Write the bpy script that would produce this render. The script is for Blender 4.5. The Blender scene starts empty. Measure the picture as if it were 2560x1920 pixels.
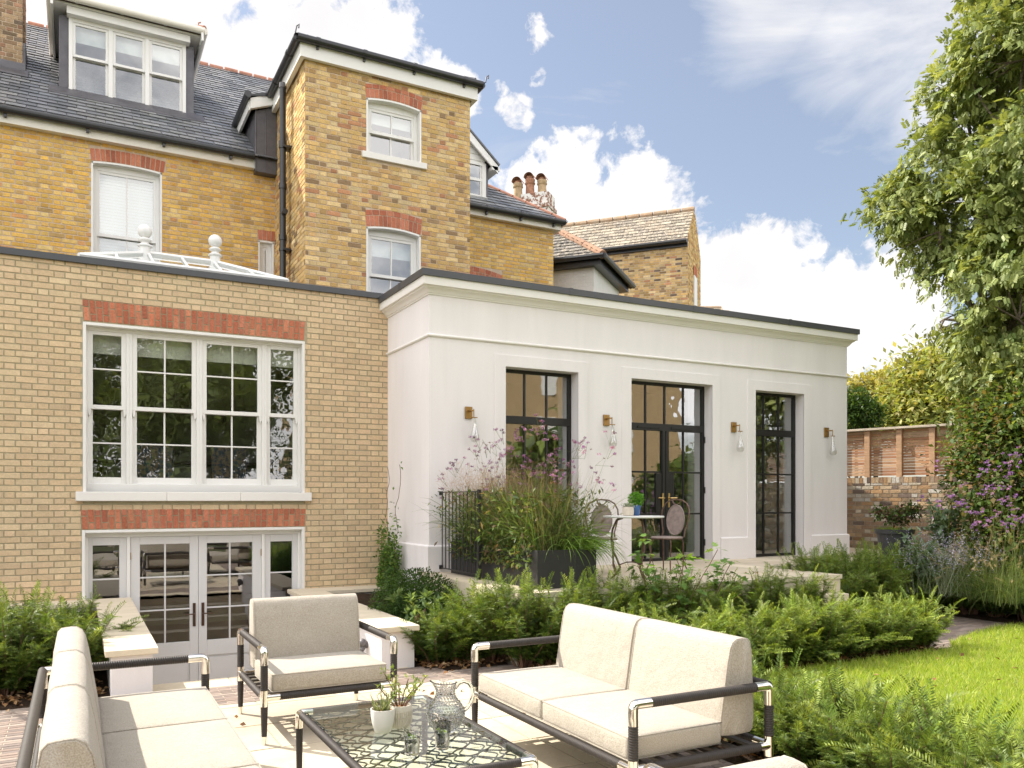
import bpy, bmesh, math, random
import numpy as np
from mathutils import Vector, Matrix
from mathutils.geometry import tessellate_polygon
R = math.radians
C = bpy.context.scene.collection
SC = bpy.context.scene

# ------------------------------------------------------------ camera
EYE = 1.6; HEAD = R(27.9); FPX = 1774.0
cd = bpy.data.cameras.new('camera'); cam = bpy.data.objects.new('camera', cd); C.objects.link(cam)
cam.location = (0, 0, EYE); cam.rotation_euler = (R(90), 0, -HEAD)
cd.sensor_width = 36; cd.lens = 36 * FPX / 2212; cd.shift_y = 250.5 / 2212; cd.clip_end = 800; cd.clip_start = 0.05
SC.camera = cam
# ------------------------------------------------------------ sun, sky
SUN_AZ = math.atan2(-0.62, 0.785)      # compass-like angle from +Y towards +X
SUN_EL = R(46)
sd = bpy.data.lights.new('sun', 'SUN'); so = bpy.data.objects.new('sun', sd); C.objects.link(so)
sd.energy = 4.1; sd.angle = R(0.55); sd.color = (1.0, 0.93, 0.82)
sv = Vector((math.sin(SUN_AZ) * math.cos(SUN_EL), math.cos(SUN_AZ) * math.cos(SUN_EL), math.sin(SUN_EL)))
so.rotation_euler = sv.to_track_quat('Z', 'Y').to_euler(); so.location = (-10, 20, 30)
SC.view_settings.view_transform = 'Standard'; SC.view_settings.look = 'None'
SC.view_settings.gamma = 1; SC.view_settings.exposure = 0.95
SC.cycles.max_bounces = 8; SC.cycles.transparent_max_bounces = 16; SC.cycles.diffuse_bounces = 4
SC.cycles.glossy_bounces = 4; SC.cycles.transmission_bounces = 8
SC.cycles.caustics_reflective = False; SC.cycles.caustics_refractive = False
SC.cycles.sample_clamp_indirect = 6
SC.cycles.use_denoising = True

def pix_dir(x, y):
    u = (x - 1106) / FPX; v = -(y - 1080) / FPX
    s, c = math.sin(HEAD), math.cos(HEAD)
    return Vector((s + u * c, c - u * s, v))
def P(x, y, X=None, Y=None, z=None, d=None):
    """point of the place seen in a direction, on a known plane (survey of the photograph)"""
    D = pix_dir(x, y)
    if z is not None: d = (z - EYE) / D.z
    elif Y is not None: d = Y / D.y
    elif X is not None: d = X / D.x
    return Vector((D.x * d, D.y * d, EYE + D.z * d))

def make_world():
    w = bpy.data.worlds.new('World'); SC.world = w; w.use_nodes = True
    nt = w.node_tree; N = nt.nodes; L = nt.links; N.clear()
    out = N.new('ShaderNodeOutputWorld'); mix = N.new('ShaderNodeMixShader')
    b1 = N.new('ShaderNodeBackground'); b2 = N.new('ShaderNodeBackground')
    sky = N.new('ShaderNodeTexSky'); sky.sky_type = 'NISHITA'; sky.sun_disc = False
    sky.sun_elevation = SUN_EL; sky.sun_rotation = SUN_AZ; sky.air_density = 1.0; sky.dust_density = 1.0; sky.ozone_density = 1.0
    hz = N.new('ShaderNodeMix'); hz.data_type = 'RGBA'; hz.inputs[0].default_value = 0.30
    L.new(sky.outputs[0], hz.inputs[6]); hz.inputs[7].default_value = (3.3, 3.15, 3.0, 1)
    L.new(hz.outputs[2], b1.inputs[0]); b1.inputs[1].default_value = SKY_S
    b2.inputs[1].default_value = CLOUD_S
    tc = N.new('ShaderNodeTexCoord')
    def math_(op, a, b=None, clamp=False):
        n = N.new('ShaderNodeMath'); n.operation = op; n.use_clamp = clamp
        for i, v in enumerate((a, b)):
            if v is None: continue
            if hasattr(v, 'links'): L.new(v, n.inputs[i])
            else: n.inputs[i].default_value = v
        return n.outputs[0]
    def noise(scale, detail, rough, dist=0.0, vec=None, stretch=None):
        n = N.new('ShaderNodeTexNoise'); n.inputs['Scale'].default_value = scale; n.inputs['Detail'].default_value = detail
        n.inputs['Roughness'].default_value = rough; n.inputs['Distortion'].default_value = dist
        m = N.new('ShaderNodeMapping'); m.inputs['Scale'].default_value = stretch or (1, 1, 1)
        L.new(tc.outputs['Generated'], m.inputs[0]); L.new(m.outputs[0], n.inputs['Vector'])
        return n.outputs[0]
    def blob(x, y, r):
        D = pix_dir(x, y); D.normalize()
        vm = N.new('ShaderNodeVectorMath'); vm.operation = 'DISTANCE'
        L.new(tc.outputs['Generated'], vm.inputs[0]); vm.inputs[1].default_value = D
        u = abs(x - 1106) / FPX; v = abs(y - 1080) / FPX
        rr = r / FPX / (1 + u * u + v * v) ** 0.75
        q = math_('DIVIDE', vm.outputs['Value'], rr)
        return math_('SUBTRACT', 1.0, q)
    def union(lst):
        f = None
        for b in lst:
            v = blob(*b)
            if b[2] < 62: v = math_('MINIMUM', math_('MULTIPLY', v, .55), .10)
            else: v = math_('MINIMUM', v, .55)
            f = v if f is None else math_('MAXIMUM', f, v)
        return f
    cum = union([(560, 40, 330), (200, -80, 380), (790, 60, 130), (905, 205, 95), (970, 215, 85), (985, 190, 70),
                 (1140, 85, 42), (1150, 45, 26), (1115, 245, 38), (1090, 235, 26), (1160, 162, 22), (1080, 190, 20),
                 (1165, 420, 90), (1235, 415, 105), (1370, 440, 105), (1440, 430, 60), (1300, 500, 160), (1090, 420, 60), (1165, 330, 26),
                 (1545, 590, 90), (1665, 595, 95), (1720, 640, 130), (1830, 640, 90), (1920, 600, 70), (1980, 650, 90),
                 (1600, 680, 160), (1800, 700, 160), (1960, 720, 110), (1870, 560, 40)])
    n1 = noise(7.0, 12, 0.62, 0.2); n2 = noise(24, 9, 0.62, 0.3)
    nn = math_('ADD', math_('MULTIPLY', math_('SUBTRACT', n1, 0.5), 2.6), math_('MULTIPLY', math_('SUBTRACT', n2, 0.5), 1.9))
    f = math_('ADD', cum, nn)
    hard = math_('MULTIPLY', math_('SUBTRACT', f, 0.0), 4.0, True)
    # thin, soft cloud: upper right and streaks
    soft = union([(1930, 40, 330), (2100, 130, 300), (1700, -60, 260), (2300, 400, 400), (2000, 500, 160)])
    ns = noise(3.2, 8, 0.6, 0.6, stretch=(1, 1, 2.6))
    s1 = math_('MULTIPLY', math_('ADD', soft, math_('MULTIPLY', math_('SUBTRACT', ns, 0.5), 2.2)), 1.3, True)
    ns2 = noise(2.3, 9, 0.6, 0.8, stretch=(1.2, 1.2, 4.5))
    veil = math_('MULTIPLY', math_('SUBTRACT', ns2, 0.53), 1.7, True)
    # added clouds outside the view, brightened to fill the shade
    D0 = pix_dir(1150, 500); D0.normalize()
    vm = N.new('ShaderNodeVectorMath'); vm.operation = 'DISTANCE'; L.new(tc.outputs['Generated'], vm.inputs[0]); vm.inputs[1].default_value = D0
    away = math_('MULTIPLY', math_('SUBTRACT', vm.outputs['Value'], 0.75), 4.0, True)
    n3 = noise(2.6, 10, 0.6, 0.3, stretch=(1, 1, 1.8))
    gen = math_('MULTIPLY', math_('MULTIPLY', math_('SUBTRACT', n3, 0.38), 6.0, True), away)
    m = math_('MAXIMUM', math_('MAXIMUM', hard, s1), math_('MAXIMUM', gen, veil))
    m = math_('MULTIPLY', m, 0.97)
    # cloud tone: white with a pale grey body
    n4 = noise(5.0, 6, 0.55, 0.2)
    ramp = N.new('ShaderNodeMix'); ramp.data_type = 'RGBA'
    tt = math_('MULTIPLY', math_('SUBTRACT', n4, 0.47), 2.5, True)
    L.new(tt, ramp.inputs[0]); ramp.inputs[6].default_value = (1, 0.975, 0.965, 1); ramp.inputs[7].default_value = (0.80, 0.785, 0.785, 1)
    L.new(ramp.outputs[2], b2.inputs[0]); L.new(math_('ADD', math_('MULTIPLY', away, CLOUD_FILL - CLOUD_S), CLOUD_S), b2.inputs[1])
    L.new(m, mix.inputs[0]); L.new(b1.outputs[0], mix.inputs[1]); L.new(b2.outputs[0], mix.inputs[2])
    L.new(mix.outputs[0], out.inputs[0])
SKY_S = 0.10; CLOUD_S = 0.60; CLOUD_FILL = 1.5  # unseen clouds set brighter than the visible ones, as fill light
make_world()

# ------------------------------------------------------------ bookkeeping helpers
ORG = {}
def thing(name, label, cat, loc=(0, 0, 0), rotz=0, group=None):
    o = bpy.data.objects.new(name, None); C.objects.link(o); o.location = loc; o.rotation_euler = (0, 0, rotz)
    o.empty_display_size = 0.1
    o['label'] = label; o['category'] = cat
    if group: o['group'] = group
    ORG[o.name] = Vector(loc) if rotz == 0 else Vector((0, 0, 0))
    return o
def tag(o, label, cat, group=None, kind=None):
    if label: o['label'] = label
    if cat: o['category'] = cat
    if group: o['group'] = group
    if kind: o['kind'] = kind
    return o
def dup(root, loc, rotz, label=None, group=None, scale=None):
    r = root.copy(); C.objects.link(r); r.location = loc; r.rotation_euler = (0, 0, rotz)
    if scale: r.scale = (scale, scale, scale) if not hasattr(scale, '__len__') else scale
    if label: r['label'] = label
    if group: r['group'] = group
    for ch in list(root.children):
        c = ch.copy(); C.objects.link(c); c.parent = r
        for g in list(ch.children):
            d = g.copy(); C.objects.link(d); d.parent = c
    return r

# ------------------------------------------------------------ materials
def nmat(name):
    m = bpy.data.materials.new(name); m.use_nodes = True
    nt = m.node_tree; nt.nodes.clear()
    return m, nt, nt.nodes, nt.links
def mat(name, col=(.5, .5, .5), rough=.6, metal=0, attr=False, var=0, vscale=3, var2=0, v2scale=30, bump=0, bscale=40, bdist=.01,
        tint=None, spec=.5, coat=0, coords='Object', bdetail=4, vstretch=None, sheen=0):
    m, nt, N, L = nmat(name)
    out = N.new('ShaderNodeOutputMaterial'); p = N.new('ShaderNodeBsdfPrincipled'); L.new(p.outputs[0], out.inputs[0])
    p.inputs['Roughness'].default_value = rough; p.inputs['Metallic'].default_value = metal
    p.inputs['Specular IOR Level'].default_value = spec
    if coat: p.inputs['Coat Weight'].default_value = coat
    if sheen: p.inputs['Sheen Weight'].default_value = sheen
    tc = N.new('ShaderNodeTexCoord'); vec = tc.outputs[coords]
    mp = N.new('ShaderNodeMapping'); L.new(vec, mp.inputs[0]); mp.inputs['Scale'].default_value = vstretch or (1, 1, 1)
    if attr:
        a = N.new('ShaderNodeAttribute'); a.attribute_name = 'Col'; c = a.outputs['Color']
    else:
        rgb = N.new('ShaderNodeRGB'); rgb.outputs[0].default_value = (*col, 1); c = rgb.outputs[0]
    for (amt, sc, det) in ((var, vscale, 6), (var2, v2scale, 3)):
        if not amt: continue
        n = N.new('ShaderNodeTexNoise'); n.inputs['Scale'].default_value = sc; n.inputs['Detail'].default_value = det
        n.inputs['Roughness'].default_value = .65; L.new(mp.outputs[0], n.inputs['Vector'])
        mr = N.new('ShaderNodeMapRange'); L.new(n.outputs[0], mr.inputs[0])
        mr.inputs[1].default_value = .3; mr.inputs[2].default_value = .7
        mr.inputs[3].default_value = 1 - amt; mr.inputs[4].default_value = 1 + amt * .6
        mx = N.new('ShaderNodeMix'); mx.data_type = 'RGBA'; mx.blend_type = 'MULTIPLY'; mx.inputs[0].default_value = 1
        L.new(c, mx.inputs[6]); L.new(mr.outputs[0], mx.inputs[7]); c = mx.outputs[2]
    if tint:
        (tcol, tsc, tlo, thi, tmax) = tint
        n = N.new('ShaderNodeTexNoise'); n.inputs['Scale'].default_value = tsc; n.inputs['Detail'].default_value = 7
        n.inputs['Roughness'].default_value = .65; L.new(mp.outputs[0], n.inputs['Vector'])
        mr = N.new('ShaderNodeMapRange'); L.new(n.outputs[0], mr.inputs[0])
        mr.inputs[1].default_value = tlo; mr.inputs[2].default_value = thi; mr.inputs[4].default_value = tmax
        mx = N.new('ShaderNodeMix'); mx.data_type = 'RGBA'; L.new(mr.outputs[0], mx.inputs[0])
        L.new(c, mx.inputs[6]); mx.inputs[7].default_value = (*tcol, 1); c = mx.outputs[2]
    L.new(c, p.inputs['Base Color'])
    if bump:
        n = N.new('ShaderNodeTexNoise'); n.inputs['Scale'].default_value = bscale; n.inputs['Detail'].default_value = bdetail
        L.new(vec, n.inputs['Vector'])
        b = N.new('ShaderNodeBump'); b.inputs['Strength'].default_value = bump; b.inputs['Distance'].default_value = bdist
        L.new(n.outputs[0], b.inputs['Height']); L.new(b.outputs[0], p.inputs['Normal'])
    return m
def leafmat(name, col=None, trans=.35, rough=.45, attr=True, spec=.25):
    m, nt, N, L = nmat(name)
    out = N.new('ShaderNodeOutputMaterial'); p = N.new('ShaderNodeBsdfPrincipled'); t = N.new('ShaderNodeBsdfTranslucent')
    p.inputs['Roughness'].default_value = rough; p.inputs['Specular IOR Level'].default_value = spec
    if attr:
        a = N.new('ShaderNodeAttribute'); a.attribute_name = 'Col'; c = a.outputs['Color']
    else:
        rgb = N.new('ShaderNodeRGB'); rgb.outputs[0].default_value = (*col, 1); c = rgb.outputs[0]
    L.new(c, p.inputs['Base Color'])
    hs = N.new('ShaderNodeMix'); hs.data_type = 'RGBA'; hs.blend_type = 'MULTIPLY'; hs.inputs[0].default_value = 1
    L.new(c, hs.inputs[6]); hs.inputs[7].default_value = (1.5, 1.35, .6, 1); L.new(hs.outputs[2], t.inputs[0])
    mx = N.new('ShaderNodeMixShader'); mx.inputs[0].default_value = trans
    L.new(p.outputs[0], mx.inputs[1]); L.new(t.outputs[0], mx.inputs[2]); L.new(mx.outputs[0], out.inputs[0])
    return m
def glassmat(name, tint=(.92, .95, .94), boost=1.6, base=.05, wave=0, wscale=3, gl=(1, 1, 1)):
    m, nt, N, L = nmat(name)
    out = N.new('ShaderNodeOutputMaterial'); tr = N.new('ShaderNodeBsdfTransparent'); g = N.new('ShaderNodeBsdfGlossy')
    g.inputs['Roughness'].default_value = 0.0; g.inputs['Color'].default_value = (*gl, 1); tr.inputs['Color'].default_value = (*tint, 1)
    fr = N.new('ShaderNodeFresnel'); fr.inputs[0].default_value = 1.5
    a = N.new('ShaderNodeMath'); a.operation = 'MULTIPLY_ADD'; a.use_clamp = True
    L.new(fr.outputs[0], a.inputs[0]); a.inputs[1].default_value = boost; a.inputs[2].default_value = base
    geo = N.new('ShaderNodeNewGeometry'); iv = N.new('ShaderNodeMath'); iv.operation = 'SUBTRACT'; iv.inputs[0].default_value = 1; L.new(geo.outputs['Backfacing'], iv.inputs[1])
    ml = N.new('ShaderNodeMath'); ml.operation = 'MULTIPLY'; L.new(a.outputs[0], ml.inputs[0]); L.new(iv.outputs[0], ml.inputs[1])
    mx = N.new('ShaderNodeMixShader'); L.new(ml.outputs[0], mx.inputs[0]); L.new(tr.outputs[0], mx.inputs[1]); L.new(g.outputs[0], mx.inputs[2])
    L.new(mx.outputs[0], out.inputs[0])
    if wave:
        tc = N.new('ShaderNodeTexCoord'); n = N.new('ShaderNodeTexNoise'); n.inputs['Scale'].default_value = wscale; n.inputs['Detail'].default_value = 1.5
        L.new(tc.outputs['Object'], n.inputs['Vector']); b = N.new('ShaderNodeBump'); b.inputs['Strength'].default_value = wave
        b.inputs['Distance'].default_value = .05; L.new(n.outputs[0], b.inputs['Height']); L.new(b.outputs[0], g.inputs['Normal'])
    return m
def realglass(name, col=(1, 1, 1), ior=1.45, rough=0):
    m, nt, N, L = nmat(name)
    out = N.new('ShaderNodeOutputMaterial'); p = N.new('ShaderNodeBsdfPrincipled')
    p.inputs['Base Color'].default_value = (*col, 1); p.inputs['Transmission Weight'].default_value = 1
    p.inputs['IOR'].default_value = ior; p.inputs['Roughness'].default_value = rough; L.new(p.outputs[0], out.inputs[0])
    return m
def weavemat(name, col, dark):
    m, nt, N, L = nmat(name)
    out = N.new('ShaderNodeOutputMaterial'); p = N.new('ShaderNodeBsdfPrincipled'); L.new(p.outputs[0], out.inputs[0])
    p.inputs['Roughness'].default_value = .92; p.inputs['Specular IOR Level'].default_value = .2; p.inputs['Sheen Weight'].default_value = .15
    tc = N.new('ShaderNodeTexCoord')
    n = N.new('ShaderNodeTexNoise'); n.inputs['Scale'].default_value = 190; n.inputs['Detail'].default_value = 2; L.new(tc.outputs['Object'], n.inputs['Vector'])
    n2 = N.new('ShaderNodeTexNoise'); n2.inputs['Scale'].default_value = 9; n2.inputs['Detail'].default_value = 5; L.new(tc.outputs['Object'], n2.inputs['Vector'])
    ad = N.new('ShaderNodeMath'); ad.operation = 'MULTIPLY_ADD'; L.new(n2.outputs[0], ad.inputs[0]); ad.inputs[1].default_value = .12; L.new(n.outputs[0], ad.inputs[2])
    mr = N.new('ShaderNodeMapRange'); mr.inputs[1].default_value = .36; mr.inputs[2].default_value = .76; L.new(ad.outputs[0], mr.inputs[0])
    mx = N.new('ShaderNodeMix'); mx.data_type = 'RGBA'; L.new(mr.outputs[0], mx.inputs[0]); mx.inputs[6].default_value = (*dark, 1); mx.inputs[7].default_value = (*col, 1)
    L.new(mx.outputs[2], p.inputs['Base Color'])
    b = N.new('ShaderNodeBump'); b.inputs['Strength'].default_value = .5; b.inputs['Distance'].default_value = .005
    ad2 = N.new('ShaderNodeMath'); ad2.operation = 'MULTIPLY_ADD'; L.new(n2.outputs[0], ad2.inputs[0]); ad2.inputs[1].default_value = 5.0; L.new(n.outputs[0], ad2.inputs[2])
    L.new(ad2.outputs[0], b.inputs['Height']); L.new(b.outputs[0], p.inputs['Normal'])
    return m

MT = {}
MT['brick_new'] = mat('buff_brick', attr=True, rough=.9, var=.10, vscale=9, var2=.10, v2scale=60, bump=.5, bscale=70, bdist=.006, spec=.2)
MT['mortar_new'] = mat('buff_mortar', (.40, .36, .245), .95, var=.15, vscale=20, bump=.4, bscale=120, bdist=.004, spec=.1)
MT['brick_old'] = mat('stock_brick', attr=True, rough=.92, var=.15, vscale=12, var2=.13, v2scale=55, bump=.8, bscale=45, bdist=.01, spec=.2,
                      tint=((.10, .08, .06), 26, .62, .74, .40))
MT['mortar_old'] = mat('lime_mortar', (.60, .48, .36), .95, var=.2, vscale=10, bump=.5, bscale=90, bdist=.006, spec=.1)
MT['stucco'] = mat('painted_render', (.82, .782, .778), .85, var=.05, vscale=1.0, tint=((.62, .59, .56), 1.6, .50, .85, .20), vstretch=(2.4, 2.4, .35), var2=.03, v2scale=90, bump=.35, bscale=150, bdist=.004, spec=.25)
MT['trimwhite'] = mat('white_masonry_paint', (.80, .775, .735), .7, var=.03, vscale=2, bump=.1, bscale=60, bdist=.003, spec=.3)
MT['joinery'] = mat('white_joinery_paint', (.80, .79, .765), .45, var=.02, vscale=4)
MT['doorgrey'] = mat('pale_grey_door_paint', (.66, .65, .645), .45, var=.02, vscale=4)
MT['cream'] = mat('cream_upvc', (.78, .74, .66), .5, var=.05, vscale=3)
MT['coping'] = mat('dark_grey_metal_coping', (.075, .078, .085), .42, metal=.2, var=.08, vscale=2, spec=.5)
MT['steel'] = mat('black_steel_frame', (.022, .021, .02), .4, metal=.3)
MT['gutter'] = mat('black_plastic_gutter', (.018, .018, .02), .33, spec=.6)
MT['slate'] = mat('welsh_slate', attr=True, rough=.42, var=.22, vscale=7, var2=.1, v2scale=60, bump=.4, bscale=50, bdist=.004, spec=.6,
                  tint=((.16, .17, .07), 2.2, .58, .75, .35))
MT['slate_old'] = mat('lichened_slate', attr=True, rough=.75, var=.35, vscale=9, bump=.6, bscale=40, bdist=.01, spec=.3,
                      tint=((.50, .44, .33), 14, .48, .62, .8))
MT['lead'] = mat('lead_cladding', (.13, .125, .135), .5, metal=.45, var=.3, vscale=3, bump=.1, bscale=12, bdist=.02)
MT['terracotta'] = mat('terracotta', (.43, .21, .145), .85, var=.25, vscale=8, bump=.3, bscale=50)
MT['chimneypot'] = mat('buff_clay_pot', (.46, .33, .19), .85, var=.3, vscale=6, tint=((.12, .08, .06), 5, .5, .8, .7))
MT['redpot'] = mat('red_clay_pot', (.40, .20, .12), .85, var=.35, vscale=6, tint=((.10, .05, .04), 5, .5, .8, .8))
MT['whitebrickpaint'] = mat('peeling_white_paint', (.75, .73, .70), .8, var=.06, vscale=4, bump=.4, bscale=18, bdist=.02)
MT['peeling'] = mat('badly_peeling_white_paint', (.72, .70, .66), .85, bump=.4, bscale=18, bdist=.02, tint=((.26, .13, .08), 7, .5, .54, 1))
MT['sandstone'] = mat('sawn_sandstone', (.66, .575, .44), .8, var=.10, vscale=2.5, var2=.05, v2scale=50, bump=.12, bscale=40, spec=.3, vstretch=(1, 3, 1))
MT['slab'] = mat('sandstone_paving', attr=True, rough=.8, var=.10, vscale=3, var2=.06, v2scale=40, bump=.2, bscale=30, bdist=.006, spec=.3, tint=((.42, .34, .22), 2.4, .48, .72, .5))
MT['paver'] = mat('clay_pavers', attr=True, rough=.88, var=.15, vscale=9, var2=.1, v2scale=60, bump=.4, bscale=60, bdist=.005, spec=.25)
MT['joint'] = mat('sand_joint', (.42, .36, .28), .95, var=.2, vscale=20)
MT['soil'] = mat('bark_and_soil', (.055, .036, .024), .97, var=.5, vscale=14, var2=.4, v2scale=70, bump=1, bscale=50, bdist=.03, spec=.1)
MT['lawnbase'] = mat('lawn_turf', (.17, .24, .035), .95, var=.3, vscale=6, bump=.5, bscale=60)
MT['ground'] = mat('garden_ground', (.10, .11, .04), .97, var=.4, vscale=.8, bump=.4, bscale=9, bdist=.05)
MT['cushion'] = weavemat('beige_woven_cushion', (.49, .443, .375), (.325, .285, .23))
MT['chrome'] = mat('polished_nickel', (.86, .82, .76), .09, metal=1)
MT['cord'] = mat('dark_brown_cord_wrap', (.035, .028, .024), .62, var=.3, vscale=40, bump=.4, bscale=200, bdist=.002, spec=.5)
MT['net'] = mat('charcoal_cord_net', (.035, .036, .036), .5, var=.2, vscale=60)
MT['brass'] = mat('aged_brass', (.42, .26, .10), .38, metal=1, var=.2, vscale=10)
MT['brightbrass'] = mat('polished_brass', (.72, .52, .24), .28, metal=1)
MT['bronze'] = mat('dark_bronze', (.11, .07, .05), .4, metal=.9)
MT['iron'] = mat('rusty_brown_iron', (.15, .085, .06), .55, metal=.5, var=.5, vscale=25, tint=((.30, .25, .22), 12, .5, .75, .5))
MT['ironpanel'] = mat('perforated_rusty_panel', (.30, .235, .21), .6, metal=.2, var=.3, vscale=18, bump=.5, bscale=250, bdist=.004)
MT['marble'] = mat('white_marble', (.80, .79, .77), .3, var=.08, vscale=6)
MT['blackmetal'] = mat('black_powder_coat', (.02, .02, .021), .5, bump=.1, bscale=200)
MT['plantermetal'] = mat('charcoal_planter', (.024, .023, .023), .55, var=.2, vscale=3)
MT['plastic'] = mat('charcoal_plastic_pot', (.05, .05, .055), .5)
MT['cedar'] = mat('cedar_slat', attr=True, rough=.7, var=.3, vscale=5, vstretch=(1, 1, 8), var2=.1, v2scale=50, bump=.3, bscale=60)
MT['wood'] = mat('dark_table_wood', (.05, .025, .014), .35, var=.2, vscale=6)
MT['bark'] = mat('tree_bark', (.14, .11, .08), .95, var=.4, vscale=12, bump=1, bscale=30, bdist=.03)
MT['greystem'] = mat('green_stem', (.10, .15, .04), .7)
MT['brownstem'] = mat('brown_twig', (.16, .085, .05), .85, var=.3, vscale=30)
MT['interior'] = mat('interior_plaster', (.66, .62, .55), .9)
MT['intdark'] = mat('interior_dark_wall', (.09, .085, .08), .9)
MT['intfloor'] = mat('interior_floor', (.22, .17, .12), .6)
MT['navy'] = mat('navy_cabinet', (.012, .018, .045), .4)
MT['fabricwhite'] = mat('white_curtain', (.72, .68, .60), .9, var=.1, vscale=8, vstretch=(6, 6, .3))
MT['blind'] = mat('white_blind', (.78, .78, .77), .75)
MT['ceramic'] = mat('white_ceramic', (.82, .79, .74), .35)
MT['ceramic2'] = mat('cream_ribbed_ceramic', (.72, .66, .56), .6)
MT['bluepot'] = mat('blue_glazed_pot', (.05, .13, .32), .3, var=.3, vscale=20)
MT['stonepot'] = mat('pale_stone_pot', (.62, .55, .45), .85, var=.15, vscale=30, bump=.4, bscale=80)
MT['compost'] = mat('orange_gravel', (.34, .17, .07), .95, var=.5, vscale=120, bump=1, bscale=150, bdist=.01)
MT['glass'] = glassmat('window_glass', boost=1.7, base=.07, wave=.05, wscale=2.2)
MT['wavyglass'] = glassmat('wavy_window_glass', boost=1.7, base=.10, wave=.06, wscale=4.5)
MT['steelglass'] = glassmat('steel_window_glass', boost=2.4, base=.16, wave=.06, wscale=2.6)
MT['doorglass'] = glassmat('door_glass', boost=1.7, base=.12, wave=.012, wscale=3)
MT['upglass'] = glassmat('upper_window_glass', boost=2.2, base=.16, wave=.03, wscale=2)
MT['tableglass'] = glassmat('table_glass', tint=(.90, .97, .95), boost=1.2, base=.02)
MT['roofglass'] = glassmat('lantern_glass', tint=(.8, .86, .86), boost=1.5, base=.12)
MT['clearglass'] = realglass('clear_glass')
MT['water'] = realglass('water', (.99, 1, .99), 1.33)
MT['bulbglass'] = glassmat('lamp_glass', tint=(.88, .88, .87), boost=2.6, base=.06)
MT['leaf'] = leafmat('leaf', trans=.42); MT['yew'] = leafmat('yew_needle', trans=.30, rough=.45, spec=.35); MT['grass'] = leafmat('grass_blade', trans=.45, rough=.45)
MT['ashleaf'] = leafmat('ash_leaf', trans=.30); MT['flower'] = leafmat('petal', trans=.25, rough=.7, spec=.2)
MT['litter'] = leafmat('dead_leaf', trans=.1, rough=.8)

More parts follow.
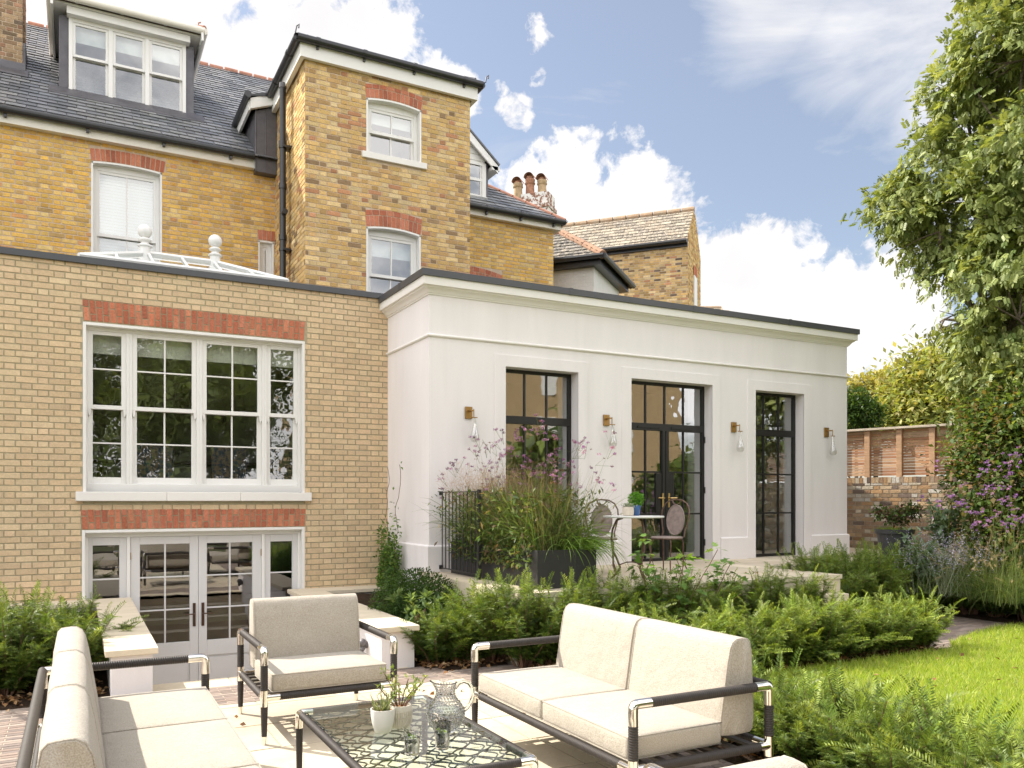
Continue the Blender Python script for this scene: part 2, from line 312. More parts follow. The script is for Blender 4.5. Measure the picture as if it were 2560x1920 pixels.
# ------------------------------------------------------------ mesh builder
class MB:
    def __init__(s): s.V = []; s.F = []; s.M = []; s.C = []; s.col = False
    def add(s, vs, fs, m=0, c=None):
        b = len(s.V); s.V.extend([tuple(v) for v in vs])
        for f in fs: s.F.append([i + b for i in f]); s.M.append(m); s.C.append(c)
        if c is not None: s.col = True
        return s
    def box(s, x0, x1, y0, y1, z0, z1, m=0, c=None):
        vs = [(x0, y0, z0), (x1, y0, z0), (x1, y1, z0), (x0, y1, z0), (x0, y0, z1), (x1, y0, z1), (x1, y1, z1), (x0, y1, z1)]
        return s.add(vs, [(0, 3, 2, 1), (4, 5, 6, 7), (0, 1, 5, 4), (1, 2, 6, 5), (2, 3, 7, 6), (3, 0, 4, 7)], m, c)
    def hexa(s, vs, m=0, c=None):
        return s.add(vs, [(0, 3, 2, 1), (4, 5, 6, 7), (0, 1, 5, 4), (1, 2, 6, 5), (2, 3, 7, 6), (3, 0, 4, 7)], m, c)
    def tube(s, pts, r, n=8, m=0, cap=True, c=None, flat=1.0):
        pts = [Vector(p) for p in pts]; k = len(pts)
        rs = [r] * k if not hasattr(r, '__len__') else list(r)
        d = (pts[1] - pts[0]).normalized()
        a = Vector((0, 0, 1)) if abs(d.z) < .9 else Vector((1, 0, 0))
        x = d.cross(a).normalized(); vs = []
        for i in range(k):
            if i == 0: dd = pts[1] - pts[0]
            elif i == k - 1: dd = pts[-1] - pts[-2]
            else: dd = (pts[i + 1] - pts[i]).normalized() + (pts[i] - pts[i - 1]).normalized()
            if dd.length < 1e-9: dd = d
            dd.normalize(); x = (x - dd * x.dot(dd)); x.normalize(); y = dd.cross(x); d = dd
            for j in range(n):
                t = 2 * math.pi * j / n
                vs.append(pts[i] + x * (rs[i] * math.cos(t)) + y * (rs[i] * flat * math.sin(t)))
        fs = [(i * n + j, i * n + (j + 1) % n, (i + 1) * n + (j + 1) % n, (i + 1) * n + j) for i in range(k - 1) for j in range(n)]
        if cap: fs += [tuple(range(n - 1, -1, -1)), tuple(range((k - 1) * n, k * n))]
        return s.add(vs, fs, m, c)
    def lathe(s, prof, cen=(0, 0, 0), n=24, m=0, cap0=True, cap1=True, c=None):
        vs = []; cx, cy, cz = cen
        for (r, z) in prof:
            for j in range(n):
                t = 2 * math.pi * j / n; vs.append((cx + r * math.cos(t), cy + r * math.sin(t), cz + z))
        k = len(prof)
        fs = [(i * n + j, i * n + (j + 1) % n, (i + 1) * n + (j + 1) % n, (i + 1) * n + j) for i in range(k - 1) for j in range(n)]
        if cap0: fs.append(tuple(range(n - 1, -1, -1)))
        if cap1: fs.append(tuple(range((k - 1) * n, k * n)))
        return s.add(vs, fs, m, c)
    def sphere(s, cen, r, n=12, m=0, sq=1.0):
        k = n // 2; prof = [(r * math.sin(math.pi * i / k) + 1e-5, -r * sq * math.cos(math.pi * i / k)) for i in range(k + 1)]
        return s.lathe(prof, cen, n, m)
    def prism(s, poly, O, U, W, N, t0, t1, m=0, c=None):
        """2D polygon (in U,W axes from O) extruded along N from t0 to t1"""
        O, U, W, N = map(Vector, (O, U, W, N)); k = len(poly)
        a = [O + U * p[0] + W * p[1] + N * t0 for p in poly]; b = [O + U * p[0] + W * p[1] + N * t1 for p in poly]
        fs = [tuple(range(k - 1, -1, -1)), tuple(range(k, 2 * k))] + [(i, (i + 1) % k, k + (i + 1) % k, k + i) for i in range(k)]
        return s.add(a + b, fs, m, c)
    def plate(s, outer, holes, O, U, W, m=0, c=None):
        O, U, W = map(Vector, (O, U, W))
        polys = [outer] + holes
        tris = tessellate_polygon([[Vector((p[0], p[1], 0)) for p in q] for q in polys])
        pts = [p for q in polys for p in q]
        Nn = U.cross(W); fs = []
        for t in tris:
            a, b, c_ = [pts[i] for i in t]
            ar = (b[0] - a[0]) * (c_[1] - a[1]) - (b[1] - a[1]) * (c_[0] - a[0])
            fs.append(tuple(t) if ar > 0 else tuple(reversed(t)))
        return s.add([O + U * p[0] + W * p[1] for p in pts], fs, m, c)
    def sweep(s, path, prof, m=0, closed_ends=True, c=None):
        """prof: closed list of (out, z); path: 2D points; outward is to the right of travel"""
        k = len(path); n = len(prof); vs = []
        for i in range(k):
            p = Vector(path[i])
            if i == 0: d = (Vector(path[1]) - p).normalized(); nn = Vector((d.y, -d.x)); sc = 1
            elif i == k - 1: d = (p - Vector(path[i - 1])).normalized(); nn = Vector((d.y, -d.x)); sc = 1
            else:
                d1 = (p - Vector(path[i - 1])).normalized(); d2 = (Vector(path[i + 1]) - p).normalized()
                n1 = Vector((d1.y, -d1.x)); n2 = Vector((d2.y, -d2.x)); nn = (n1 + n2).normalized(); sc = 1 / max(.2, nn.dot(n1))
            for (o, z) in prof: vs.append((p.x + nn.x * o * sc, p.y + nn.y * o * sc, z))
        fs = [(i * n + j, (i + 1) * n + j, (i + 1) * n + (j + 1) % n, i * n + (j + 1) % n) for i in range(k - 1) for j in range(n)]
        if closed_ends: fs += [tuple(range(n)), tuple(range(k * n - 1, (k - 1) * n - 1, -1))]
        return s.add(vs, fs, m, c)
    def build(s, name, mats, parent=None, smooth=None, bevel=0, kind=None, fixn=True):
        if not isinstance(mats, (list, tuple)): mats = [mats]
        me = bpy.data.meshes.new(name)
        org = Vector((0, 0, 0))
        if parent is not None: org = ORG.get(parent.name, Vector((0, 0, 0)))
        V = np.array(s.V, dtype=np.float64) - np.array(org)
        me.from_pydata([tuple(v) for v in V], [], s.F)
        for m in mats: me.materials.append(m)
        me.polygons.foreach_set('material_index', s.M)
        if s.col:
            ca = me.color_attributes.new('Col', 'FLOAT_COLOR', 'CORNER'); arr = []
            for f, c in zip(s.F, s.C):
                cc = (*(c or (.8, .8, .8)), 1.0); arr.extend(cc * len(f))
            ca.data.foreach_set('color', arr)
        if fixn:
            bm = bmesh.new(); bm.from_mesh(me); bmesh.ops.recalc_face_normals(bm, faces=bm.faces); bm.to_mesh(me); bm.free()
        if smooth is not None:
            me.polygons.foreach_set('use_smooth', [True] * len(me.polygons)); me.set_sharp_from_angle(angle=R(smooth))
        me.update()
        o = bpy.data.objects.new(name, me); C.objects.link(o)
        if parent is not None: o.parent = parent; ORG[o.name] = org
        if kind: o['kind'] = kind
        if bevel:
            b = o.modifiers.new('bevel', 'BEVEL'); b.width = bevel; b.segments = 2; b.limit_method = 'ANGLE'; b.angle_limit = R(40)
        return o
def link_copy(o, parent):
    c = o.copy(); C.objects.link(c); c.parent = parent; return c

def rbox_mesh(mb, cen, size, r, seg=3, m=0, rot=None, puff=0):
    bm = bmesh.new(); bmesh.ops.create_cube(bm, size=1)
    for v in bm.verts: v.co = Vector((v.co.x * size[0], v.co.y * size[1], v.co.z * size[2]))
    bmesh.ops.bevel(bm, geom=list(bm.edges), offset=r, segments=seg, profile=.5, affect='EDGES')
    if puff:
        bmesh.ops.subdivide_edges(bm, edges=[e for e in bm.edges if e.calc_length() > .15], cuts=5, use_grid_fill=True)
        hx, hy, hz = size[0] / 2, size[1] / 2, size[2] / 2
        for v in bm.verts:
            fx = 1 - min(1, abs(v.co.x / hx)) ** 4; fy = 1 - min(1, abs(v.co.y / hy)) ** 4
            v.co.z += puff * fx * fy * (1 if v.co.z > 0 else -.2)
    vs = [(rot @ v.co if rot else v.co) + Vector(cen) for v in bm.verts]
    bm.verts.index_update(); fs = [[v.index for v in f.verts] for f in bm.faces]; bm.free()
    mb.add(vs, fs, m)

# fast numpy meshes for plants
def fast_mesh(name, V, F, mats, parent=None, col=None, midx=None, kind=None, smooth=False):
    V = np.asarray(V, dtype=np.float32); F = np.asarray(F, dtype=np.int32); k = F.shape[1]
    org = ORG.get(parent.name, Vector((0, 0, 0))) if parent is not None else Vector((0, 0, 0))
    V = V - np.array(org, dtype=np.float32)
    me = bpy.data.meshes.new(name); me.vertices.add(len(V)); me.vertices.foreach_set('co', V.ravel())
    me.loops.add(F.size); me.loops.foreach_set('vertex_index', F.ravel())
    me.polygons.add(len(F)); me.polygons.foreach_set('loop_start', np.arange(0, F.size, k, dtype=np.int32))
    if not isinstance(mats, (list, tuple)): mats = [mats]
    for m in mats: me.materials.append(m)
    if midx is not None: me.polygons.foreach_set('material_index', np.asarray(midx, dtype=np.int32))
    me.update(calc_edges=True); me.validate()
    if col is not None:
        ca = me.color_attributes.new('Col', 'FLOAT_COLOR', 'POINT')
        cc = np.ones((len(V), 4), dtype=np.float32); cc[:, :3] = col; ca.data.foreach_set('color', cc.ravel())
    if smooth: me.polygons.foreach_set('use_smooth', np.ones(len(me.polygons), dtype=bool))
    o = bpy.data.objects.new(name, me); C.objects.link(o)
    if parent is not None: o.parent = parent; ORG[o.name] = org
    if kind: o['kind'] = kind
    return o
def norm(a): return a / np.maximum(1e-9, np.linalg.norm(a, axis=-1, keepdims=True))
def frames(d, up, rng, roll=1.0):
    """rotation matrices whose X axis is d and Z is near up (+random roll)"""
    d = norm(d); up = up + rng.normal(0, roll, d.shape) * .5
    y = norm(np.cross(up, d)); z = np.cross(d, y)
    return np.stack([d, y, z], axis=-1)
def scatter(tv, tf, pos, Rm, sc):
    n = len(pos); k = len(tv)
    V = np.einsum('nij,kj->nki', Rm, tv) * np.asarray(sc).reshape(n, 1, -1) + pos[:, None, :]
    F = (tf[None] + (np.arange(n) * k)[:, None, None]).reshape(-1, tf.shape[1])
    return V.reshape(-1, 3), F
def ribbons(p0, d0, L, w, bend, rng, seg=5, taper=True, wob=0.0, twist=None):
    """arching blades: start p0, direction d0, length L, width w, downward bend"""
    n = len(p0); p = p0.copy(); d = norm(d0); pts = [p.copy()]; dirs = [d.copy()]
    st = (L / seg)[:, None]
    for i in range(seg):
        p = p + d * st
        d = norm(d + np.array([0, 0, -1.0]) * (bend / seg)[:, None] + rng.normal(0, wob, d.shape))
        pts.append(p.copy()); dirs.append(d.copy())
    side = norm(np.cross(dirs[0], np.array([0, 0, 1.0])) + rng.normal(0, .6, d.shape))
    V = np.zeros((n, seg + 1, 2, 3))
    for i in range(seg + 1):
        t = i / seg; ww = (w * ((1 - t) ** .7 * .9 + .06 if taper else 1.0))[:, None] * .5
        V[:, i, 0] = pts[i] - side * ww; V[:, i, 1] = pts[i] + side * ww
    base = (np.arange(n) * (seg + 1) * 2)[:, None]; F = []
    for i in range(seg):
        a = base + 2 * i; F.append(np.concatenate([a, a + 1, a + 3, a + 2], axis=1))
    return V.reshape(-1, 3), np.concatenate(F), pts[-1], dirs[-1]
class NB:
    """collects numpy pieces with colours"""
    def __init__(s): s.V = []; s.F = []; s.C = []; s.M = []; s.n = 0
    def add(s, V, F, col, m=0):
        s.V.append(V); s.F.append(F + s.n); s.n += len(V)
        col = np.asarray(col, dtype=np.float32)
        if col.ndim == 1: col = np.tile(col, (len(V), 1))
        elif len(col) != len(V): col = np.repeat(col, len(V) // len(col), axis=0)
        s.C.append(col); s.M.append(np.full(len(F), m)); return s
    def build(s, name, mats, parent=None, kind=None):
        return fast_mesh(name, np.concatenate(s.V), np.concatenate(s.F), mats, parent, np.concatenate(s.C), np.concatenate(s.M), kind)
def mixcol(rng, n, cols, jit=.15):
    cols = np.array(cols); a = cols[rng.integers(0, len(cols), n)]
    return np.clip(a * (1 + rng.normal(0, jit, (n, 1))), 0, 1)
# leaf templates (X is the leaf axis)
LEAF = (np.array([[0, 0, 0], [.45, .24, .05], [1, 0, -.04], [.45, -.24, .05]]), np.array([[0, 1, 2, 3]]))
NARROW = (np.array([[0, 0, 0], [.5, .13, .02], [1, 0, -.05], [.5, -.13, .02]]), np.array([[0, 1, 2, 3]]))
def compound(pairs=4, ll=.40, w=.11, droop=.25):
    V = []; F = []
    def leaf(o, a, s, dr):
        ca, sa = math.cos(a), math.sin(a); b = len(V)
        for (x, y, z) in ((0, 0, 0), (.45, .5, .03), (1, 0, 0), (.45, -.5, .03)):
            x *= s; y *= w * 2 * s / ll
            V.append((o[0] + x * ca - y * sa, o[1] + x * sa + y * ca, o[2] + z * s - dr * x)); 
        F.append((b, b + 1, b + 2, b + 3))
    for i in range(pairs):
        t = .25 + .65 * i / pairs; z = -droop * t * t
        for sg in (1, -1): leaf((t, 0, z), sg * 1.0, ll, .35)
    leaf((.9, 0, -droop * .8), 0, ll, .5)
    b = len(V); V += [(0, -.01, 0), (0, .01, 0), (.95, .008, -droop * .85), (.95, -.008, -droop * .85)]; F.append((b, b + 1, b + 2, b + 3))
    return np.array(V), np.array(F)
# ------------------------------------------------------------ brickwork
PAL_NEW = [(.655, .50, .315), (.63, .475, .30), (.68, .53, .34), (.645, .485, .305), (.66, .495, .32), (.615, .465, .30), (.665, .515, .33)]
PAL_OLD = [(0.707, 0.452, 0.119), (0.744, 0.487, 0.145), (0.670, 0.399, 0.100), (0.725, 0.495, 0.174), (0.689, 0.434, 0.145), (0.762, 0.558, 0.227), (0.633, 0.407, 0.138), (0.725, 0.443, 0.108),
           (0.707, 0.470, 0.145), (0.670, 0.381, 0.093), (0.597, 0.310, 0.123), (0.725, 0.452, 0.123), (0.689, 0.425, 0.123), (0.707, 0.460, 0.130), (0.744, 0.513, 0.197), (0.661, 0.416, 0.130), (0.523, 0.345, 0.138)]
PAL_TOW = [(0.655, 0.441, 0.184), (0.702, 0.520, 0.255), (0.608, 0.407, 0.163), (0.655, 0.475, 0.235), (0.585, 0.373, 0.143), (0.550, 0.350, 0.153), (0.679, 0.520, 0.286), (0.491, 0.316, 0.143), (0.608, 0.395, 0.153), (0.632, 0.429, 0.173),
           (0.304, 0.203, 0.112), (0.491, 0.249, 0.133), (0.643, 0.452, 0.204), (0.585, 0.395, 0.173), (0.667, 0.486, 0.245)]
PAL_RED = [(.52, .19, .11), (.48, .165, .095), (.55, .22, .13), (.44, .15, .09), (.50, .19, .12)]
PAL_GARDEN = [(.36, .26, .17), (.44, .34, .23), (.30, .20, .13), (.48, .42, .33), (.38, .24, .13), (.16, .12, .10), (.55, .51, .45), (.40, .28, .17), (.33, .25, .18)]
def brick_wall(mb, O, U, N, u0, u1, z0, z1, blocked=None, course=.075, joint=.010, proud=.005, pal=PAL_NEW, seed=1, m=0, jit=.07, bond='flemish', rag=.0015, clipz=True):
    rg = random.Random(seed); O, U, N = Vector(O), Vector(U), Vector(N); Z = Vector((0, 0, 1))
    nrow = int(math.ceil((z1 - z0) / course))
    for k in range(nrow):
        za = z0 + k * course; zb = min(za + course - joint, z1)
        if zb - za < .02: continue
        segs = [(u0, u1)]
        for (a, b) in (blocked(za, zb) if blocked else []):
            ns = []
            for (s, e) in segs:
                if b <= s or a >= e: ns.append((s, e)); continue
                if a > s: ns.append((s, a))
                if b < e: ns.append((b, e))
            segs = ns
        cur = u0 - rg.choice([0, .3375]) * 0 - (.16875 if k % 2 else 0) - .3375
        lst = []
        i = 0
        while cur < u1:
            w = .215 if (bond == 'stretcher' or i % 2 == 0) else .1025
            lst.append((cur, cur + w)); cur += w + joint; i += 1
        for (a0, b0) in lst:
            for (s, e) in segs:
                a, b = max(a0, s), min(b0, e)
                if b - a < .018: continue
                col = rg.choice(pal); f = 1 + rg.gauss(0, jit); col = tuple(min(1, c * f) for c in col)
                pr = proud + .002 + rg.uniform(-.002, .0025); c_ = .003
                j = [rg.uniform(-rag, rag) for _ in range(8)]
                base = [O + U * (a + j[0] * .5) + Z * za, O + U * (b + j[1] * .5) + Z * (za + j[2]), O + U * b + Z * (zb + j[3]), O + U * a + Z * (zb + j[4])]
                fr = [O + U * (a + c_) + Z * (za + c_) + N * pr, O + U * (b - c_) + Z * (za + c_ + j[5]) + N * pr,
                      O + U * (b - c_) + Z * (zb - c_ + j[6]) + N * pr, O + U * (a + c_) + Z * (zb - c_) + N * pr]
                bk = [p - N * .004 for p in base]
                mb.add(bk + fr, [(4, 5, 6, 7), (0, 1, 5, 4), (1, 2, 6, 5), (2, 3, 7, 6), (3, 0, 4, 7)], m, col)
def brick_arch(mb, O, U, N, x0, x1, zf, h, n, skew=.0, rows='solid', proud=.007, pal=PAL_RED, seed=3, m=0, back=None):
    rg = random.Random(seed); O, U, N = Vector(O), Vector(U), Vector(N); Z = Vector((0, 0, 1)); xc = (x0 + x1) / 2
    def pt(t, f):
        x = x0 + (x1 - x0) * t; z = zf(x); dx = (x - xc) * skew * f
        return O + U * (x + dx) + Z * (z + h * f)
    g = .0065 / (x1 - x0); gz = .0065 / h
    for k in range(n):
        if rows == 'solid': sp = [(0, 1)]
        elif rows == 'alt': sp = [(0, .66), (.66, 1)] if k % 2 == 0 else [(0, .34), (.34, 1)]
        elif rows == 'two': sp = [(0, .66)]
        for (a, b) in sp:
            t0, t1 = k / n + g, (k + 1) / n - g; fa, fb = a + gz, b - gz
            q = [pt(t0, fa), pt(t1, fa), pt(t1, fb), pt(t0, fb)]
            pr = proud + rg.uniform(-.001, .002); col = rg.choice(pal); f = 1 + rg.gauss(0, .1); col = tuple(c * f for c in col)
            mb.add([p - N * .002 for p in q] + [p + N * pr for p in q], [(4, 5, 6, 7), (0, 1, 5, 4), (1, 2, 6, 5), (2, 3, 7, 6), (3, 0, 4, 7)], m, col)
    if rows == 'two':
        n2 = int(n * .62)
        for k in range(n2):
            t0, t1 = k / n2 + g, (k + 1) / n2 - g
            q = [pt(t0, .66 + gz), pt(t1, .66 + gz), pt(t1, 1 - gz), pt(t0, 1 - gz)]
            col = rg.choice(pal)
            mb.add([p - N * .002 for p in q] + [p + N * proud for p in q], [(4, 5, 6, 7), (0, 1, 5, 4), (1, 2, 6, 5), (2, 3, 7, 6), (3, 0, 4, 7)], m, col)
def slates(mb, O, U, S, N, u0, u1, s0, s1, w=.27, ex=.20, pal=None, seed=1, m=0, skip=None, umaxf=None, uminf=None, lift=.018):
    rg = random.Random(seed); O, U, S, N = map(Vector, (O, U, S, N)); k = 0; s = s0
    while s < s1:
        u = u0 - (w / 2 if k % 2 else 0) - rg.uniform(0, .01)
        lo = uminf(s) if uminf else u0; hi = umaxf(s) if umaxf else u1
        while u < u1:
            a, b = max(u + .005, lo), min(u + w - .005, hi)
            if b - a > .02 and not (skip and skip((a + b) / 2, s)):
                col = rg.choice(pal); f = 1 + rg.gauss(0, .12); col = tuple(c * f for c in col)
                j = rg.uniform(-.004, .004); top = min(s + ex + .03, s1 + .02); l = lift + rg.uniform(-.002, .004)
                q = [O + U * a + S * (s + j) + N * (l + .005), O + U * b + S * (s + j) + N * (l + .005), O + U * b + S * top + N * .006, O + U * a + S * top + N * .006]
                mb.add(q + [q[0] - N * .008, q[1] - N * .008], [(0, 1, 2, 3), (4, 5, 1, 0)], m, col)
            u += w
        s += ex; k += 1
PAL_SLATE = [(.215, .22, .23), (.18, .185, .20), (.25, .25, .255), (.155, .165, .18), (.225, .225, .225)]
PAL_SLATE_OLD = [(.22, .19, .155), (.28, .24, .19), (.18, .155, .13), (.33, .29, .23), (.25, .20, .15)]

def sash_window(house, X0, X1, z0, z1, Y, rise=.05, reveal=.11, cols=2, zmid=None, blind=None, open_bot=True, sill=None, wf=.035, surround=.03, glass='upglass', floor=None):
    """white box sash with segmental head set in a painted reveal"""
    xc = (X0 + X1) / 2; hw = (X1 - X0) / 2
    def zt(x): return z1 - rise * ((x - xc) / hw) ** 2
    zmid = zmid or (z0 + z1) / 2
    mb = MB(); nseg = 10
    # painted reveal (jambs + curved head)
    mb.box(X0, X0 + surround, Y - .010, Y + reveal, z0, zt(X0)); mb.box(X1 - surround, X1, Y - .010, Y + reveal, z0, zt(X1))
    for i in range(nseg):
        a = X0 + (X1 - X0) * i / nseg; b = X0 + (X1 - X0) * (i + 1) / nseg
        za, zb = zt(a), zt(b)
        mb.hexa([(a, Y - .010, za - surround), (b, Y - .010, zb - surround), (b, Y + reveal, zb - surround), (a, Y + reveal, za - surround),
                 (a, Y - .010, za), (b, Y - .010, zb), (b, Y + reveal, zb), (a, Y + reveal, za)])
    yf = Y + reveal; f = .06
    x0, x1 = X0 + surround, X1 - surround
    mb.box(x0, x0 + f, yf, yf + .1, z0, z1 - .03); mb.box(x1 - f, x1, yf, yf + .1, z0, z1 - .03)
    zh = zt(X0) - surround
    mb.box(x0 + f, x1 - f, yf, yf + .1, zh - .06, z1 - .02)
    win = mb.build('window', MT['joinery'], house, bevel=.003)
    def sash(za, zb, y, nm='sash'):
        s = MB(); a, b = x0 + f - .005, x1 - f + .005
        s.box(a, a + .045, y, y + .04, za, zb); s.box(b - .045, b, y, y + .04, za, zb)
        s.box(a + .045, b - .045, y, y + .04, za, za + .05); s.box(a + .045, b - .045, y, y + .04, zb - .045, zb)
        for i in range(1, cols):
            xx = a + (b - a) * i / cols; s.box(xx - .011, xx + .011, y + .003, y + .037, za + .05, zb - .045)
        s.box(a - .004, a + .02, y - .006, y, za - .035, za + .02) if nm == 'u' else None
        s.build('sash', MT['joinery'], win)
        g = MB(); g.box(a + .03, b - .03, y + .016, y + .022, za + .03, zb - .03); g.build('glass', MT[glass], win)
    sash(zmid - .025, zh - .06, yf + .012); sash(z0 + .02, zmid + .02, yf + .054)
    if blind:
        bz = blind; b = MB(); n = max(2, int((zh - .06 - bz) / .05))
        if blind < z0 + .3:
            for i in range(n): zz = zh - .08 - i * .05; b.box(x0 + f, x1 - f, yf + .125, yf + .128, zz - .045, zz)
            for xx in (.3, .7): b.box(x0 + (x1 - x0) * xx - .008, x0 + (x1 - x0) * xx + .008, yf + .120, yf + .124, zh - .08 - n * .05, zh - .08)
        else: b.box(x0 + f, x1 - f, yf + .125, yf + .13, bz, zh - .05)
        b.build('blind', MT['blind'], win)
    r = MB(); ya, yb = yf + .16, yf + 1.6   # the room behind
    for (q, w_) in ((((x0 - .3, yb), (x1 + .3, yb)), 0),):
        r.add([(x0 - .3, yb, z0 - .4), (x1 + .3, yb, z0 - .4), (x1 + .3, yb, z1 + .2), (x0 - .3, yb, z1 + .2)], [(0, 1, 2, 3)])
    r.add([(x0 - .3, ya, z0 - .4), (x0 - .3, yb, z0 - .4), (x0 - .3, yb, z1 + .2), (x0 - .3, ya, z1 + .2)], [(0, 1, 2, 3)])
    r.add([(x1 + .3, ya, z0 - .4), (x1 + .3, yb, z0 - .4), (x1 + .3, yb, z1 + .2), (x1 + .3, ya, z1 + .2)], [(0, 1, 2, 3)])
    r.add([(x0 - .3, ya, z0 - .4), (x1 + .3, ya, z0 - .4), (x1 + .3, yb, z0 - .4), (x0 - .3, yb, z0 - .4)], [(0, 1, 2, 3)])
    r.add([(x0 - .3, ya, z1 + .2), (x1 + .3, ya, z1 + .2), (x1 + .3, yb, z1 + .2), (x0 - .3, yb, z1 + .2)], [(0, 1, 2, 3)])
    r.build('room', MT['interior'], win)
    if sill:
        s = MB(); s.box(X0 - .075, X1 + .085, Y - .055, Y + .05, sill, z0); s.build('sill', MT['trimwhite'], win, bevel=.006)
    return win, zt

# ============================================================ the old yellow brick house
YM = 15.0; YT = 12.81; YR = 15.25
TX0, TX1 = 3.14, 5.965
house = thing('brick_house', 'tall yellow stock-brick Victorian house with slate roof, dormer and projecting tower', 'house', (3, YM, 0))
GX = -4.2
W1 = (.20, 1.265, 5.05, 7.145)     # venetian-blind window
W2 = (2.84, 3.115, 5.35, 6.22)     # slot window by the tower
T1 = (4.12, 5.07, 7.21, 8.135); T2 = (4.12, 5.06, 4.75, 6.055)
def arch_outline(X0, X1, z0, z1, rise, n=10):
    xc = (X0 + X1) / 2; hw = (X1 - X0) / 2
    return [(X0, z0), (X1, z0)] + [(X1 - (X1 - X0) * i / n, z1 - rise * (((X1 - (X1 - X0) * i / n) - xc) / hw) ** 2) for i in range(n + 1)]
def wall_with(name, parent, O, U, N, outer, holes, blocked, mort, brk, pal, rng_u, rng_z, seed, jit=.07, arches=(), course=.075, bond='flemish', rag=.0015, joint=.01):
    mb = MB(); mb.plate(outer, holes, O, U, (0, 0, 1), 0, (.4, .4, .4))
    O, U, N = Vector(O), Vector(U), Vector(N)
    for h in holes:      # thickness of the wall round each opening
        k = len(h)
        for i in range(k):
            a, b = h[i], h[(i + 1) % k]
            p = [O + U * a[0] + Vector((0, 0, a[1])), O + U * b[0] + Vector((0, 0, b[1]))]
            mb.add([p[0], p[1], p[1] - N * .3, p[0] - N * .3], [(0, 1, 2, 3)], 0, (.4, .4, .4))
    brick_wall(mb, O, U, N, rng_u[0], rng_u[1], rng_z[0], rng_z[1], blocked, pal=pal, seed=seed, m=1, jit=jit, course=course, bond=bond, rag=rag, joint=joint)
    for a in arches: brick_arch(mb, O, U, N, *a[:5], m=2, **a[5])
    return mb.build(name, [mort, brk, MT['brick_old']], parent, fixn=False)
def blk(rects):
    def f(za, zb):
        zc = (za + zb) / 2
        return [(x0, x1) for (x0, x1, a, b) in rects if a < zc < b]
    return f
# main back wall, left of the tower and right of the tower
z_a1 = lambda x: 7.150 - .035 * ((x - .7325) / .53) ** 2
wall_with('wall', house, (0, YM, 0), (1, 0, 0), (0, -1, 0), [(GX, 3.5), (TX0 + .3, 3.5), (TX0 + .3, 7.5), (GX, 7.5)],
          [arch_outline(*W1, .035), arch_outline(*W2, .015)],
          blk([(W1[0], W1[1], 4, 7.145), (W1[0] - .01, W1[1] + .06, 7.14, 7.37), (W2[0], W2[1], 4, 6.22), (W2[0] - .02, 3.2, 6.2, 6.42)]),
          MT['mortar_old'], MT['brick_old'], PAL_OLD, (GX, TX0), (4.0, 7.45), 5, jit=.09, rag=.004, joint=.014,
          arches=[(W1[0] - .0, W1[1] + .03, z_a1, .205, 15, dict(skew=.05)), (W2[0], W2[1] + .02, lambda x: 6.225, .19, 4, dict(skew=.1))])
mb = MB(); mb.plate([(TX1 - .5, 3.5), (9.08, 3.5), (9.08, 7.5), (TX1 - .5, 7.5)], [], (0, YR, 0), (1, 0, 0), (0, 0, 1), 0, (.4, .4, .4))
mb.add([(9.08, YR, 3.5), (9.08, 26, 3.5), (9.08, 26, 7.5), (9.08, YR, 7.5)], [(0, 1, 2, 3)], 0, (.4, .4, .4))
mb.add([(9.08, 26, 3.5), (GX, 26, 3.5), (GX, 26, 7.5), (9.08, 26, 7.5)], [(0, 1, 2, 3)], 0, (.4, .4, .4))
mb.add([(GX, YM, 3.5), (GX, 26, 3.5), (GX, 26, 7.5), (GX, YM, 7.5)], [(0, 1, 2, 3)], 0, (.4, .4, .4))
pa = P(1014, 573, Y=YR); pb = P(1083, 600, Y=YR)
brick_wall(mb, (0, YR, 0), (1, 0, 0), (0, -1, 0), TX1, 9.08, 4.0, 7.45, blk([(6.0, pb.x + .02, 5.4, pa.z)]), pal=PAL_OLD[:10] + PAL_OLD[12:], seed=8, m=1, jit=.1, rag=.004, joint=.014)
brick_wall(mb, (9.08, 0, 0), (0, 1, 0), (1, 0, 0), YR, 17, 4.0, 7.45, pal=PAL_OLD, seed=9, m=1, jit=.1)
brick_arch(mb, (0, YR, 0), (1, 0, 0), (0, -1, 0), 6.4, pb.x, lambda x: pa.z - .31 - .05 * ((x - 7.1) / .5) ** 2, .30, 19, rows='two', skew=.05, seed=4, m=1)
mb.build('side_wall', [MT['mortar_old'], MT['brick_old']], house, fixn=False)
# tower
tz = 8.56
wall_with('tower_front', house, (0, YT, 0), (1, 0, 0), (0, -1, 0), [(TX0, 3.5), (TX1, 3.5), (TX1, tz), (TX0, tz)],
          [arch_outline(*T1, .05), arch_outline(*T2, .05)],
          blk([(T1[0], T1[1], 7.1, 8.12), (T1[0] - .01, T1[1] + .02, 8.1, 8.36), (T2[0], T2[1], 4, 6.03), (T2[0] - .01, T2[1] + .02, 6.0, 6.33), (T1[0] - .08, T1[1] + .1, 7.11, 7.22)]),
          MT['mortar_old'], MT['brick_old'], PAL_TOW, (TX0, TX1), (4.0, 8.6), 15, jit=.10, rag=.006, joint=.011,
          arches=[(T1[0] - .0, T1[1] + .0, lambda x: 8.14 - .05 * ((x - 4.595) / .475) ** 2, .225, 13, dict(skew=.06, rows='two')),
                  (T2[0] - .0, T2[1] + .0, lambda x: 6.06 - .05 * ((x - 4.59) / .47) ** 2, .27, 13, dict(skew=.06, rows='two'))])
mb = MB()
for (xx, nx) in ((TX0, -1), (TX1, 1)):
    mb.plate([(YT, 3.5), (18, 3.5), (18, tz), (YT, tz)], [], (xx, 0, 0), (0, 1, 0), (0, 0, 1), 0, (.4, .4, .4))
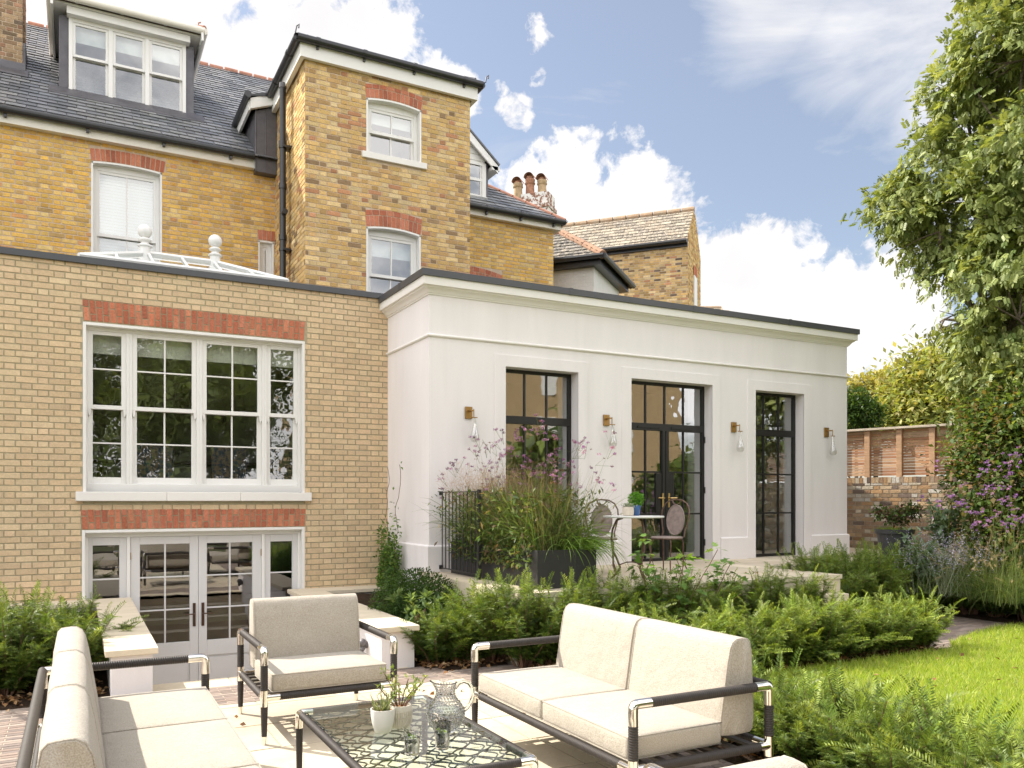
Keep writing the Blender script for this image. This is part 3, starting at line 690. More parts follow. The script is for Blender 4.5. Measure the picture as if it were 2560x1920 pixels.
brick_wall(mb, (TX0, 0, 0), (0, 1, 0), (-1, 0, 0), YT, 15.6, 4.0, 8.6, pal=PAL_TOW, seed=17, m=1, jit=.14, rag=.006)
mb.build('tower_side', [MT['mortar_old'], MT['brick_old']], house, fixn=False)
sash_window(house, *W1, YM, rise=.035, zmid=5.97, blind=5.1)
sash_window(house, *W2, YM, rise=.012, cols=1, zmid=5.3, surround=.03, reveal=.06)
sash_window(house, *T1, YT, rise=.05, zmid=7.62, blind=7.80, sill=7.11)
sash_window(house, *T2, YT, rise=.05, zmid=5.28, blind=5.62, sill=4.66)
# eaves: fascia boards, gutters, brackets
fa = MB(); fa.box(GX, 2.76, YM - .13, YM + .02, 7.43, 7.59); fa.box(TX1, 9.2, YR - .13, YR + .02, 7.40, 7.55)
fa.box(9.08, 9.2, YR + .02, 26, 7.40, 7.55)
fa.build('fascia', MT['cream'], house)
fa = MB()
fa.box(TX0 - .10, TX1 + .10, YT - .10, YT - .03, 8.45, 8.66); fa.box(TX0 - .10, TX0 - .03, YT - .03, 15.4, 8.45, 8.66); fa.box(TX1 + .03, TX1 + .10, YT - .03, 15.4, 8.45, 8.66)
fa.build('tower_fascia', MT['joinery'], house)
gu = MB()
gu.tube([(GX, YM - .20, 7.61), (2.74, YM - .20, 7.61)], .062, 10); gu.tube([(TX1, YR - .2, 7.555), (9.24, YR - .2, 7.555)], .06, 10); gu.tube([(9.24, YR - .2, 7.555), (9.24, 26, 7.555)], .06, 10)
gx0, gx1, gy = TX0 - .16, TX1 + .16, YT - .16
gu.tube([(gx0, 15.6, 8.70), (gx0, gy, 8.70)], .058, 10); gu.tube([(gx0, gy, 8.70), (gx1, gy, 8.70)], .058, 10); gu.tube([(gx1, gy, 8.70), (gx1, 15.6, 8.70)], .058, 10)
for x in (-2.7, -.98, .15, 1.28, 2.35): gu.box(x - .02, x + .02, YM - .2, YM - .12, 7.50, 7.57); gu.tube([(x - .03, YM - .2, 7.61), (x + .03, YM - .2, 7.61)], .07, 10)
for x in (3.3, 4.05, 4.9, 5.8): gu.box(x - .018, x + .018, gy + .02, YT - .09, 8.60, 8.66); gu.tube([(x - .03, gy, 8.70), (x + .03, gy, 8.70)], .066, 10)
for y in (13.2, 14.2): gu.tube([(gx0, y - .03, 8.70), (gx0, y + .03, 8.70)], .066, 10)
for x in (7.4, 8.2, 9.0): gu.box(x - .02, x + .02, YR - .2, YR - .12, 7.44, 7.50); gu.tube([(x - .03, YR - .2, 7.555), (x + .03, YR - .2, 7.555)], .067, 10)
gu.build('gutter', MT['gutter'], house, smooth=50)
# soil pipe on the tower side
px, py = TX0 - .13, 13.80
dp = MB(); dp.tube([(px, py, 4.4), (px, py, 8.42)], .053, 12)
for z in (5.9, 6.75, 7.45): dp.tube([(px, py, z), (px, py, z + .09)], .066, 12)
for z in (5.72, 7.42): dp.box(px - .01, TX0, py - .10, py + .10, z, z + .035); dp.tube([(px, py, z), (px, py, z + .05)], .064, 12)
dp.tube([(px, py, 6.3), (px + .02, py - .07, 6.36), (px + .02, py - .10, 6.36)], .045, 10)
dp.build('soil_pipe', MT['gutter'], house, smooth=50)
dp = MB(); dp.tube([(px, py, 8.42), (px, py, 8.50)], .06, 12); dp.build('pipe_cap', MT['lead'], house, smooth=50)
# roofs
PT = .76; nrm = Vector((0, -PT, 1)).normalized(); S = Vector((0, 1, PT)).normalized(); YE0 = YM - .24; ZE0 = 7.60
YRg = 20.05; ZRg = ZE0 + PT * (YRg - YE0); SL = (YRg - YE0) / S.y; RX = 9.35
rf = MB()
rf.add([(GX, YE0, ZE0), (TX1 - .3, YE0, ZE0), (TX1 - .3, YRg, ZRg), (GX, YRg, ZRg)], [(0, 1, 2, 3)], 1, (.1, .1, .1))
rf.add([(GX, 25.3, ZE0), (TX1 - .3, 25.3, ZE0), (TX1 - .3, YRg, ZRg), (GX, YRg, ZRg)], [(3, 2, 1, 0)], 1, (.1, .1, .1))
rf.add([(TX1 - .3, YE0, ZE0), (TX1 - .3, 25.3, ZE0), (TX1 - .3, YRg, ZRg)], [(0, 1, 2)], 1, (.1, .1, .1))
slates(rf, (0, YE0, ZE0), (1, 0, 0), S, nrm, GX, TX0, 0, SL, w=.28, ex=.195, pal=PAL_SLATE, seed=3)
slates(rf, (0, YE0, ZE0), (1, 0, 0), S, nrm, TX0, TX1 - .3, 2.2, SL, w=.28, ex=.195, pal=PAL_SLATE, seed=33)
Y2, Z2 = YR - .25, 7.55; RX = 9.30; H2 = RX - 5.5
rf.add([(5.5, Y2, Z2), (RX, Y2, Z2), (RX - H2, Y2 + H2, Z2 + PT * H2), (5.5, Y2 + H2, Z2 + PT * H2)], [(0, 1, 2, 3)], 1, (.1, .1, .1))
rf.add([(RX, Y2, Z2), (RX, Y2 + 2 * H2, Z2), (RX - H2, Y2 + H2, Z2 + PT * H2)], [(0, 1, 2)], 1, (.1, .1, .1))
slates(rf, (0, Y2, Z2), (1, 0, 0), S, nrm, TX1 - .4, RX, 0, H2 / S.y, w=.28, ex=.195, pal=PAL_SLATE, seed=34, umaxf=lambda s: RX - s * S.y)
rf.build('roof', [MT['slate'], MT['slate']], house, fixn=False)
def ridge_tiles(mb, a, b, r=.07, L=.32):
    a, b = Vector(a), Vector(b); n = max(1, int((b - a).length / L)); rg = random.Random(7)
    for i in range(n):
        p = a.lerp(b, i / n); q = a.lerp(b, (i + 1) / n - .004); j = rg.uniform(-.006, .006)
        mb.tube([p + Vector((0, 0, j)), q + Vector((0, 0, j))], [r, r * .96], 10)
rd = MB(); ridge_tiles(rd, (GX, YRg, ZRg + .0), (TX1 - .3, YRg, ZRg)); rd.build('ridge_tiles', MT['terracotta'], house, smooth=40); rd = MB()
ridge_tiles(rd, (RX - .05, Y2 + .05, Z2 + .035), (RX - H2, Y2 + H2, Z2 + PT * H2), r=.06)
rd.build('hip_tiles', MT['terracotta'], house, smooth=40)
# tower roof
tr = MB(); ax = (TX0 + TX1) / 2; tz0 = 8.73; e = .20; hy = 1.65
ta = [(TX0 - e, YT - e, tz0), (TX1 + e, YT - e, tz0), (TX1 + e, 18, tz0), (TX0 - e, 18, tz0)]; ap = (ax, YT - e + hy, tz0 + .72); aq = (ax, 18, tz0 + .72)
tr.add(ta + [ap, aq], [(0, 1, 4), (1, 2, 5, 4), (3, 0, 4, 5), (2, 3, 5)], 0, (.1, .105, .12))
tr.add([(TX0 - .18, YT - .18, 8.665), (TX1 + .18, YT - .18, 8.665), (TX1 + .18, 18, 8.665), (TX0 - .18, 18, 8.665)], [(0, 1, 2, 3)], 0, (.1, .105, .12))
tr.build('tower_roof', MT['slate'], house, fixn=False)
rd = MB(); ridge_tiles(rd, Vector(ta[1]).lerp(Vector(ap), .08), ap, r=.05); ridge_tiles(rd, Vector(ta[0]).lerp(Vector(ap), .15), ap, r=.045)
for q in (ta[0], ta[1]): rd.tube([(q[0], q[1], q[2]), (q[0] + .02, q[1], q[2] + .10), (q[0] + .06, q[1], q[2] + .14), (q[0] + .05, q[1], q[2] + .08)], .012, 6)
rd.build('tower_hip_tiles', MT['lead'], house, smooth=40)
# lead-clad roof return between main roof and tower
lb = MB(); lb.hexa([(2.76, 14.82, 7.36), (3.14, 14.82, 7.36), (3.14, 17.0, 7.36), (2.76, 17.0, 7.36), (2.76, 14.82, 8.42), (3.14, 14.82, 8.58), (3.14, 17.0, 8.9), (2.76, 17.0, 8.9)])
lb.box(2.755, 2.775, 14.80, 14.83, 7.36, 8.42); lb.box(2.93, 2.945, 14.81, 14.83, 7.36, 8.48)
lb.build('lead_cheek', MT['lead'], house, bevel=.01)
lb = MB(); lb.hexa([(2.66, 14.72, 8.40), (3.05, 14.72, 8.55), (3.05, 14.80, 8.55), (2.66, 14.80, 8.40), (2.66, 14.72, 8.58), (3.05, 14.72, 8.74), (3.05, 14.80, 8.74), (2.66, 14.80, 8.58)])
lb.box(2.64, 2.68, 14.80, 16.9, 8.40, 8.58); lb.build('return_fascia', MT['joinery'], house)
lb = MB(); lb.tube([(2.61, 14.66, 8.62), (2.61, 16.7, 8.62)], .06, 10); lb.hexa([(2.6, 14.7, 8.60), (3.1, 14.7, 8.70), (3.1, 17, 8.70), (2.6, 17, 8.60), (2.6, 14.7, 8.62), (3.1, 14.7, 8.79), (3.1, 17, 8.79), (2.6, 17, 8.62)])
lb.build('return_gutter', MT['gutter'], house, smooth=45)
# big dormer with three sashes
YD = 16.2; D0, D1, DZ0, DZ1 = -.13, 1.77, 8.655, 9.965
dm = MB()
zr = lambda y: ZE0 + PT * (y - YE0)
for (a, b) in ((D0 - .15, D0), (D1, D1 + .14)):
    dm.hexa([(a, YD, 8.60), (b, YD, 8.60), (b, 19, 8.6), (a, 19, 8.6), (a, YD, 10.0), (b, YD, 10.0), (b, 19, 10.0), (a, 19, 10.0)])
dm.box(D0, D1, YD + .25, YD + 2.6, 8.5, 8.6)
dm.hexa([(D0 - .3, YD - .28, zr(YD - .28) + .02), (D1 + .3, YD - .28, zr(YD - .28) + .02), (D1 + .3, YD, zr(YD) + .02), (D0 - .3, YD, zr(YD) + .02),
         (D0 - .3, YD - .28, zr(YD - .28) + .05), (D1 + .3, YD - .28, zr(YD - .28) + .05), (D1 + .3, YD, zr(YD) + .06), (D0 - .3, YD, zr(YD) + .06)])
dm = dm.build('dormer', MT['lead'], house, bevel=.01)
dw = MB(); bays = [(D0 + .03, D0 + .62), (D0 + .66, D0 + 1.24), (D0 + 1.28, D1 - .03)]
dw.box(D0, D0 + .06, YD - .04, YD + .12, DZ0, DZ1); dw.box(D1 - .06, D1, YD - .04, YD + .12, DZ0, DZ1); dw.box(D0 + .06, D1 - .06, YD - .04, YD + .12, DZ1 - .06, DZ1)
dw.box(D0 - .01, D1 + .01, YD - .07, YD + .12, DZ0 - .06, DZ0 + .03)
for k in range(3):
    a = D0 + .06 + k * (D1 - D0 - .12) / 3; b = a + (D1 - D0 - .12) / 3
    if k: dw.box(a - .035, a + .035, YD - .04, YD + .1, DZ0, DZ1 - .06)
    a0, b0 = a + (.035 if k else 0), b - (.035 if k < 2 else 0)
    for (za, zb, y) in ((9.31, DZ1 - .06, YD - .02), (DZ0 + .03, 9.35, YD + .03)):
        dw.box(a0, a0 + .045, y, y + .045, za, zb); dw.box(b0 - .045, b0, y, y + .045, za, zb); dw.box(a0 + .045, b0 - .045, y, y + .045, za, za + .045); dw.box(a0 + .045, b0 - .045, y, y + .045, zb - .045, zb)
dw.build('sash_frames', MT['joinery'], dm, bevel=.004)
g = MB(); g.box(D0 + .07, D1 - .07, YD + .0, YD + .006, 9.33, DZ1 - .07); g.box(D0 + .07, D1 - .07, YD + .05, YD + .056, DZ0 + .04, 9.33); g.build('glass', MT['upglass'], dm)
g = MB(); g.box(D0 + .07, D1 - .07, YD + .10, YD + .105, 9.62, DZ1 - .05); g.build('blind', MT['blind'], dm)
g = MB(); g.add([(D0, YD + 1.6, 8.6), (D1, YD + 1.6, 8.6), (D1, YD + 1.6, 10), (D0, YD + 1.6, 10)], [(0, 1, 2, 3)]); g.build('room', MT['interior'], dm)
g = MB(); g.box(D0 - .03, D1 + .06, YD - .17, YD + .0, DZ1 + .0, DZ1 + .13); g.box(D0 - .27, D0 - .23, YD - .34, 18.3, 9.97, 10.12); g.box(D1 + .23, D1 + .27, YD - .34, 18.3, 9.97, 10.12)
g.box(D0 - .23, D1 + .23, YD - .2, 18.3, 10.10, 10.13); g.build('dormer_fascia', MT['joinery'], dm, bevel=.005)
g = MB(); g.tube([(D0 - .28, YD - .30, 10.17), (D1 + .29, YD - .30, 10.17)], .062, 10); g.tube([(D0 - .28, YD - .30, 10.17), (D0 - .28, 18.5, 10.17)], .062, 10); g.tube([(D1 + .29, YD - .30, 10.17), (D1 + .29, 18.5, 10.17)], .062, 10)
for x in (D0 + .1, D0 + .8, D0 + 1.5): g.tube([(x, YD - .3, 10.17), (x + .05, YD - .3, 10.17)], .069, 10)
g.build('dormer_gutter', MT['cream'], dm, smooth=50)
g = MB(); xa, xb = D0 - .28, D1 + .29; za = 10.2; mxx = (xa + xb) / 2
g.add([(xa, YD - .3, za), (xb, YD - .3, za), (xb, 19, za), (xa, 19, za), (mxx, YD + .9, za + .42), (mxx, 19, za + .42)], [(0, 1, 4), (1, 2, 5, 4), (3, 0, 4, 5)], 0, (.3, .14, .1))
ridge_tiles(g, (xb, YD - .3, za), (mxx, YD + .9, za + .42), r=.07); ridge_tiles(g, (xa, YD - .3, za), (mxx, YD + .9, za + .42), r=.07)
g.tube([(xb - .1, YD - .25, za), (xb - .1, YD - .25, za + .12), (xb - .06, YD - .25, za + .14)], .012, 6)
g.build('dormer_roof', MT['terracotta'], dm)
# small gabled dormer right of the tower
YG = 15.55; g = MB(); gx, gw = 6.88, .78
g.prism([(gx - gw, 7.9), (gx + gw, 7.9), (gx + gw, 8.72), (gx, 9.40), (gx - gw, 8.72)], (0, 0, 0), (1, 0, 0), (0, 0, 1), (0, 1, 0), YG, YG + 2.2)
gd = g.build('gable_dormer', MT['lead'], house)
g = MB(); g.prism([(gx - gw + .12, 8.66), (gx + gw - .12, 8.66), (gx + gw - .04, 8.75), (gx, 9.38), (gx - gw, 8.72)], (0, 0, 0), (1, 0, 0), (0, 0, 1), (0, 1, 0), YG - .02, YG)
for k in range(5): g.box(gx - .7 + k * .12, gx + .7 - k * .12, YG - .035, YG - .02, 8.70 + k * .13, 8.81 + k * .13)
for sg in (-1, 1):
    g.prism([(gx, 9.47), (gx + sg * (gw + .16), 8.62), (gx + sg * (gw + .16), 8.46), (gx, 9.28)], (0, 0, 0), (1, 0, 0), (0, 0, 1), (0, 1, 0), YG - .16, YG - .12)
    g.box(*sorted((gx + sg * (gw + .02), gx + sg * (gw + .20))), YG - .16, YG + 1.5, 8.52, 8.60)
a, b, z0, z1 = gx - .62, gx + .62, 7.92, 8.66
g.box(a - .09, a, YG - .05, YG, z0, z1); g.box(b, b + .09, YG - .05, YG, z0, z1); g.box(a, b, YG - .05, YG, z1 - .06, z1); g.box(a - .12, b + .12, YG - .09, YG, z0 - .05, z0 + .02)
for xx in (a + .41, a + .82): g.box(xx - .04, xx + .04, YG - .05, YG, z0, z1 - .06)
g.box(a, b, YG - .04, YG, 8.27, 8.33); g.box(a, b, YG - .03, YG, z0 + .02, z0 + .07)
for xx in (a, a + .45, a + .86, b - .04): g.box(xx, xx + .035, YG - .035, YG, z0, z1)
g.build('bargeboards_and_sashes', MT['joinery'], gd)
g = MB(); g.box(a, b, YG - .022, YG - .016, z0, z1 - .05); g.build('glass', MT['upglass'], gd)
g = MB()
for sg in (-1, 1):
    g.hexa([(gx, YG - .18, 9.48), (gx + sg * (gw + .18), YG - .18, 8.62), (gx + sg * (gw + .18), 18.5, 8.62), (gx, 18.5, 9.48), (gx, YG - .18, 9.52), (gx + sg * (gw + .2), YG - .18, 8.655), (gx + sg * (gw + .2), 18.5, 8.655), (gx, 18.5, 9.52)], 0, (.11, .115, .13))
g.build('gable_roof', MT['slate'], gd)
# chimney stack on the left
ch = MB(); cx0, cx1, cy0, cy1, cz0, cz1 = -3.0, -.845, 16.7, 17.7, 8.6, 14.2
for (O, U, N, a, b) in (((0, cy0, 0), (1, 0, 0), (0, -1, 0), cx0, cx1), ((cx1, 0, 0), (0, 1, 0), (1, 0, 0), cy0, cy1)):
    ch.plate([(a, cz0), (b, cz0), (b, cz1), (a, cz1)], [], O, U, (0, 0, 1), 0, (.4, .4, .4))
    brick_wall(ch, O, U, N, a, b, 9.0, 12.5, pal=[(.30, .20, .12), (.36, .25, .15), (.24, .17, .11), (.40, .28, .17), (.20, .15, .11), (.33, .19, .12)], seed=31, m=1, jit=.15, rag=.005)
ch.box(cx0, cx1 - .02, cy0 + .02, cy1, cz0, cz1); ch.box(cx0 - .08, cx1 + .08, cy0 - .08, cy1 + .08, 13.7, 13.9)
chim = ch.build('chimney', [MT['mortar_old'], MT['brick_old']], house, fixn=False)
ch = MB(); ch.box(cx0, cx1 + .05, cy0 - .05, cy0, 8.7, 9.22); ch.box(cx1, cx1 + .05, cy0, cy1, 8.9, 9.6)
ch.hexa([(cx0, cy0 - .3, zr(cy0 - .3) + .03), (cx1 + .1, cy0 - .3, zr(cy0 - .3) + .03), (cx1 + .1, cy0, zr(cy0) + .03), (cx0, cy0, zr(cy0) + .03)] + [(cx0, cy0 - .3, zr(cy0 - .3) + .06), (cx1 + .1, cy0 - .3, zr(cy0 - .3) + .06), (cx1 + .1, cy0, zr(cy0) + .06), (cx0, cy0, zr(cy0) + .06)])
ch.build('lead_flashing', MT['lead'], chim, bevel=.01)
for k in range(4):
    ch = MB(); ch.lathe([(.16, 0), (.13, .35), (.14, .4), (.11, .45)], (cx0 + .35 + k * .5, 17.2, cz1), 12); ch.build('chimney_pot', MT['chimneypot'], chim, smooth=40)

# ============================================================ buff brick extension
YE = 11.17
ext = thing('brick_extension', 'flat-roofed buff brick garden extension with a big white window above double doors', 'extension', (1.4, YE, 0))
EW = (.06, 2.73, 1.70, 3.75); ED = (.05, 2.73, -.98, 1.235)
wall_with('wall', ext, (0, YE, 0), (1, 0, 0), (0, -1, 0), [(GX, -1.0), (3.95, -1.0), (3.95, 4.46), (GX, 4.46)],
          [[(EW[0], EW[2]), (EW[1], EW[2]), (EW[1], EW[3]), (EW[0], EW[3])], [(ED[0], -.99), (ED[1], -.99), (ED[1], ED[3]), (ED[0], ED[3])]],
          blk([(EW[0], EW[1], 1.58, 3.76), (EW[0] - .0, EW[1] + .03, 3.75, 4.03), (ED[0], ED[1], -1, 1.235), (ED[0] - .01, ED[1] + .01, 1.22, 1.495)]),
          MT['mortar_new'], MT['brick_new'], PAL_NEW, (GX, 3.95), (-1.0, 4.45), 21, jit=.045, rag=.003, joint=.011,
          arches=[(EW[0] + .01, EW[1] - .01, lambda x: 3.762, .26, 37, dict(skew=.016, rows='alt', seed=5)), (ED[0], ED[1], lambda x: 1.24, .25, 37, dict(skew=.012, rows='alt', seed=6))])
cp = MB(); cp.box(GX, 3.87, YE - .045, YE + .35, 4.445, 4.525); cp.build('coping', MT['coping'], ext, bevel=.004)
rfm = MB(); rfm.add([(GX, YE + .3, 4.40), (3.95, YE + .3, 4.40), (3.95, YM, 4.40), (GX, YM, 4.40)], [(0, 1, 2, 3)]); rfm.build('flat_roof', MT['coping'], ext)
# window with four sashes
wf = MB(); yr = YE + .10
wf.box(EW[0], EW[0] + .035, YE - .012, yr + .02, EW[2], EW[3]); wf.box(EW[1] - .035, EW[1], YE - .012, yr + .02, EW[2], EW[3]); wf.box(EW[0] + .035, EW[1] - .035, YE - .012, yr + .02, EW[3] - .035, EW[3])
bays = [(.169, .485, 1), (.663, 1.306, 2), (1.487, 2.129, 2), (2.302, 2.607, 1)]
edges = [EW[0] + .035] + [(bays[i][1] + bays[i + 1][0]) / 2 for i in range(3)] + [EW[1] - .035]
wf.box(EW[0] + .035, EW[1] - .035, yr - .01, yr + .10, EW[2], 1.80); wf.box(EW[0] + .035, EW[1] - .035, yr, yr + .12, 3.675, 3.715)
for i, (a, b, c) in enumerate(bays):
    l, r = edges[i], edges[i + 1]
    wf.box(l, a - .055, yr, yr + .12, 1.80, 3.675); wf.box(b + .055, r, yr, yr + .12, 1.80, 3.675)
win = wf.build('window', MT['joinery'], ext, bevel=.004)
for i, (a, b, c) in enumerate(bays):
    for (za, zb, y, pz0, pz1, bar) in ((2.718, 3.675, yr + .015, 2.768, 3.63, 3.21), (1.80, 2.768, yr + .06, 1.881, 2.718, 2.303)):
        s = MB(); s.box(a - .055, a, y, y + .04, za, zb); s.box(b, b + .055, y, y + .04, za, zb); s.box(a, b, y, y + .04, za, pz0); s.box(a, b, y, y + .04, pz1, zb)
        s.box(a, b, y + .004, y + .036, bar - .009, bar + .009)
        if c == 2: m_ = (a + b) / 2; s.box(m_ - .010, m_ + .010, y + .003, y + .037, pz0, bar - .009); s.box(m_ - .010, m_ + .010, y + .003, y + .037, bar + .009, pz1)
        if za > 2.5:
            for xx in (a - .055, b + .02): s.prism([(0, 0), (.035, 0), (.035, -.05), (.02, -.09), (.008, -.07)], (xx, y, za), (1, 0, 0), (0, 0, 1), (0, 1, 0), 0, .04)
        s.build('sash', MT['joinery'], win, bevel=.003)
        s = MB(); s.box(a - .005, b + .005, y + .018, y + .024, pz0 - .005, pz1 + .005); s.build('glass', MT['wavyglass'], win)
s = MB()
for (x0, x1) in ((-.018, .99), (.992, 1.88), (1.882, 2.81)): s.box(x0, x1, YE - .075, YE + .095, 1.586, 1.70)
s.build('sill', MT['trimwhite'], win, bevel=.008)
s = MB()
for (a, b, c) in bays: s.box(a - .03, b + .03, yr + .16, yr + .165, 3.42, 3.66)
s.build('blind', MT['fabricwhite'], win)
# doors
df = MB(); yr = YE + .10; z1 = 1.235
df.box(.05, .085, YE - .012, yr + .02, -.98, z1); df.box(2.695, 2.73, YE - .012, yr + .02, -.98, z1); df.box(.085, 2.695, YE - .012, yr + .02, z1 - .035, z1)
df.box(.085, 2.695, yr, yr + .12, 1.14, 1.20)
df.box(.085, .12, yr, yr + .12, -.98, 1.14); df.box(.545, .584, yr, yr + .12, -.98, 1.14); df.box(2.18, 2.22, yr, yr + .12, -.98, 1.14); df.box(2.66, 2.695, yr, yr + .12, -.98, 1.14)
dfo = df.build('door_frame', MT['joinery'], ext, bevel=.004)
def leaf_door(name, x0, x1, a, b, cols, panel=True):
    s = MB(); y = yr + .02; t = .05
    s.box(x0, a, y, y + t, -.96, 1.138); s.box(b, x1, y, y + t, -.96, 1.138); s.box(a, b, y, y + t, 1.04, 1.138); s.box(a, b, y, y + t, -.42, -.221)
    s.box(a, b, y, y + t, -.96, -.84); s.box(a, b, y + .02, y + .04, -.84, -.42)
    if b - a > .4: s.box(a + .03, b - .03, y + .008, y + .02, -.81, -.45)
    for z in (.62, .20): s.box(a, b, y + .005, y + .045, z - .009, z + .009)
    if cols == 2: m_ = (a + b) / 2; s.box(m_ - .010, m_ + .010, y + .004, y + .046, -.221, 1.04)
    o = s.build(name, MT['doorgrey'] if cols == 2 else MT['doorgrey'], ext, bevel=.004)
    s = MB(); s.box(a - .005, b + .005, y + .02, y + .026, -.23, 1.045); s.build('glass', MT['doorglass'], o)
    return o
leaf_door('side_light', .12, .545, .167, .462, 1); leaf_door('side_light', 2.22, 2.66, 2.299, 2.59, 1)
for (x0, x1, a, b, hx, sg, hg) in ((.586, 1.384, .695, 1.281, 1.335, -1, .586), (1.388, 2.178, 1.49, 2.064, 1.44, 1, 2.178)):
    o = leaf_door('door', x0, x1, a, b, 2)
    s = MB(); s.box(hx - .017, hx + .017, yr + .010, yr + .02, -.03, .27); s.tube([(hx, yr + .015, .135), (hx, yr - .04, .135), (hx + sg * .02, yr - .045, .135), (hx + sg * .12, yr - .045, .135)], .008, 8)
    s.build('door_handle', MT['bronze'], o, smooth=40)
    s = MB()
    for z in (.9, -.7): s.tube([(hg, yr + .01, z - .045), (hg, yr + .01, z + .045)], .008, 8)
    s.build('hinge', MT['brass'], o, smooth=40)
# rooms behind
def room(parent, x0, x1, y0, y1, z0, z1, wall, floor, name='room', ceil=None):
    r = MB()
    r.add([(x0, y0, z0), (x1, y0, z0), (x1, y1, z0), (x0, y1, z0)], [(0, 1, 2, 3)], 1)
    r.add([(x0, y0, z1), (x1, y0, z1), (x1, y1, z1), (x0, y1, z1)], [(0, 3, 2, 1)], 0)
    r.add([(x0, y1, z0), (x1, y1, z0), (x1, y1, z1), (x0, y1, z1)], [(0, 1, 2, 3)], 0)
    r.add([(x0, y0, z0), (x0, y1, z0), (x0, y1, z1), (x0, y0, z1)], [(0, 1, 2, 3)], 0)
    r.add([(x1, y0, z0), (x1, y1, z0), (x1, y1, z1), (x1, y0, z1)], [(3, 2, 1, 0)], 0)
    return r.build(name, [wall, floor], parent, fixn=False)
room(ext, -1.2, 3.7, YE + .32, 14.9, 1.36, 4.3, MT['interior'], MT['intfloor'])
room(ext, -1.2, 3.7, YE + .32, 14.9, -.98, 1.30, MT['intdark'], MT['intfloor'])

# ============================================================ white rendered extension
YW = 9.61; WX0, WX1 = 3.91, 11.49; GZ = .69
wh = thing('rendered_extension', 'long single-storey white rendered extension with three tall black steel openings', 'extension', (7.7, YW, GZ))
OP = [(4.99, 6.12, GZ, 3.36), (7.02, 8.53, GZ, 3.345), (9.41, 10.47, GZ, 3.325)]
wl = MB()
wl.plate([(WX0, GZ - .1), (WX1, GZ - .1), (WX1, 4.42), (WX0, 4.42)], [[(a, c - .05), (b, c - .05), (b, d), (a, d)] for (a, b, c, d) in OP], (0, YW, 0), (1, 0, 0), (0, 0, 1))
for (a, b, c, d) in OP:
    for q in (((a, YW), (a, YW + .34)), ((b, YW + .34), (b, YW))):
        wl.add([(*q[0], c - .05), (*q[1], c - .05), (*q[1], d), (*q[0], d)], [(0, 1, 2, 3)])
    wl.add([(a, YW, d), (b, YW, d), (b, YW + .34, d), (a, YW + .34, d)], [(0, 1, 2, 3)])
wl.add([(WX0, YW, 0), (WX0, YE + .02, 0), (WX0, YE + .02, 4.42), (WX0, YW, 4.42)], [(3, 2, 1, 0)])
wl.add([(WX1, YW, 0), (WX1, 15.2, 0), (WX1, 15.2, 4.42), (WX1, YW, 4.42)], [(0, 1, 2, 3)])
wl.build('wall', MT['stucco'], wh, fixn=False)
for (a, b, c, d) in OP:
    su = MB(); o0, o1, t = a - .165, b + .155, d + .155
    su.prism([(o0, GZ), (a, GZ), (a, d), (b, d), (b, GZ), (o1, GZ), (o1, t), (o0, t)], (0, 0, 0), (1, 0, 0), (0, 0, 1), (0, -1, 0), -YW - .01, -YW + .014)
    su.build('window_surround', MT['stucco'], wh, bevel=.003)
path = [(WX0, YE + .1), (WX0, YW), (WX1, YW), (WX1, 15.2)]
segs = [[(WX0, YE + .0), (WX0, YW), (OP[0][0] - .17, YW)], [(OP[0][1] + .16, YW), (OP[1][0] - .17, YW)], [(OP[1][1] + .16, YW), (OP[2][0] - .17, YW)], [(OP[2][1] + .16, YW), (WX1, YW), (WX1, 15.2)]]
prof = [(-.01, .35), (.028, .35), (.028, 1.012), (.012, 1.028), (-.01, 1.028)]
for sgm in segs: pl = MB(); pl.sweep([(p[0], p[1]) for p in sgm], prof); pl.build('plinth', MT['stucco'], wh)
def outw(path, prof, name, m, **k):
    q = MB(); q.sweep(path, prof); return q.build(name, m, wh, **k)
rnd = [(.03 * math.cos(t), 3.675 + .022 * math.sin(t)) for t in [math.pi * (i / 6 - .5) for i in range(7)]]
outw(path, [(-.01, 3.653)] + rnd + [(-.01, 3.697)], 'string_course', MT['trimwhite'], smooth=50)
outw(path, [(-.02, 4.185), (.015, 4.185), (.018, 4.20), (.03, 4.205), (.038, 4.22), (.06, 4.25), (.085, 4.262), (.09, 4.275), (.12, 4.283), (.12, 4.385), (-.02, 4.385)], 'cornice', MT['trimwhite'], smooth=30)
outw([(WX0, YE - .02)] + path[1:], [(-.35, 4.385), (.145, 4.385), (.145, 4.47), (-.35, 4.48)], 'coping', MT['coping'], bevel=.003)
for x in (5.9, 8.05, 10.0): q = MB(); q.box(x, x + .05, YW - .149, YW + .3, 4.383, 4.474); q.build('coping_joint', MT['coping'], wh)
q = MB(); q.box(WX0 - .149, WX0 + .2, 10.3, 10.34, 4.383, 4.474); q.build('coping_joint', MT['coping'], wh)
q = MB(); q.add([(WX0, YW + .2, 4.36), (WX1, YW + .2, 4.36), (WX1, 15.2, 4.36), (WX0, 15.2, 4.36)], [(0, 1, 2, 3)]); q.build('flat_roof', MT['coping'], wh)
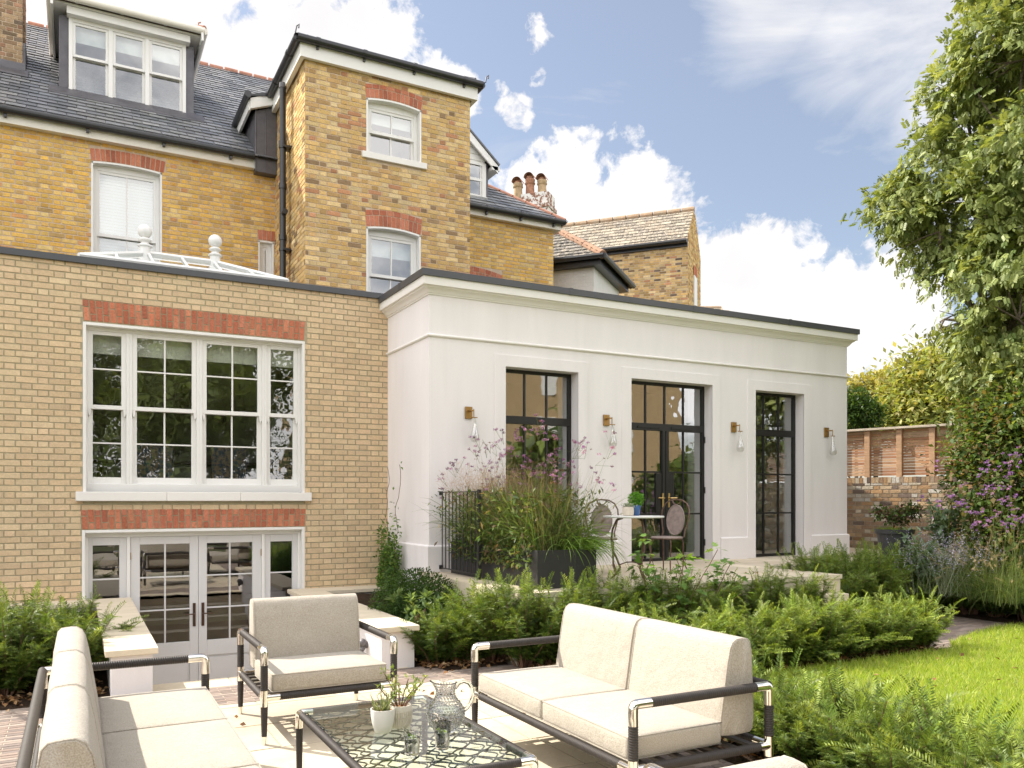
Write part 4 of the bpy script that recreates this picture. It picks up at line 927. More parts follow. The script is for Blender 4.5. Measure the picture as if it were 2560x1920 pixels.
# steel windows and doors
def steel(name, a, b, z0, z1, cols, doors=False, glass='steelglass'):
    y = YW + .17; f = .045; s = MB()
    s.box(a, a + f, y, y + .06, z0, z1); s.box(b - f, b, y, y + .06, z0, z1); s.box(a + f, b - f, y, y + .06, z1 - f, z1); s.box(a + f, b - f, y, y + .06, z0, z0 + f)
    s.box(a + f, b - f, y - .005, y + .065, 2.63, 2.735)
    o = s.build(name, MT['steel'], wh, bevel=.003)
    s = MB(); xs = [a + f + (b - a - 2 * f) * i / cols for i in range(1, cols)]
    for x in xs:
        w = .013
        s.box(x - w, x + w, y + .012, y + .05, 2.735, z1 - f)
        if not (doors and abs(x - (a + b) / 2) < .05): s.box(x - w, x + w, y + .012, y + .05, z0 + f, 2.63)
    for z in (2.015, 1.39):
        p = [a + f] + xs + [b - f]
        for i in range(len(p) - 1): s.box(p[i] + (.013 if i else 0), p[i + 1] - (.013 if i < len(p) - 2 else 0), y + .014, y + .048, z - .013, z + .013)
    s.build('glazing_bar', MT['steel'], o, bevel=.002)
    s = MB(); s.box(a + f - .01, b - f + .01, y + .028, y + .034, z0 + f - .01, z1 - f + .01); s.build('glass', MT[glass], o)
    if doors:
        m_ = (a + b) / 2
        for sg in (-1, 1):
            s = MB(); e0 = m_ + sg * .005; e1 = m_ + sg * .06
            s.box(min(e0, e1), max(e0, e1), y - .008, y + .068, z0 + f, 2.63)
            s.box(*sorted((m_ + sg * .06, m_ + sg * .17)), y + .005, y + .055, 1.405, 1.998)
            h = s.build('door_stile', MT['steel'], o, bevel=.003)
            s = MB(); hx = m_ + sg * .057
            s.box(hx - .015, hx + .015, y - .016, y - .008, 1.49, 1.70); s.tube([(hx, y - .01, 1.63), (hx, y - .055, 1.63), (hx + sg * .02, y - .06, 1.63), (hx + sg * .115, y - .06, 1.632)], .009, 8)
            s.build('door_handle', MT['brightbrass'], h, smooth=40)
            s = MB(); s.box(*sorted((m_ + sg * .10, m_ + sg * .52)), y - .02, y - .005, 2.665, 2.69); s.build('stay_bar', MT['steel'], o)
        s = MB()
        for z in (.95, 1.75, 2.52): s.tube([(b - .006, y - .012, z - .05), (b - .006, y - .012, z + .05)], .012, 8)
        s.build('hinge', MT['steel'], o, smooth=40)
    return o
steel('steel_window', *OP[0], 3); steel('steel_door', *OP[1], 4, True); steel('steel_window', *OP[2], 3)
# kitchen inside
room(wh, WX0 + .1, WX1 - .1, YW + .36, 14.6, GZ - .005, 3.95, MT['interior'], MT['intfloor'])
q = MB(); q.box(4.2, 11.2, 13.9, 14.5, GZ, 1.56); q.box(7.4, 9.6, 11.9, 12.7, GZ, 1.52); q.build('kitchen_units', MT['navy'], wh)
q = MB(); q.box(4.15, 11.25, 13.86, 14.5, 1.56, 1.60); q.box(7.35, 9.65, 11.85, 12.75, 1.52, 1.56); q.build('worktop', MT['marble'], wh)
def curtain(x0, x1, y, z0, z1, parent, waves=5, amp=.03):
    q = MB(); n = waves * 8; vs = []; 
    for i in range(n + 1):
        t = i / n; x = x0 + (x1 - x0) * t; yy = y + amp * math.sin(t * waves * 2 * math.pi)
        vs += [(x, yy, z0), (x0 + (x1 - x0) * (t * .85 + .1), yy * .6 + y * .4, z1)]
    q.add(vs, [(2 * i, 2 * i + 2, 2 * i + 3, 2 * i + 1) for i in range(n)]); return q.build('curtain', MT['fabricwhite'], parent, smooth=60)
curtain(10.52, 10.90, YW + .42, GZ + .02, 3.6, wh); curtain(6.22, 6.5, YW + .42, GZ + .02, 3.6, wh)
q = MB(); q.box(8.56, 8.62, YW + .365, YW + .6, GZ, 3.9); q.box(8.545, 8.63, YW + .36, YW + .62, GZ, GZ + .22)
q.box(10.53, 10.6, YW + .365, YW + .5, GZ, 3.9); q.box(6.16, 6.2, YW + .365, YW + .6, GZ, 3.9); q.build('inner_reveal', MT['stucco'], wh)

# interior furniture seen through the big window
def interior_chair(loc, rz, label):
    t = thing('dining_chair', label, 'chair', loc, 0, None)
    q = MB(); x, y, z = loc
    rbox_mesh(q, (x, y + .2, z + .78), (.5, .09, .5), .03); rbox_mesh(q, (x, y, z + .48), (.5, .46, .09), .03)
    q.build('upholstery', MT['patterned'], t, smooth=50)
    for sx in (-1, 1):
        for sy in (-1, 1):
            q = MB(); q.tube([(x + sx * .2, y + sy * .19, z + .44), (x + sx * .22, y + sy * .22, z)], [.022, .015], 8); q.build('leg', MT['wood'], t)
    return t
MT['patterned'] = mat('blue_patterned_fabric', (.10, .12, .16), .9, var=.3, vscale=20, tint=((.36, .25, .16), 18, .45, .55, .9))
FZ = 1.36
t = thing('dining_table', 'dark polished dining table seen inside through the big white window', 'table', (1.6, 12.9, FZ))
q = MB(); q.box(.1, 3.1, 12.45, 13.4, 2.10, 2.15); q.build('tabletop', MT['wood'], t, bevel=.01)
for sx in (.3, 2.9):
    for sy in (12.6, 13.25): q = MB(); q.tube([(sx, sy, 2.1), (sx, sy, FZ)], [.05, .03], 8); q.build('leg', MT['wood'], t)
interior_chair((.95, 12.25, FZ), 0, 'patterned dining chair indoors behind the second window bay from the left')
interior_chair((1.95, 12.25, FZ), 0, 'patterned dining chair indoors behind the third window bay from the left')
interior_chair((2.75, 12.25, FZ), 0, 'patterned dining chair indoors behind the right-hand narrow window bay')
# ============================================================ roof lantern (stands on the flat roof of the brick extension)
ln = thing('roof_lantern', 'white glazed roof lantern with two ball finials on the brick extension roof', 'roof lantern', (1.35, 12.9, 4.4))
L0, L1, LY0, LY1, LZ = .03, 2.68, 12.0, 13.8, 4.75; RA, RB, LR = .86, 1.82, 5.13; ym = (LY0 + LY1) / 2
q = MB(); q.box(L0, L1, LY0, LY1, 4.40, LZ - .03); q.build('kerb', MT['joinery'], ln)
cor = [(L0, LY0), (L1, LY0), (L1, LY1), (L0, LY1)]
q = MB(); V = [(x, y, LZ) for x, y in cor] + [(RA, ym, LR), (RB, ym, LR)]
q.add(V, [(0, 1, 5, 4), (1, 2, 5), (2, 3, 4, 5), (3, 0, 4)]); q.build('glass', MT['roofglass'], ln)
q = MB(); up = Vector((0, 0, .02))
def bar(a, b, r=.028): q.tube([Vector(a) + up, Vector(b) + up], r, 6)
bar(V[0], V[4], .034); bar(V[1], V[5], .034); bar(V[2], V[5], .034); bar(V[3], V[4], .034); bar(V[4], V[5], .036)
for i in range(4): bar(V[i], V[(i + 1) % 4], .034)
for k in range(1, 6):
    x = L0 + (L1 - L0) * k / 6
    rx = min(max(x, RA), RB); f = 1 if RA <= x <= RB else ((x - L0) / (RA - L0) if x < RA else (L1 - x) / (L1 - RB))
    for yy in (LY0, LY1): bar((x, yy, LZ), (x, yy + (ym - yy) * f, LZ + (LR - LZ) * f), .02)
for k in range(1, 4):
    y = LY0 + (LY1 - LY0) * k / 4; f = 1 - abs(y - ym) / (ym - LY0)
    bar((L0, y, LZ), (L0 + (RA - L0) * f, y, LZ + (LR - LZ) * f), .02); bar((L1, y, LZ), (L1 + (RB - L1) * f, y, LZ + (LR - LZ) * f), .02)
q.build('glazing_bar', MT['joinery'], ln, smooth=40)
for x in (RA, RB):
    q = MB(); q.lathe([(.075, -.12), (.075, .10), (.095, .105), (.10, .12), (.085, .135), (.055, .15), (.05, .17), (.085, .19), (.09, .205), (.07, .225), (.045, .235), (.04, .245)], (x, ym, LR), 20)
    q.sphere((x, ym, LR + .33), .098, 20); q.build('finial', MT['joinery'], ln, smooth=35)

# ============================================================ wall lamps
def wall_lamp(x, label):
    t = thing('wall_lamp', label, 'wall lamp', (x, YW, 2.72), 0, 'brass wall lamps on the white extension')
    q = MB(); q.box(x - .05, x + .05, YW - .022, YW, 2.645, 2.80); q.build('backplate', MT['brass'], t, bevel=.003)
    q = MB(); q.box(x - .015, x + .03, YW - .11, YW - .02, 2.735, 2.752); q.tube([(x + .028, YW - .11, 2.76), (x + .028, YW - .11, 2.655)], .007, 8); q.box(x + .0, x + .075, YW - .125, YW - .095, 2.648, 2.660)
    q.build('arm', MT['brass'], t, bevel=.002)
    bx, by = x + .04, YW - .11
    q = MB(); q.tube([(bx, by, 2.65), (bx, by, 2.58)], .006, 8); q.tube([(bx, by, 2.575), (bx, by, 2.51)], .013, 10); q.build('lamp_holder', MT['chrome'], t, smooth=40)
    q = MB(); q.lathe([(.020, 2.645), (.021, 2.60), (.026, 2.55), (.04, 2.49), (.055, 2.44), (.062, 2.40), (.058, 2.365), (.043, 2.343), (.02, 2.335), (.001, 2.334)], (bx, by, 0), 20, cap0=False, cap1=False)
    q.build('glass_shade', MT['bulbglass'], t, smooth=60)
    q = MB(); q.sphere((bx, by, 2.46), .022, 12, sq=1.5); q.build('bulb', MT['bulbglass'], t, smooth=60)
for x, l in ((4.45, 'brass wall lamp with glass teardrop left of the planter window, nearest the brick wall'), (6.585, 'brass wall lamp with glass teardrop between the planter window and the double doors'),
             (8.955, 'brass wall lamp with glass teardrop between the double doors and the narrow window'), (10.985, 'brass wall lamp with glass teardrop near the far right corner of the white wall')):
    wall_lamp(x, l)

# ============================================================ ground, terrace, patio, stairwell
SX0, SX1, SY0 = .58, 2.50, 7.75
gm = MB()
hole = [(SX0 - .3, 7.42), (SX1 + .3, 7.42), (SX1 + .3, 11.6), (SX0 - .3, 11.6)]
gm.plate([(-220, -220), (320, -220), (320, 320), (-220, 320)], [hole], (0, 0, -.03), (1, 0, 0), (0, 1, 0))
tag(gm.build('ground', MT['ground'], None, fixn=False), None, None, kind='structure')
def paving(name, x0, x1, y0, y1, z, tw, tl, along='x', pal=None, seed=1, mt=None, joint=.006, th=.03, mort=None, rowoff=.5, randl=False, test=None):
    rg = random.Random(seed); q = MB(); q.box(x0, x1, y0, y1, z - th - .02, z - .004, 0)
    U0, U1, V0, V1 = (x0, x1, y0, y1) if along == 'x' else (y0, y1, x0, x1)
    v = V0; k = 0
    while v < V1 - .01:
        u = U0 - (tl * rowoff if k % 2 else 0) - (rg.uniform(0, .3) if randl else 0)
        while u < U1:
            L = tl * (rg.choice([.7, 1, 1.3]) if randl else 1)
            a, b = max(u, U0), min(u + L, U1); c, d = v, min(v + tw, V1)
            if b - a > .02:
                col = rg.choice(pal); f = 1 + rg.gauss(0, .06); col = tuple(w * f for w in col); zz = z + rg.uniform(-.0012, .0012); j = joint / 2; e = .002
                if along == 'x': r = (a + j, b - j, c + j, d - j)
                else: r = (c + j, d - j, a + j, b - j)
                if not test or test((r[0] + r[1]) / 2, (r[2] + r[3]) / 2):
                    vs = [(r[0], r[2], z - .01), (r[1], r[2], z - .01), (r[1], r[3], z - .01), (r[0], r[3], z - .01),
                          (r[0] + e, r[2] + e, zz), (r[1] - e, r[2] + e, zz), (r[1] - e, r[3] - e, zz), (r[0] + e, r[3] - e, zz)]
                    q.add(vs, [(4, 5, 6, 7), (0, 1, 5, 4), (1, 2, 6, 5), (2, 3, 7, 6), (3, 0, 4, 7)], 1, col)
            u += L
        v += tw; k += 1
    o = q.build(name, [mort or MT['joint'], mt], None, fixn=False); o['kind'] = 'structure'; return o
PAL_SLAB = [(.62, .54, .41), (.66, .58, .45), (.60, .51, .38), (.65, .56, .42), (.58, .50, .39)]
PAL_PAV = [(.26, .205, .175), (.30, .24, .205), (.22, .18, .16), (.28, .215, .18), (.33, .27, .23)]
paving('patio', -.28, 3.06, -3, 6.72, 0.0, .60, .90, 'x', PAL_SLAB, 4, MT['slab'], .011, randl=True)
paving('brick_path', -3.4, -.285, -3, 7.35, 0.0, .055, .205, 'x', PAL_PAV, 5, MT['paver'], .006)
paving('brick_path', -.28, 3.06, 6.725, 7.39, 0.0, .055, .205, 'x', PAL_PAV, 6, MT['paver'], .006)
paving('brick_path', 3.065, 3.52, -3, 6.10, 0.0, .055, .205, 'x', PAL_PAV, 7, MT['paver'], .006)
paving('brick_path', 3.065, 3.75, 6.105, 7.08, 0.0, .055, .205, 'x', PAL_PAV, 18, MT['paver'], .006)
paving('brick_path', 3.755, 8.255, 5.98, 6.56, 0.0, .055, .205, 'x', PAL_PAV, 8, MT['paver'], .006)
paving('brick_path', 8.26, 10.705, 5.4, 7.345, -.005, .055, .205, 'x', PAL_PAV, 9, MT['paver'], .006)
paving('brick_path', 9.005, 9.0 + .01, 5.98, 6.56, 0, .055, .205, 'x', PAL_PAV, 19, MT['paver'], .006) if False else None
paving('patio', SX0 - .28, SX1 + .3, 7.395, SY0, 0.0, .36, .9, 'x', PAL_SLAB, 9, MT['slab'], .006)
# terrace at door level
paving('terrace', 3.82, 8.25, 7.02, YW + .2, GZ, .6, .9, 'x', PAL_SLAB, 12, MT['slab'], .006, randl=True)
paving('terrace', 8.25, 11.55, 8.35, YW + .2, GZ - .001, .6, .9, 'x', PAL_SLAB, 14, MT['slab'], .006, randl=True)
paving('terrace', 11.55, 13.1, 8.35, 13.4, GZ - .002, .6, .9, 'x', PAL_SLAB, 13, MT['slab'], .006, randl=True)
q = MB(); q.box(3.80, 8.25, 7.0, 7.03, -.03, GZ - .005); q.box(3.80, 3.83, 7.03, YW, -.03, GZ - .005); q.box(3.76, 8.27, 6.985, 7.05, GZ - .05, GZ + .001)
q.box(8.25, 13.2, 8.32, 8.36, -.03, GZ - .004); q.box(8.22, 8.25, 7.03, 8.36, -.03, GZ - .004)
tag(q.build('terrace_edge', MT['sandstone'], None), None, None, kind='structure')
q = MB()
for k in range(3): q.box(7.72, 8.18, 6.98 - .17 * (3 - k), 6.98 - .17 * (2 - k), -.02, GZ * (k + 1) / 4 - .04)
tag(q.build('garden_steps', MT['sandstone'], None, bevel=.006), 'pale sandstone steps from the brick path up to the terrace', 'steps')
# basement steps
q = MB(); nst = 6; rise = .98 / (nst + .0)
for k in range(1, nst): q.box(SX0 - .02, SX1 + .02, SY0 + .3 * (k - 1), SY0 + .3 * k, -.99, -rise * k)
q.box(SX0 - .02, SX1 + .3, SY0 + .3 * (nst - 1), YE + .02, -1.05, -.98); q.box(SX0 - .02, SX1 + .02, SY0 - .03, SY0, -.99, -.004)
tag(q.build('basement_steps', MT['sandstone'], None, bevel=.005), 'sandstone steps going down from the patio to the basement doors', 'steps')
# cheek walls with stone copings
CZ = .40
for (x0, x1, y0, nm, ex0, ex1) in ((.24, .545, 7.30, 'white rendered low wall with sandstone coping on the left of the basement steps', -3.2, .24), (2.535, 2.865, 7.42, 'white rendered low wall with sandstone coping on the right of the basement steps', 2.865, 3.86)):
    t = thing('low_wall', nm, 'wall', (x0, y0, 0))
    q = MB(); q.box(x0, x1, y0, YE - .002, -1.02, CZ - .052); q.box(ex0, ex1, YE - .34, YE - .002, -.02, CZ - .052); q.build('wall', MT['stucco'], t)
    q = MB(); xa, xb = x0 - .045, x1 + .04
    n = 3; ys = [y0 - .045, y0 + 1.05, y0 + 2.2, YE - .40]
    for i in range(n): q.box(xa, xb, ys[i] + (.002 if i else 0), ys[i + 1], CZ - .052, CZ)
    if ex0 < x0:
        xs = [ex0, -1.9, -.7, xb]
    else: xs = [xa, 3.3, ex1]
    for i in range(len(xs) - 1): q.box(xs[i] + (.002 if i else 0), xs[i + 1], YE - .398, YE - .012, CZ - .052, CZ)
    q.build('coping', MT['sandstone'], t, bevel=.006)
t = thing('step_light', 'small grey domed spotlight fixed to the white cheek wall beside the armchair', 'light', (2.535, 8.0, .16))
q = MB(); q.tube([(2.535, 7.85, .17), (2.50, 7.85, .17)], .035, 14); q.build('backplate', MT['lead'], t, smooth=40)
q = MB(); q.sphere((2.485, 7.84, .19), .045, 14); q.tube([(2.50, 7.85, .17), (2.47, 7.82, .12)], [.03, .022], 12); q.build('hood', MT['lead'], t, smooth=60)

# soil beds
def soil(name, x0, x1, y0, y1, zf, n=24, seed=1, m='soil', amp=.03):
    rg = np.random.default_rng(seed); nx = max(4, int((x1 - x0) / .12)); ny = max(4, int((y1 - y0) / .12))
    q = MB(); vs = []
    for j in range(ny + 1):
        for i in range(nx + 1):
            x = x0 + (x1 - x0) * i / nx; y = y0 + (y1 - y0) * j / ny
            e = 0 if (i in (0, nx) or j in (0, ny)) else 1
            vs.append((x, y, zf(x, y) + e * rg.uniform(0, amp)))
    q.add(vs, [(j * (nx + 1) + i, j * (nx + 1) + i + 1, (j + 1) * (nx + 1) + i + 1, (j + 1) * (nx + 1) + i) for j in range(ny) for i in range(nx)])
    o = q.build(name, MT[m], None, smooth=60); o['kind'] = 'structure'; return o
ss = lambda a, b, v: max(0, min(1, (v - a) / (b - a)))
soil('soil_bed', -3.4, .24, 7.352, YE - .34, lambda x, y: -.01 + .30 * ss(8.2, 9.5, y), seed=2)
soil('soil_bed', 2.87, 3.75, 7.085, YE - .34, lambda x, y: -.01 + .33 * ss(7.9, 9.2, y), seed=3)
soil('soil_bed', 3.755, 8.2, 6.565, 7.0, lambda x, y: -.01, seed=31)
soil('soil_bed', 3.53, 4.55, .5, 5.6, lambda x, y: -.012, seed=4)
soil('soil_bed', 3.9, 8.25, 5.50, 5.975, lambda x, y: -.012, seed=5)
soil('soil_bed', 8.26, 10.7, 7.35, 8.31, lambda x, y: -.004, seed=6)
soil('soil_bed', 10.71, 13.9, 3.6, 8.31, lambda x, y: -.004 + .32 * ss(11.3, 12.2, x), seed=66)
# lawn sheet
lawn_poly = [(4.55, .4), (4.55, 5.4), (5.0, 5.55), (6.8, 5.55), (8.25, 5.55), (8.6, 5.80), (9.4, 6.05), (10.1, 6.22), (10.8, 6.15), (11.3, 5.4), (13.0, 4.0), (14, .4)]
def in_lawn(x, y):
    c = np.zeros(x.shape, bool); n = len(lawn_poly)
    for i in range(n):
        (x1, y1), (x2, y2) = lawn_poly[i], lawn_poly[(i + 1) % n]
        if y1 == y2: continue
        cond = ((y1 > y) != (y2 > y)) & (x < (x2 - x1) * (y - y1) / (y2 - y1) + x1); c ^= cond
    return c
q = MB(); q.plate(lawn_poly, [], (0, 0, .012), (1, 0, 0), (0, 1, 0)); tag(q.build('lawn', MT['lawnbase'], None, fixn=False), None, None, kind='structure')
rng = np.random.default_rng(11)
N_ = 230000; gxx = rng.uniform(4.55, 13.5, N_); gyy = rng.uniform(1.2, 6.35, N_)
dist = .468 * gxx + .884 * gyy; keep = in_lawn(gxx, gyy) & (rng.random(N_) < np.clip((9.5 / dist) ** 1.6 * .62, .25, 1)); lat = (.884 * gxx - .468 * gyy) / dist
keep &= lat < .70
gxx, gyy, dist = gxx[keep], gyy[keep], dist[keep]; n = len(gxx)
p0 = np.stack([gxx, gyy, np.full(n, .01)], 1); d0 = norm(rng.normal(0, .38, (n, 3)) * [1, 1, 0] + [0.0, 0, 1])
V, F, _, _ = ribbons(p0, d0, rng.uniform(.035, .085, n), rng.uniform(.004, .008, n) * np.clip(dist / 7, .8, 1.6), rng.uniform(.2, 1.2, n), rng, seg=2)
cn = mixcol(rng, n, [(.29, .40, .045), (.35, .46, .06), (.22, .33, .04), (.42, .50, .09), (.50, .50, .18)], .14)
o = fast_mesh('grass', V, F, MT['grass'], None, np.repeat(cn, 6, axis=0), kind='stuff'); o['label'] = 'short bright green lawn grass'

# ============================================================ leaf litter
def litter(x0, x1, y0, y1, n, z=.02, seed=1):
    rg = np.random.default_rng(seed); p = np.stack([rg.uniform(x0, x1, n), rg.uniform(y0, y1, n), rg.uniform(z, z + .03, n)], 1)
    d = rg.normal(0, 1, (n, 3)) * [1, 1, .35]; Rm = frames(d, np.tile([0, 0, 1.0], (n, 1)), rg, 1.0)
    tv = LEAF[0] * [1, 1.3, 2.5]; V, F = scatter(tv, LEAF[1], p, Rm, rg.uniform(.03, .07, n)); return V, F, np.repeat(mixcol(rg, n, [(.20, .10, .04), (.28, .16, .07), (.14, .07, .035), (.33, .22, .12)], .2), 4, axis=0)
nb = NB()
for (a, b, c, d, k, s_) in ((-1.6, .2, 7.37, 8.0, 420, 1), (2.9, 3.75, 7.1, 7.5, 220, 2), (3.76, 5.6, 6.6, 6.9, 300, 22), (3.55, 4.4, 2.0, 5.2, 500, 3), (4.4, 8.2, 5.52, 5.9, 300, 4), (9.0, 10.6, 7.3, 7.6, 90, 5), (3.0, 3.5, 6.9, 7.08, 14, 6), (-1.2, -.3, 7.2, 7.36, 14, 7)): nb.add(*litter(a, b, c, d, k, seed=s_))
nb.add(*litter(-.2, 3.4, 1.0, 7.0, 26, z=.012, seed=41)); nb.add(*litter(4.9, 8, 7.1, 8.2, 14, z=GZ + .01, seed=42)); nb.add(*litter(4.6, 10, 3, 6, 40, z=.05, seed=43))
nb.build('leaf_litter', MT['litter'], None, 'stuff')['label'] = 'dry brown fallen leaves and bark under the hedges'
# ============================================================ lounge furniture
def wrapped(q, a, b, r, m=0, pitch=.0125, r2=None):
    a, b = Vector(a), Vector(b); L = (b - a).length; n = max(2, int(L / pitch)); pts = []; rs = []
    for i in range(n):
        for (f, k) in ((.02, .84), (.25, 1.0), (.75, 1.0), (.98, .84)):
            t = (i + f) / n; pts.append(a.lerp(b, t)); rr = r if r2 is None else r + (r2 - r) * t; rs.append(rr * k)
    q.tube(pts, rs, 12, m)
def elbow(q, p, d1, d2, r, L1=.075, L2=.085, m=0):
    p, d1, d2 = Vector(p), Vector(d1), Vector(d2); k = r * 1.1; pts = [p + d1 * L1]
    for i in range(6):
        t = i / 5; a = p + d1 * k * (1 - t) ** 2 * 1.0 + d2 * k * t ** 2; pts.append(a)
    pts.append(p + d2 * L2); q.tube(pts, r * 1.04, 16, m)
def lounge(name, width, nseat, label, cat, loc, rz, group=None):
    """open-armed lounge seat, faces -Y, origin on the ground under its middle"""
    t = thing(name, label, cat, (0, 0, 0), 0, group)
    w = width / 2; D = .44; H = .62; r = .0245; zs = .305
    for sx in (-1, 1):
        x = sx * w
        for sy in (-1, 1):
            y = sy * D
            q = MB(); elbow(q, (x, y, H), (0, 0, -1), (0, -sy, 0), r, .10, .10); q.build('corner_elbow', MT['chrome'], t, smooth=40)
            q = MB(); q.tube([(x, y, zs + .05), (x, y, zs - .055)], r * 1.04, 16)
            q.tube([(x, y, zs), (x, y - sy * .07, zs)], r * .95, 14); q.tube([(x, y, zs), (x - sx * .10, y, zs)], r * .95, 14)
            q.build('rail_joint', MT['chrome'], t, smooth=40)
            q = MB(); wrapped(q, (x, y, H - .10), (x, y, zs + .05), r * 1.02); q.build('arm_post', MT['cord'], t, smooth=60)
            q = MB(); wrapped(q, (x, y, zs - .055), (x, y, .055), r * 1.0, r2=.0185); lg = q.build('leg', MT['cord'], t, smooth=60)
            q = MB(); q.tube([(x, y, .055), (x, y, 0)], [.0175, .0155], 14); q.build('foot', MT['chrome'], lg, smooth=40)
        q = MB(); wrapped(q, (x, -D + .10, H), (x, D - .10, H), r * 1.03); q.build('armrest', MT['cord'], t, smooth=60)
        q = MB(); wrapped(q, (x, -D + .07, zs), (x, D - .07, zs), r * .97); q.build('side_rail', MT['cord'], t, smooth=60)
    for sy, z, nm in ((-1, zs, 'front_rail'), (1, zs, 'back_rail')):
        q = MB(); wrapped(q, (-w + .10, sy * D, z), (w - .10, sy * D, z), r * .97); q.build(nm, MT['cord'], t, smooth=60)
    q = MB(); q.tube([(-w + .0, D + .0, H - .0), (w, D, H - .0)], r * .98, 14); q.build('top_back_rail', MT['cord'], t, smooth=60)
    q = MB()
    for k in range(7): yy = -D + .09 + k * (2 * D - .18) / 6; q.box(-w + .02, w - .02, yy - .018, yy + .018, zs - .004, zs + .012)
    q.build('seat_slats', MT['cord'], t)
    cw = (2 * w - .09) / nseat
    for i in range(nseat):
        cx = -w + .045 + cw * (i + .5)
        q = MB(); rbox_mesh(q, (cx, -.137, .392), (cw - .006, .604, .118), .022, 3, puff=.016); sc = q.build('seat_cushion', MT['cushion'], t, smooth=60)
        hx, hy = cw / 2 - .003 - .006, .604 / 2 - .006
        for zz in (.447, .337):
            q = MB()
            loop = [(cx - hx, -.137 - hy, zz), (cx + hx, -.137 - hy, zz), (cx + hx, -.137 + hy, zz), (cx - hx, -.137 + hy, zz), (cx - hx, -.137 - hy, zz)]
            q.tube(loop, .0045, 6); q.build('piping', MT['cushion'], sc, smooth=60)
        # wedge back cushion, rounded over the top
        q = MB(); prof = [(.375, .165), (.39, .157), (.46, .160), (.60, .183), (.74, .205), (.82, .222), (.855, .240), (.872, .268), (.873, .30), (.868, .345), (.85, .362), (.80, .372), (.60, .382), (.45, .385), (.39, .378), (.372, .36), (.368, .25)]
        pr = [(y, z) for (z, y) in prof]; n = len(pr); xs = [-cw / 2 + .006, -cw / 2 + .014, -cw / 2 + .035, 0, cw / 2 - .035, cw / 2 - .014, cw / 2 - .006]; sh = [.90, .965, 1, 1.0, 1, .965, .90]
        cy, cz = .285, .62; vs = []
        for xx, f in zip(xs, sh):
            for (y, z) in pr: vs.append((cx + xx, cy + (y - cy) * (f if f < 1 else (1.04 if xx == 0 else 1)), cz + (z - cz) * (1 - (1 - f) * .35)))
        fs = [(i_ * n + j, i_ * n + (j + 1) % n, (i_ + 1) * n + (j + 1) % n, (i_ + 1) * n + j) for i_ in range(len(xs) - 1) for j in range(n)]
        m_ = len(xs) * n; vs += [(cx + xs[0], cy, cz - .05), (cx + xs[-1], cy, cz - .05)]; fs += [(m_, (j + 1) % n, j) for j in range(n)] + [(m_ + 1, (len(xs) - 1) * n + j, (len(xs) - 1) * n + (j + 1) % n) for j in range(n)]
        q.add(vs, fs); bc = q.build('back_cushion', MT['cushion'], t, smooth=50)
        for sx in (-1, 1):
            q = MB(); xx = cx + sx * (cw / 2 - .014); lp = [(xx, cy + (y - cy) * .975, cz + (z - cz) * .985) for (y, z) in pr]; q.tube(lp + [lp[0]], .0045, 6); q.build('piping', MT['cushion'], bc, smooth=60)
    t.location = loc; t.rotation_euler = (0, 0, rz)
    return t
lounge('lounge_chair', .89, 1, 'beige cushioned armchair with dark wrapped frame in front of the basement doors', 'armchair', (1.525, 5.94, 0), 0)
lounge('sofa', 1.77, 2, 'two-seat beige outdoor sofa with its back to the hedge and lawn', 'sofa', (2.79, 4.085, 0), R(-90))
lounge('sofa', 2.63, 3, 'three-seat beige outdoor sofa seen from behind at the bottom left corner', 'sofa', (.265, 4.10, 0), R(90))
lounge('lounge_chair', .89, 1, 'armchair cut off by the bottom edge, only its silver arm corner and cushion top showing', 'armchair', (1.395, 1.975, 0), R(180))

# coffee table
TZ = .40; tx0, tx1, ty0, ty1 = 1.125, 1.895, 3.36, 4.73; r = .021
t = thing('coffee_table', 'low glass-topped table with woven cord net and dark wrapped edges between the sofas', 'coffee table', (1.51, 4.045, 0))
for (x, y, dx, dy) in ((tx0, ty0, 1, 1), (tx1, ty0, -1, 1), (tx1, ty1, -1, -1), (tx0, ty1, 1, -1)):
    q = MB(); elbow(q, (x, y, TZ - r), (0, 0, -1), (dx, 0, 0), r, .085, .075); elbow(q, (x, y, TZ - r), (0, 0, -1), (0, dy, 0), r * .99, .08, .075); q.build('corner_joint', MT['chrome'], t, smooth=40)
    q = MB(); wrapped(q, (x, y, TZ - r - .085), (x, y, .04), r * 1.0, pitch=.0105, r2=.017); lg = q.build('leg', MT['cord'], t, smooth=60); q = MB(); q.tube([(x, y, .04), (x, y, 0)], .016, 12); q.build('foot', MT['chrome'], lg, smooth=40)
for (a, b) in (((tx0 + .075, ty0), (tx1 - .075, ty0)), ((tx0 + .075, ty1), (tx1 - .075, ty1)), ((tx0, ty0 + .075), (tx0, ty1 - .075)), ((tx1, ty0 + .075), (tx1, ty1 - .075))):
    q = MB(); wrapped(q, (*a, TZ - r), (*b, TZ - r), r * 1.02, pitch=.0105); q.build('edge_rail', MT['cord'], t, smooth=60)
q = MB(); q.box(tx0 + .022, tx1 - .022, ty0 + .022, ty1 - .022, TZ - .009, TZ + .001); q.build('glass_top', MT['tableglass'], t, bevel=.002)
q = MB(); nx = 15; amp = .030; sp = (ty1 - ty0 - .04) / 18
for k in range(19):
    y = ty0 + .02 + k * sp; pts = []; ph = 1 if k % 2 else -1
    for i in range(nx * 4 + 1):
        u = i / (nx * 4); x = tx0 + .02 + (tx1 - tx0 - .04) * u
        pts.append((x, y + ph * amp * math.sin(u * nx * math.pi / 2 * 1.0) + .004 * math.sin(k * 2.3 + u * 9), TZ - .030 + .003 * math.sin(u * nx * math.pi / 2 + k)))
    q.tube(pts, .0042, 6)
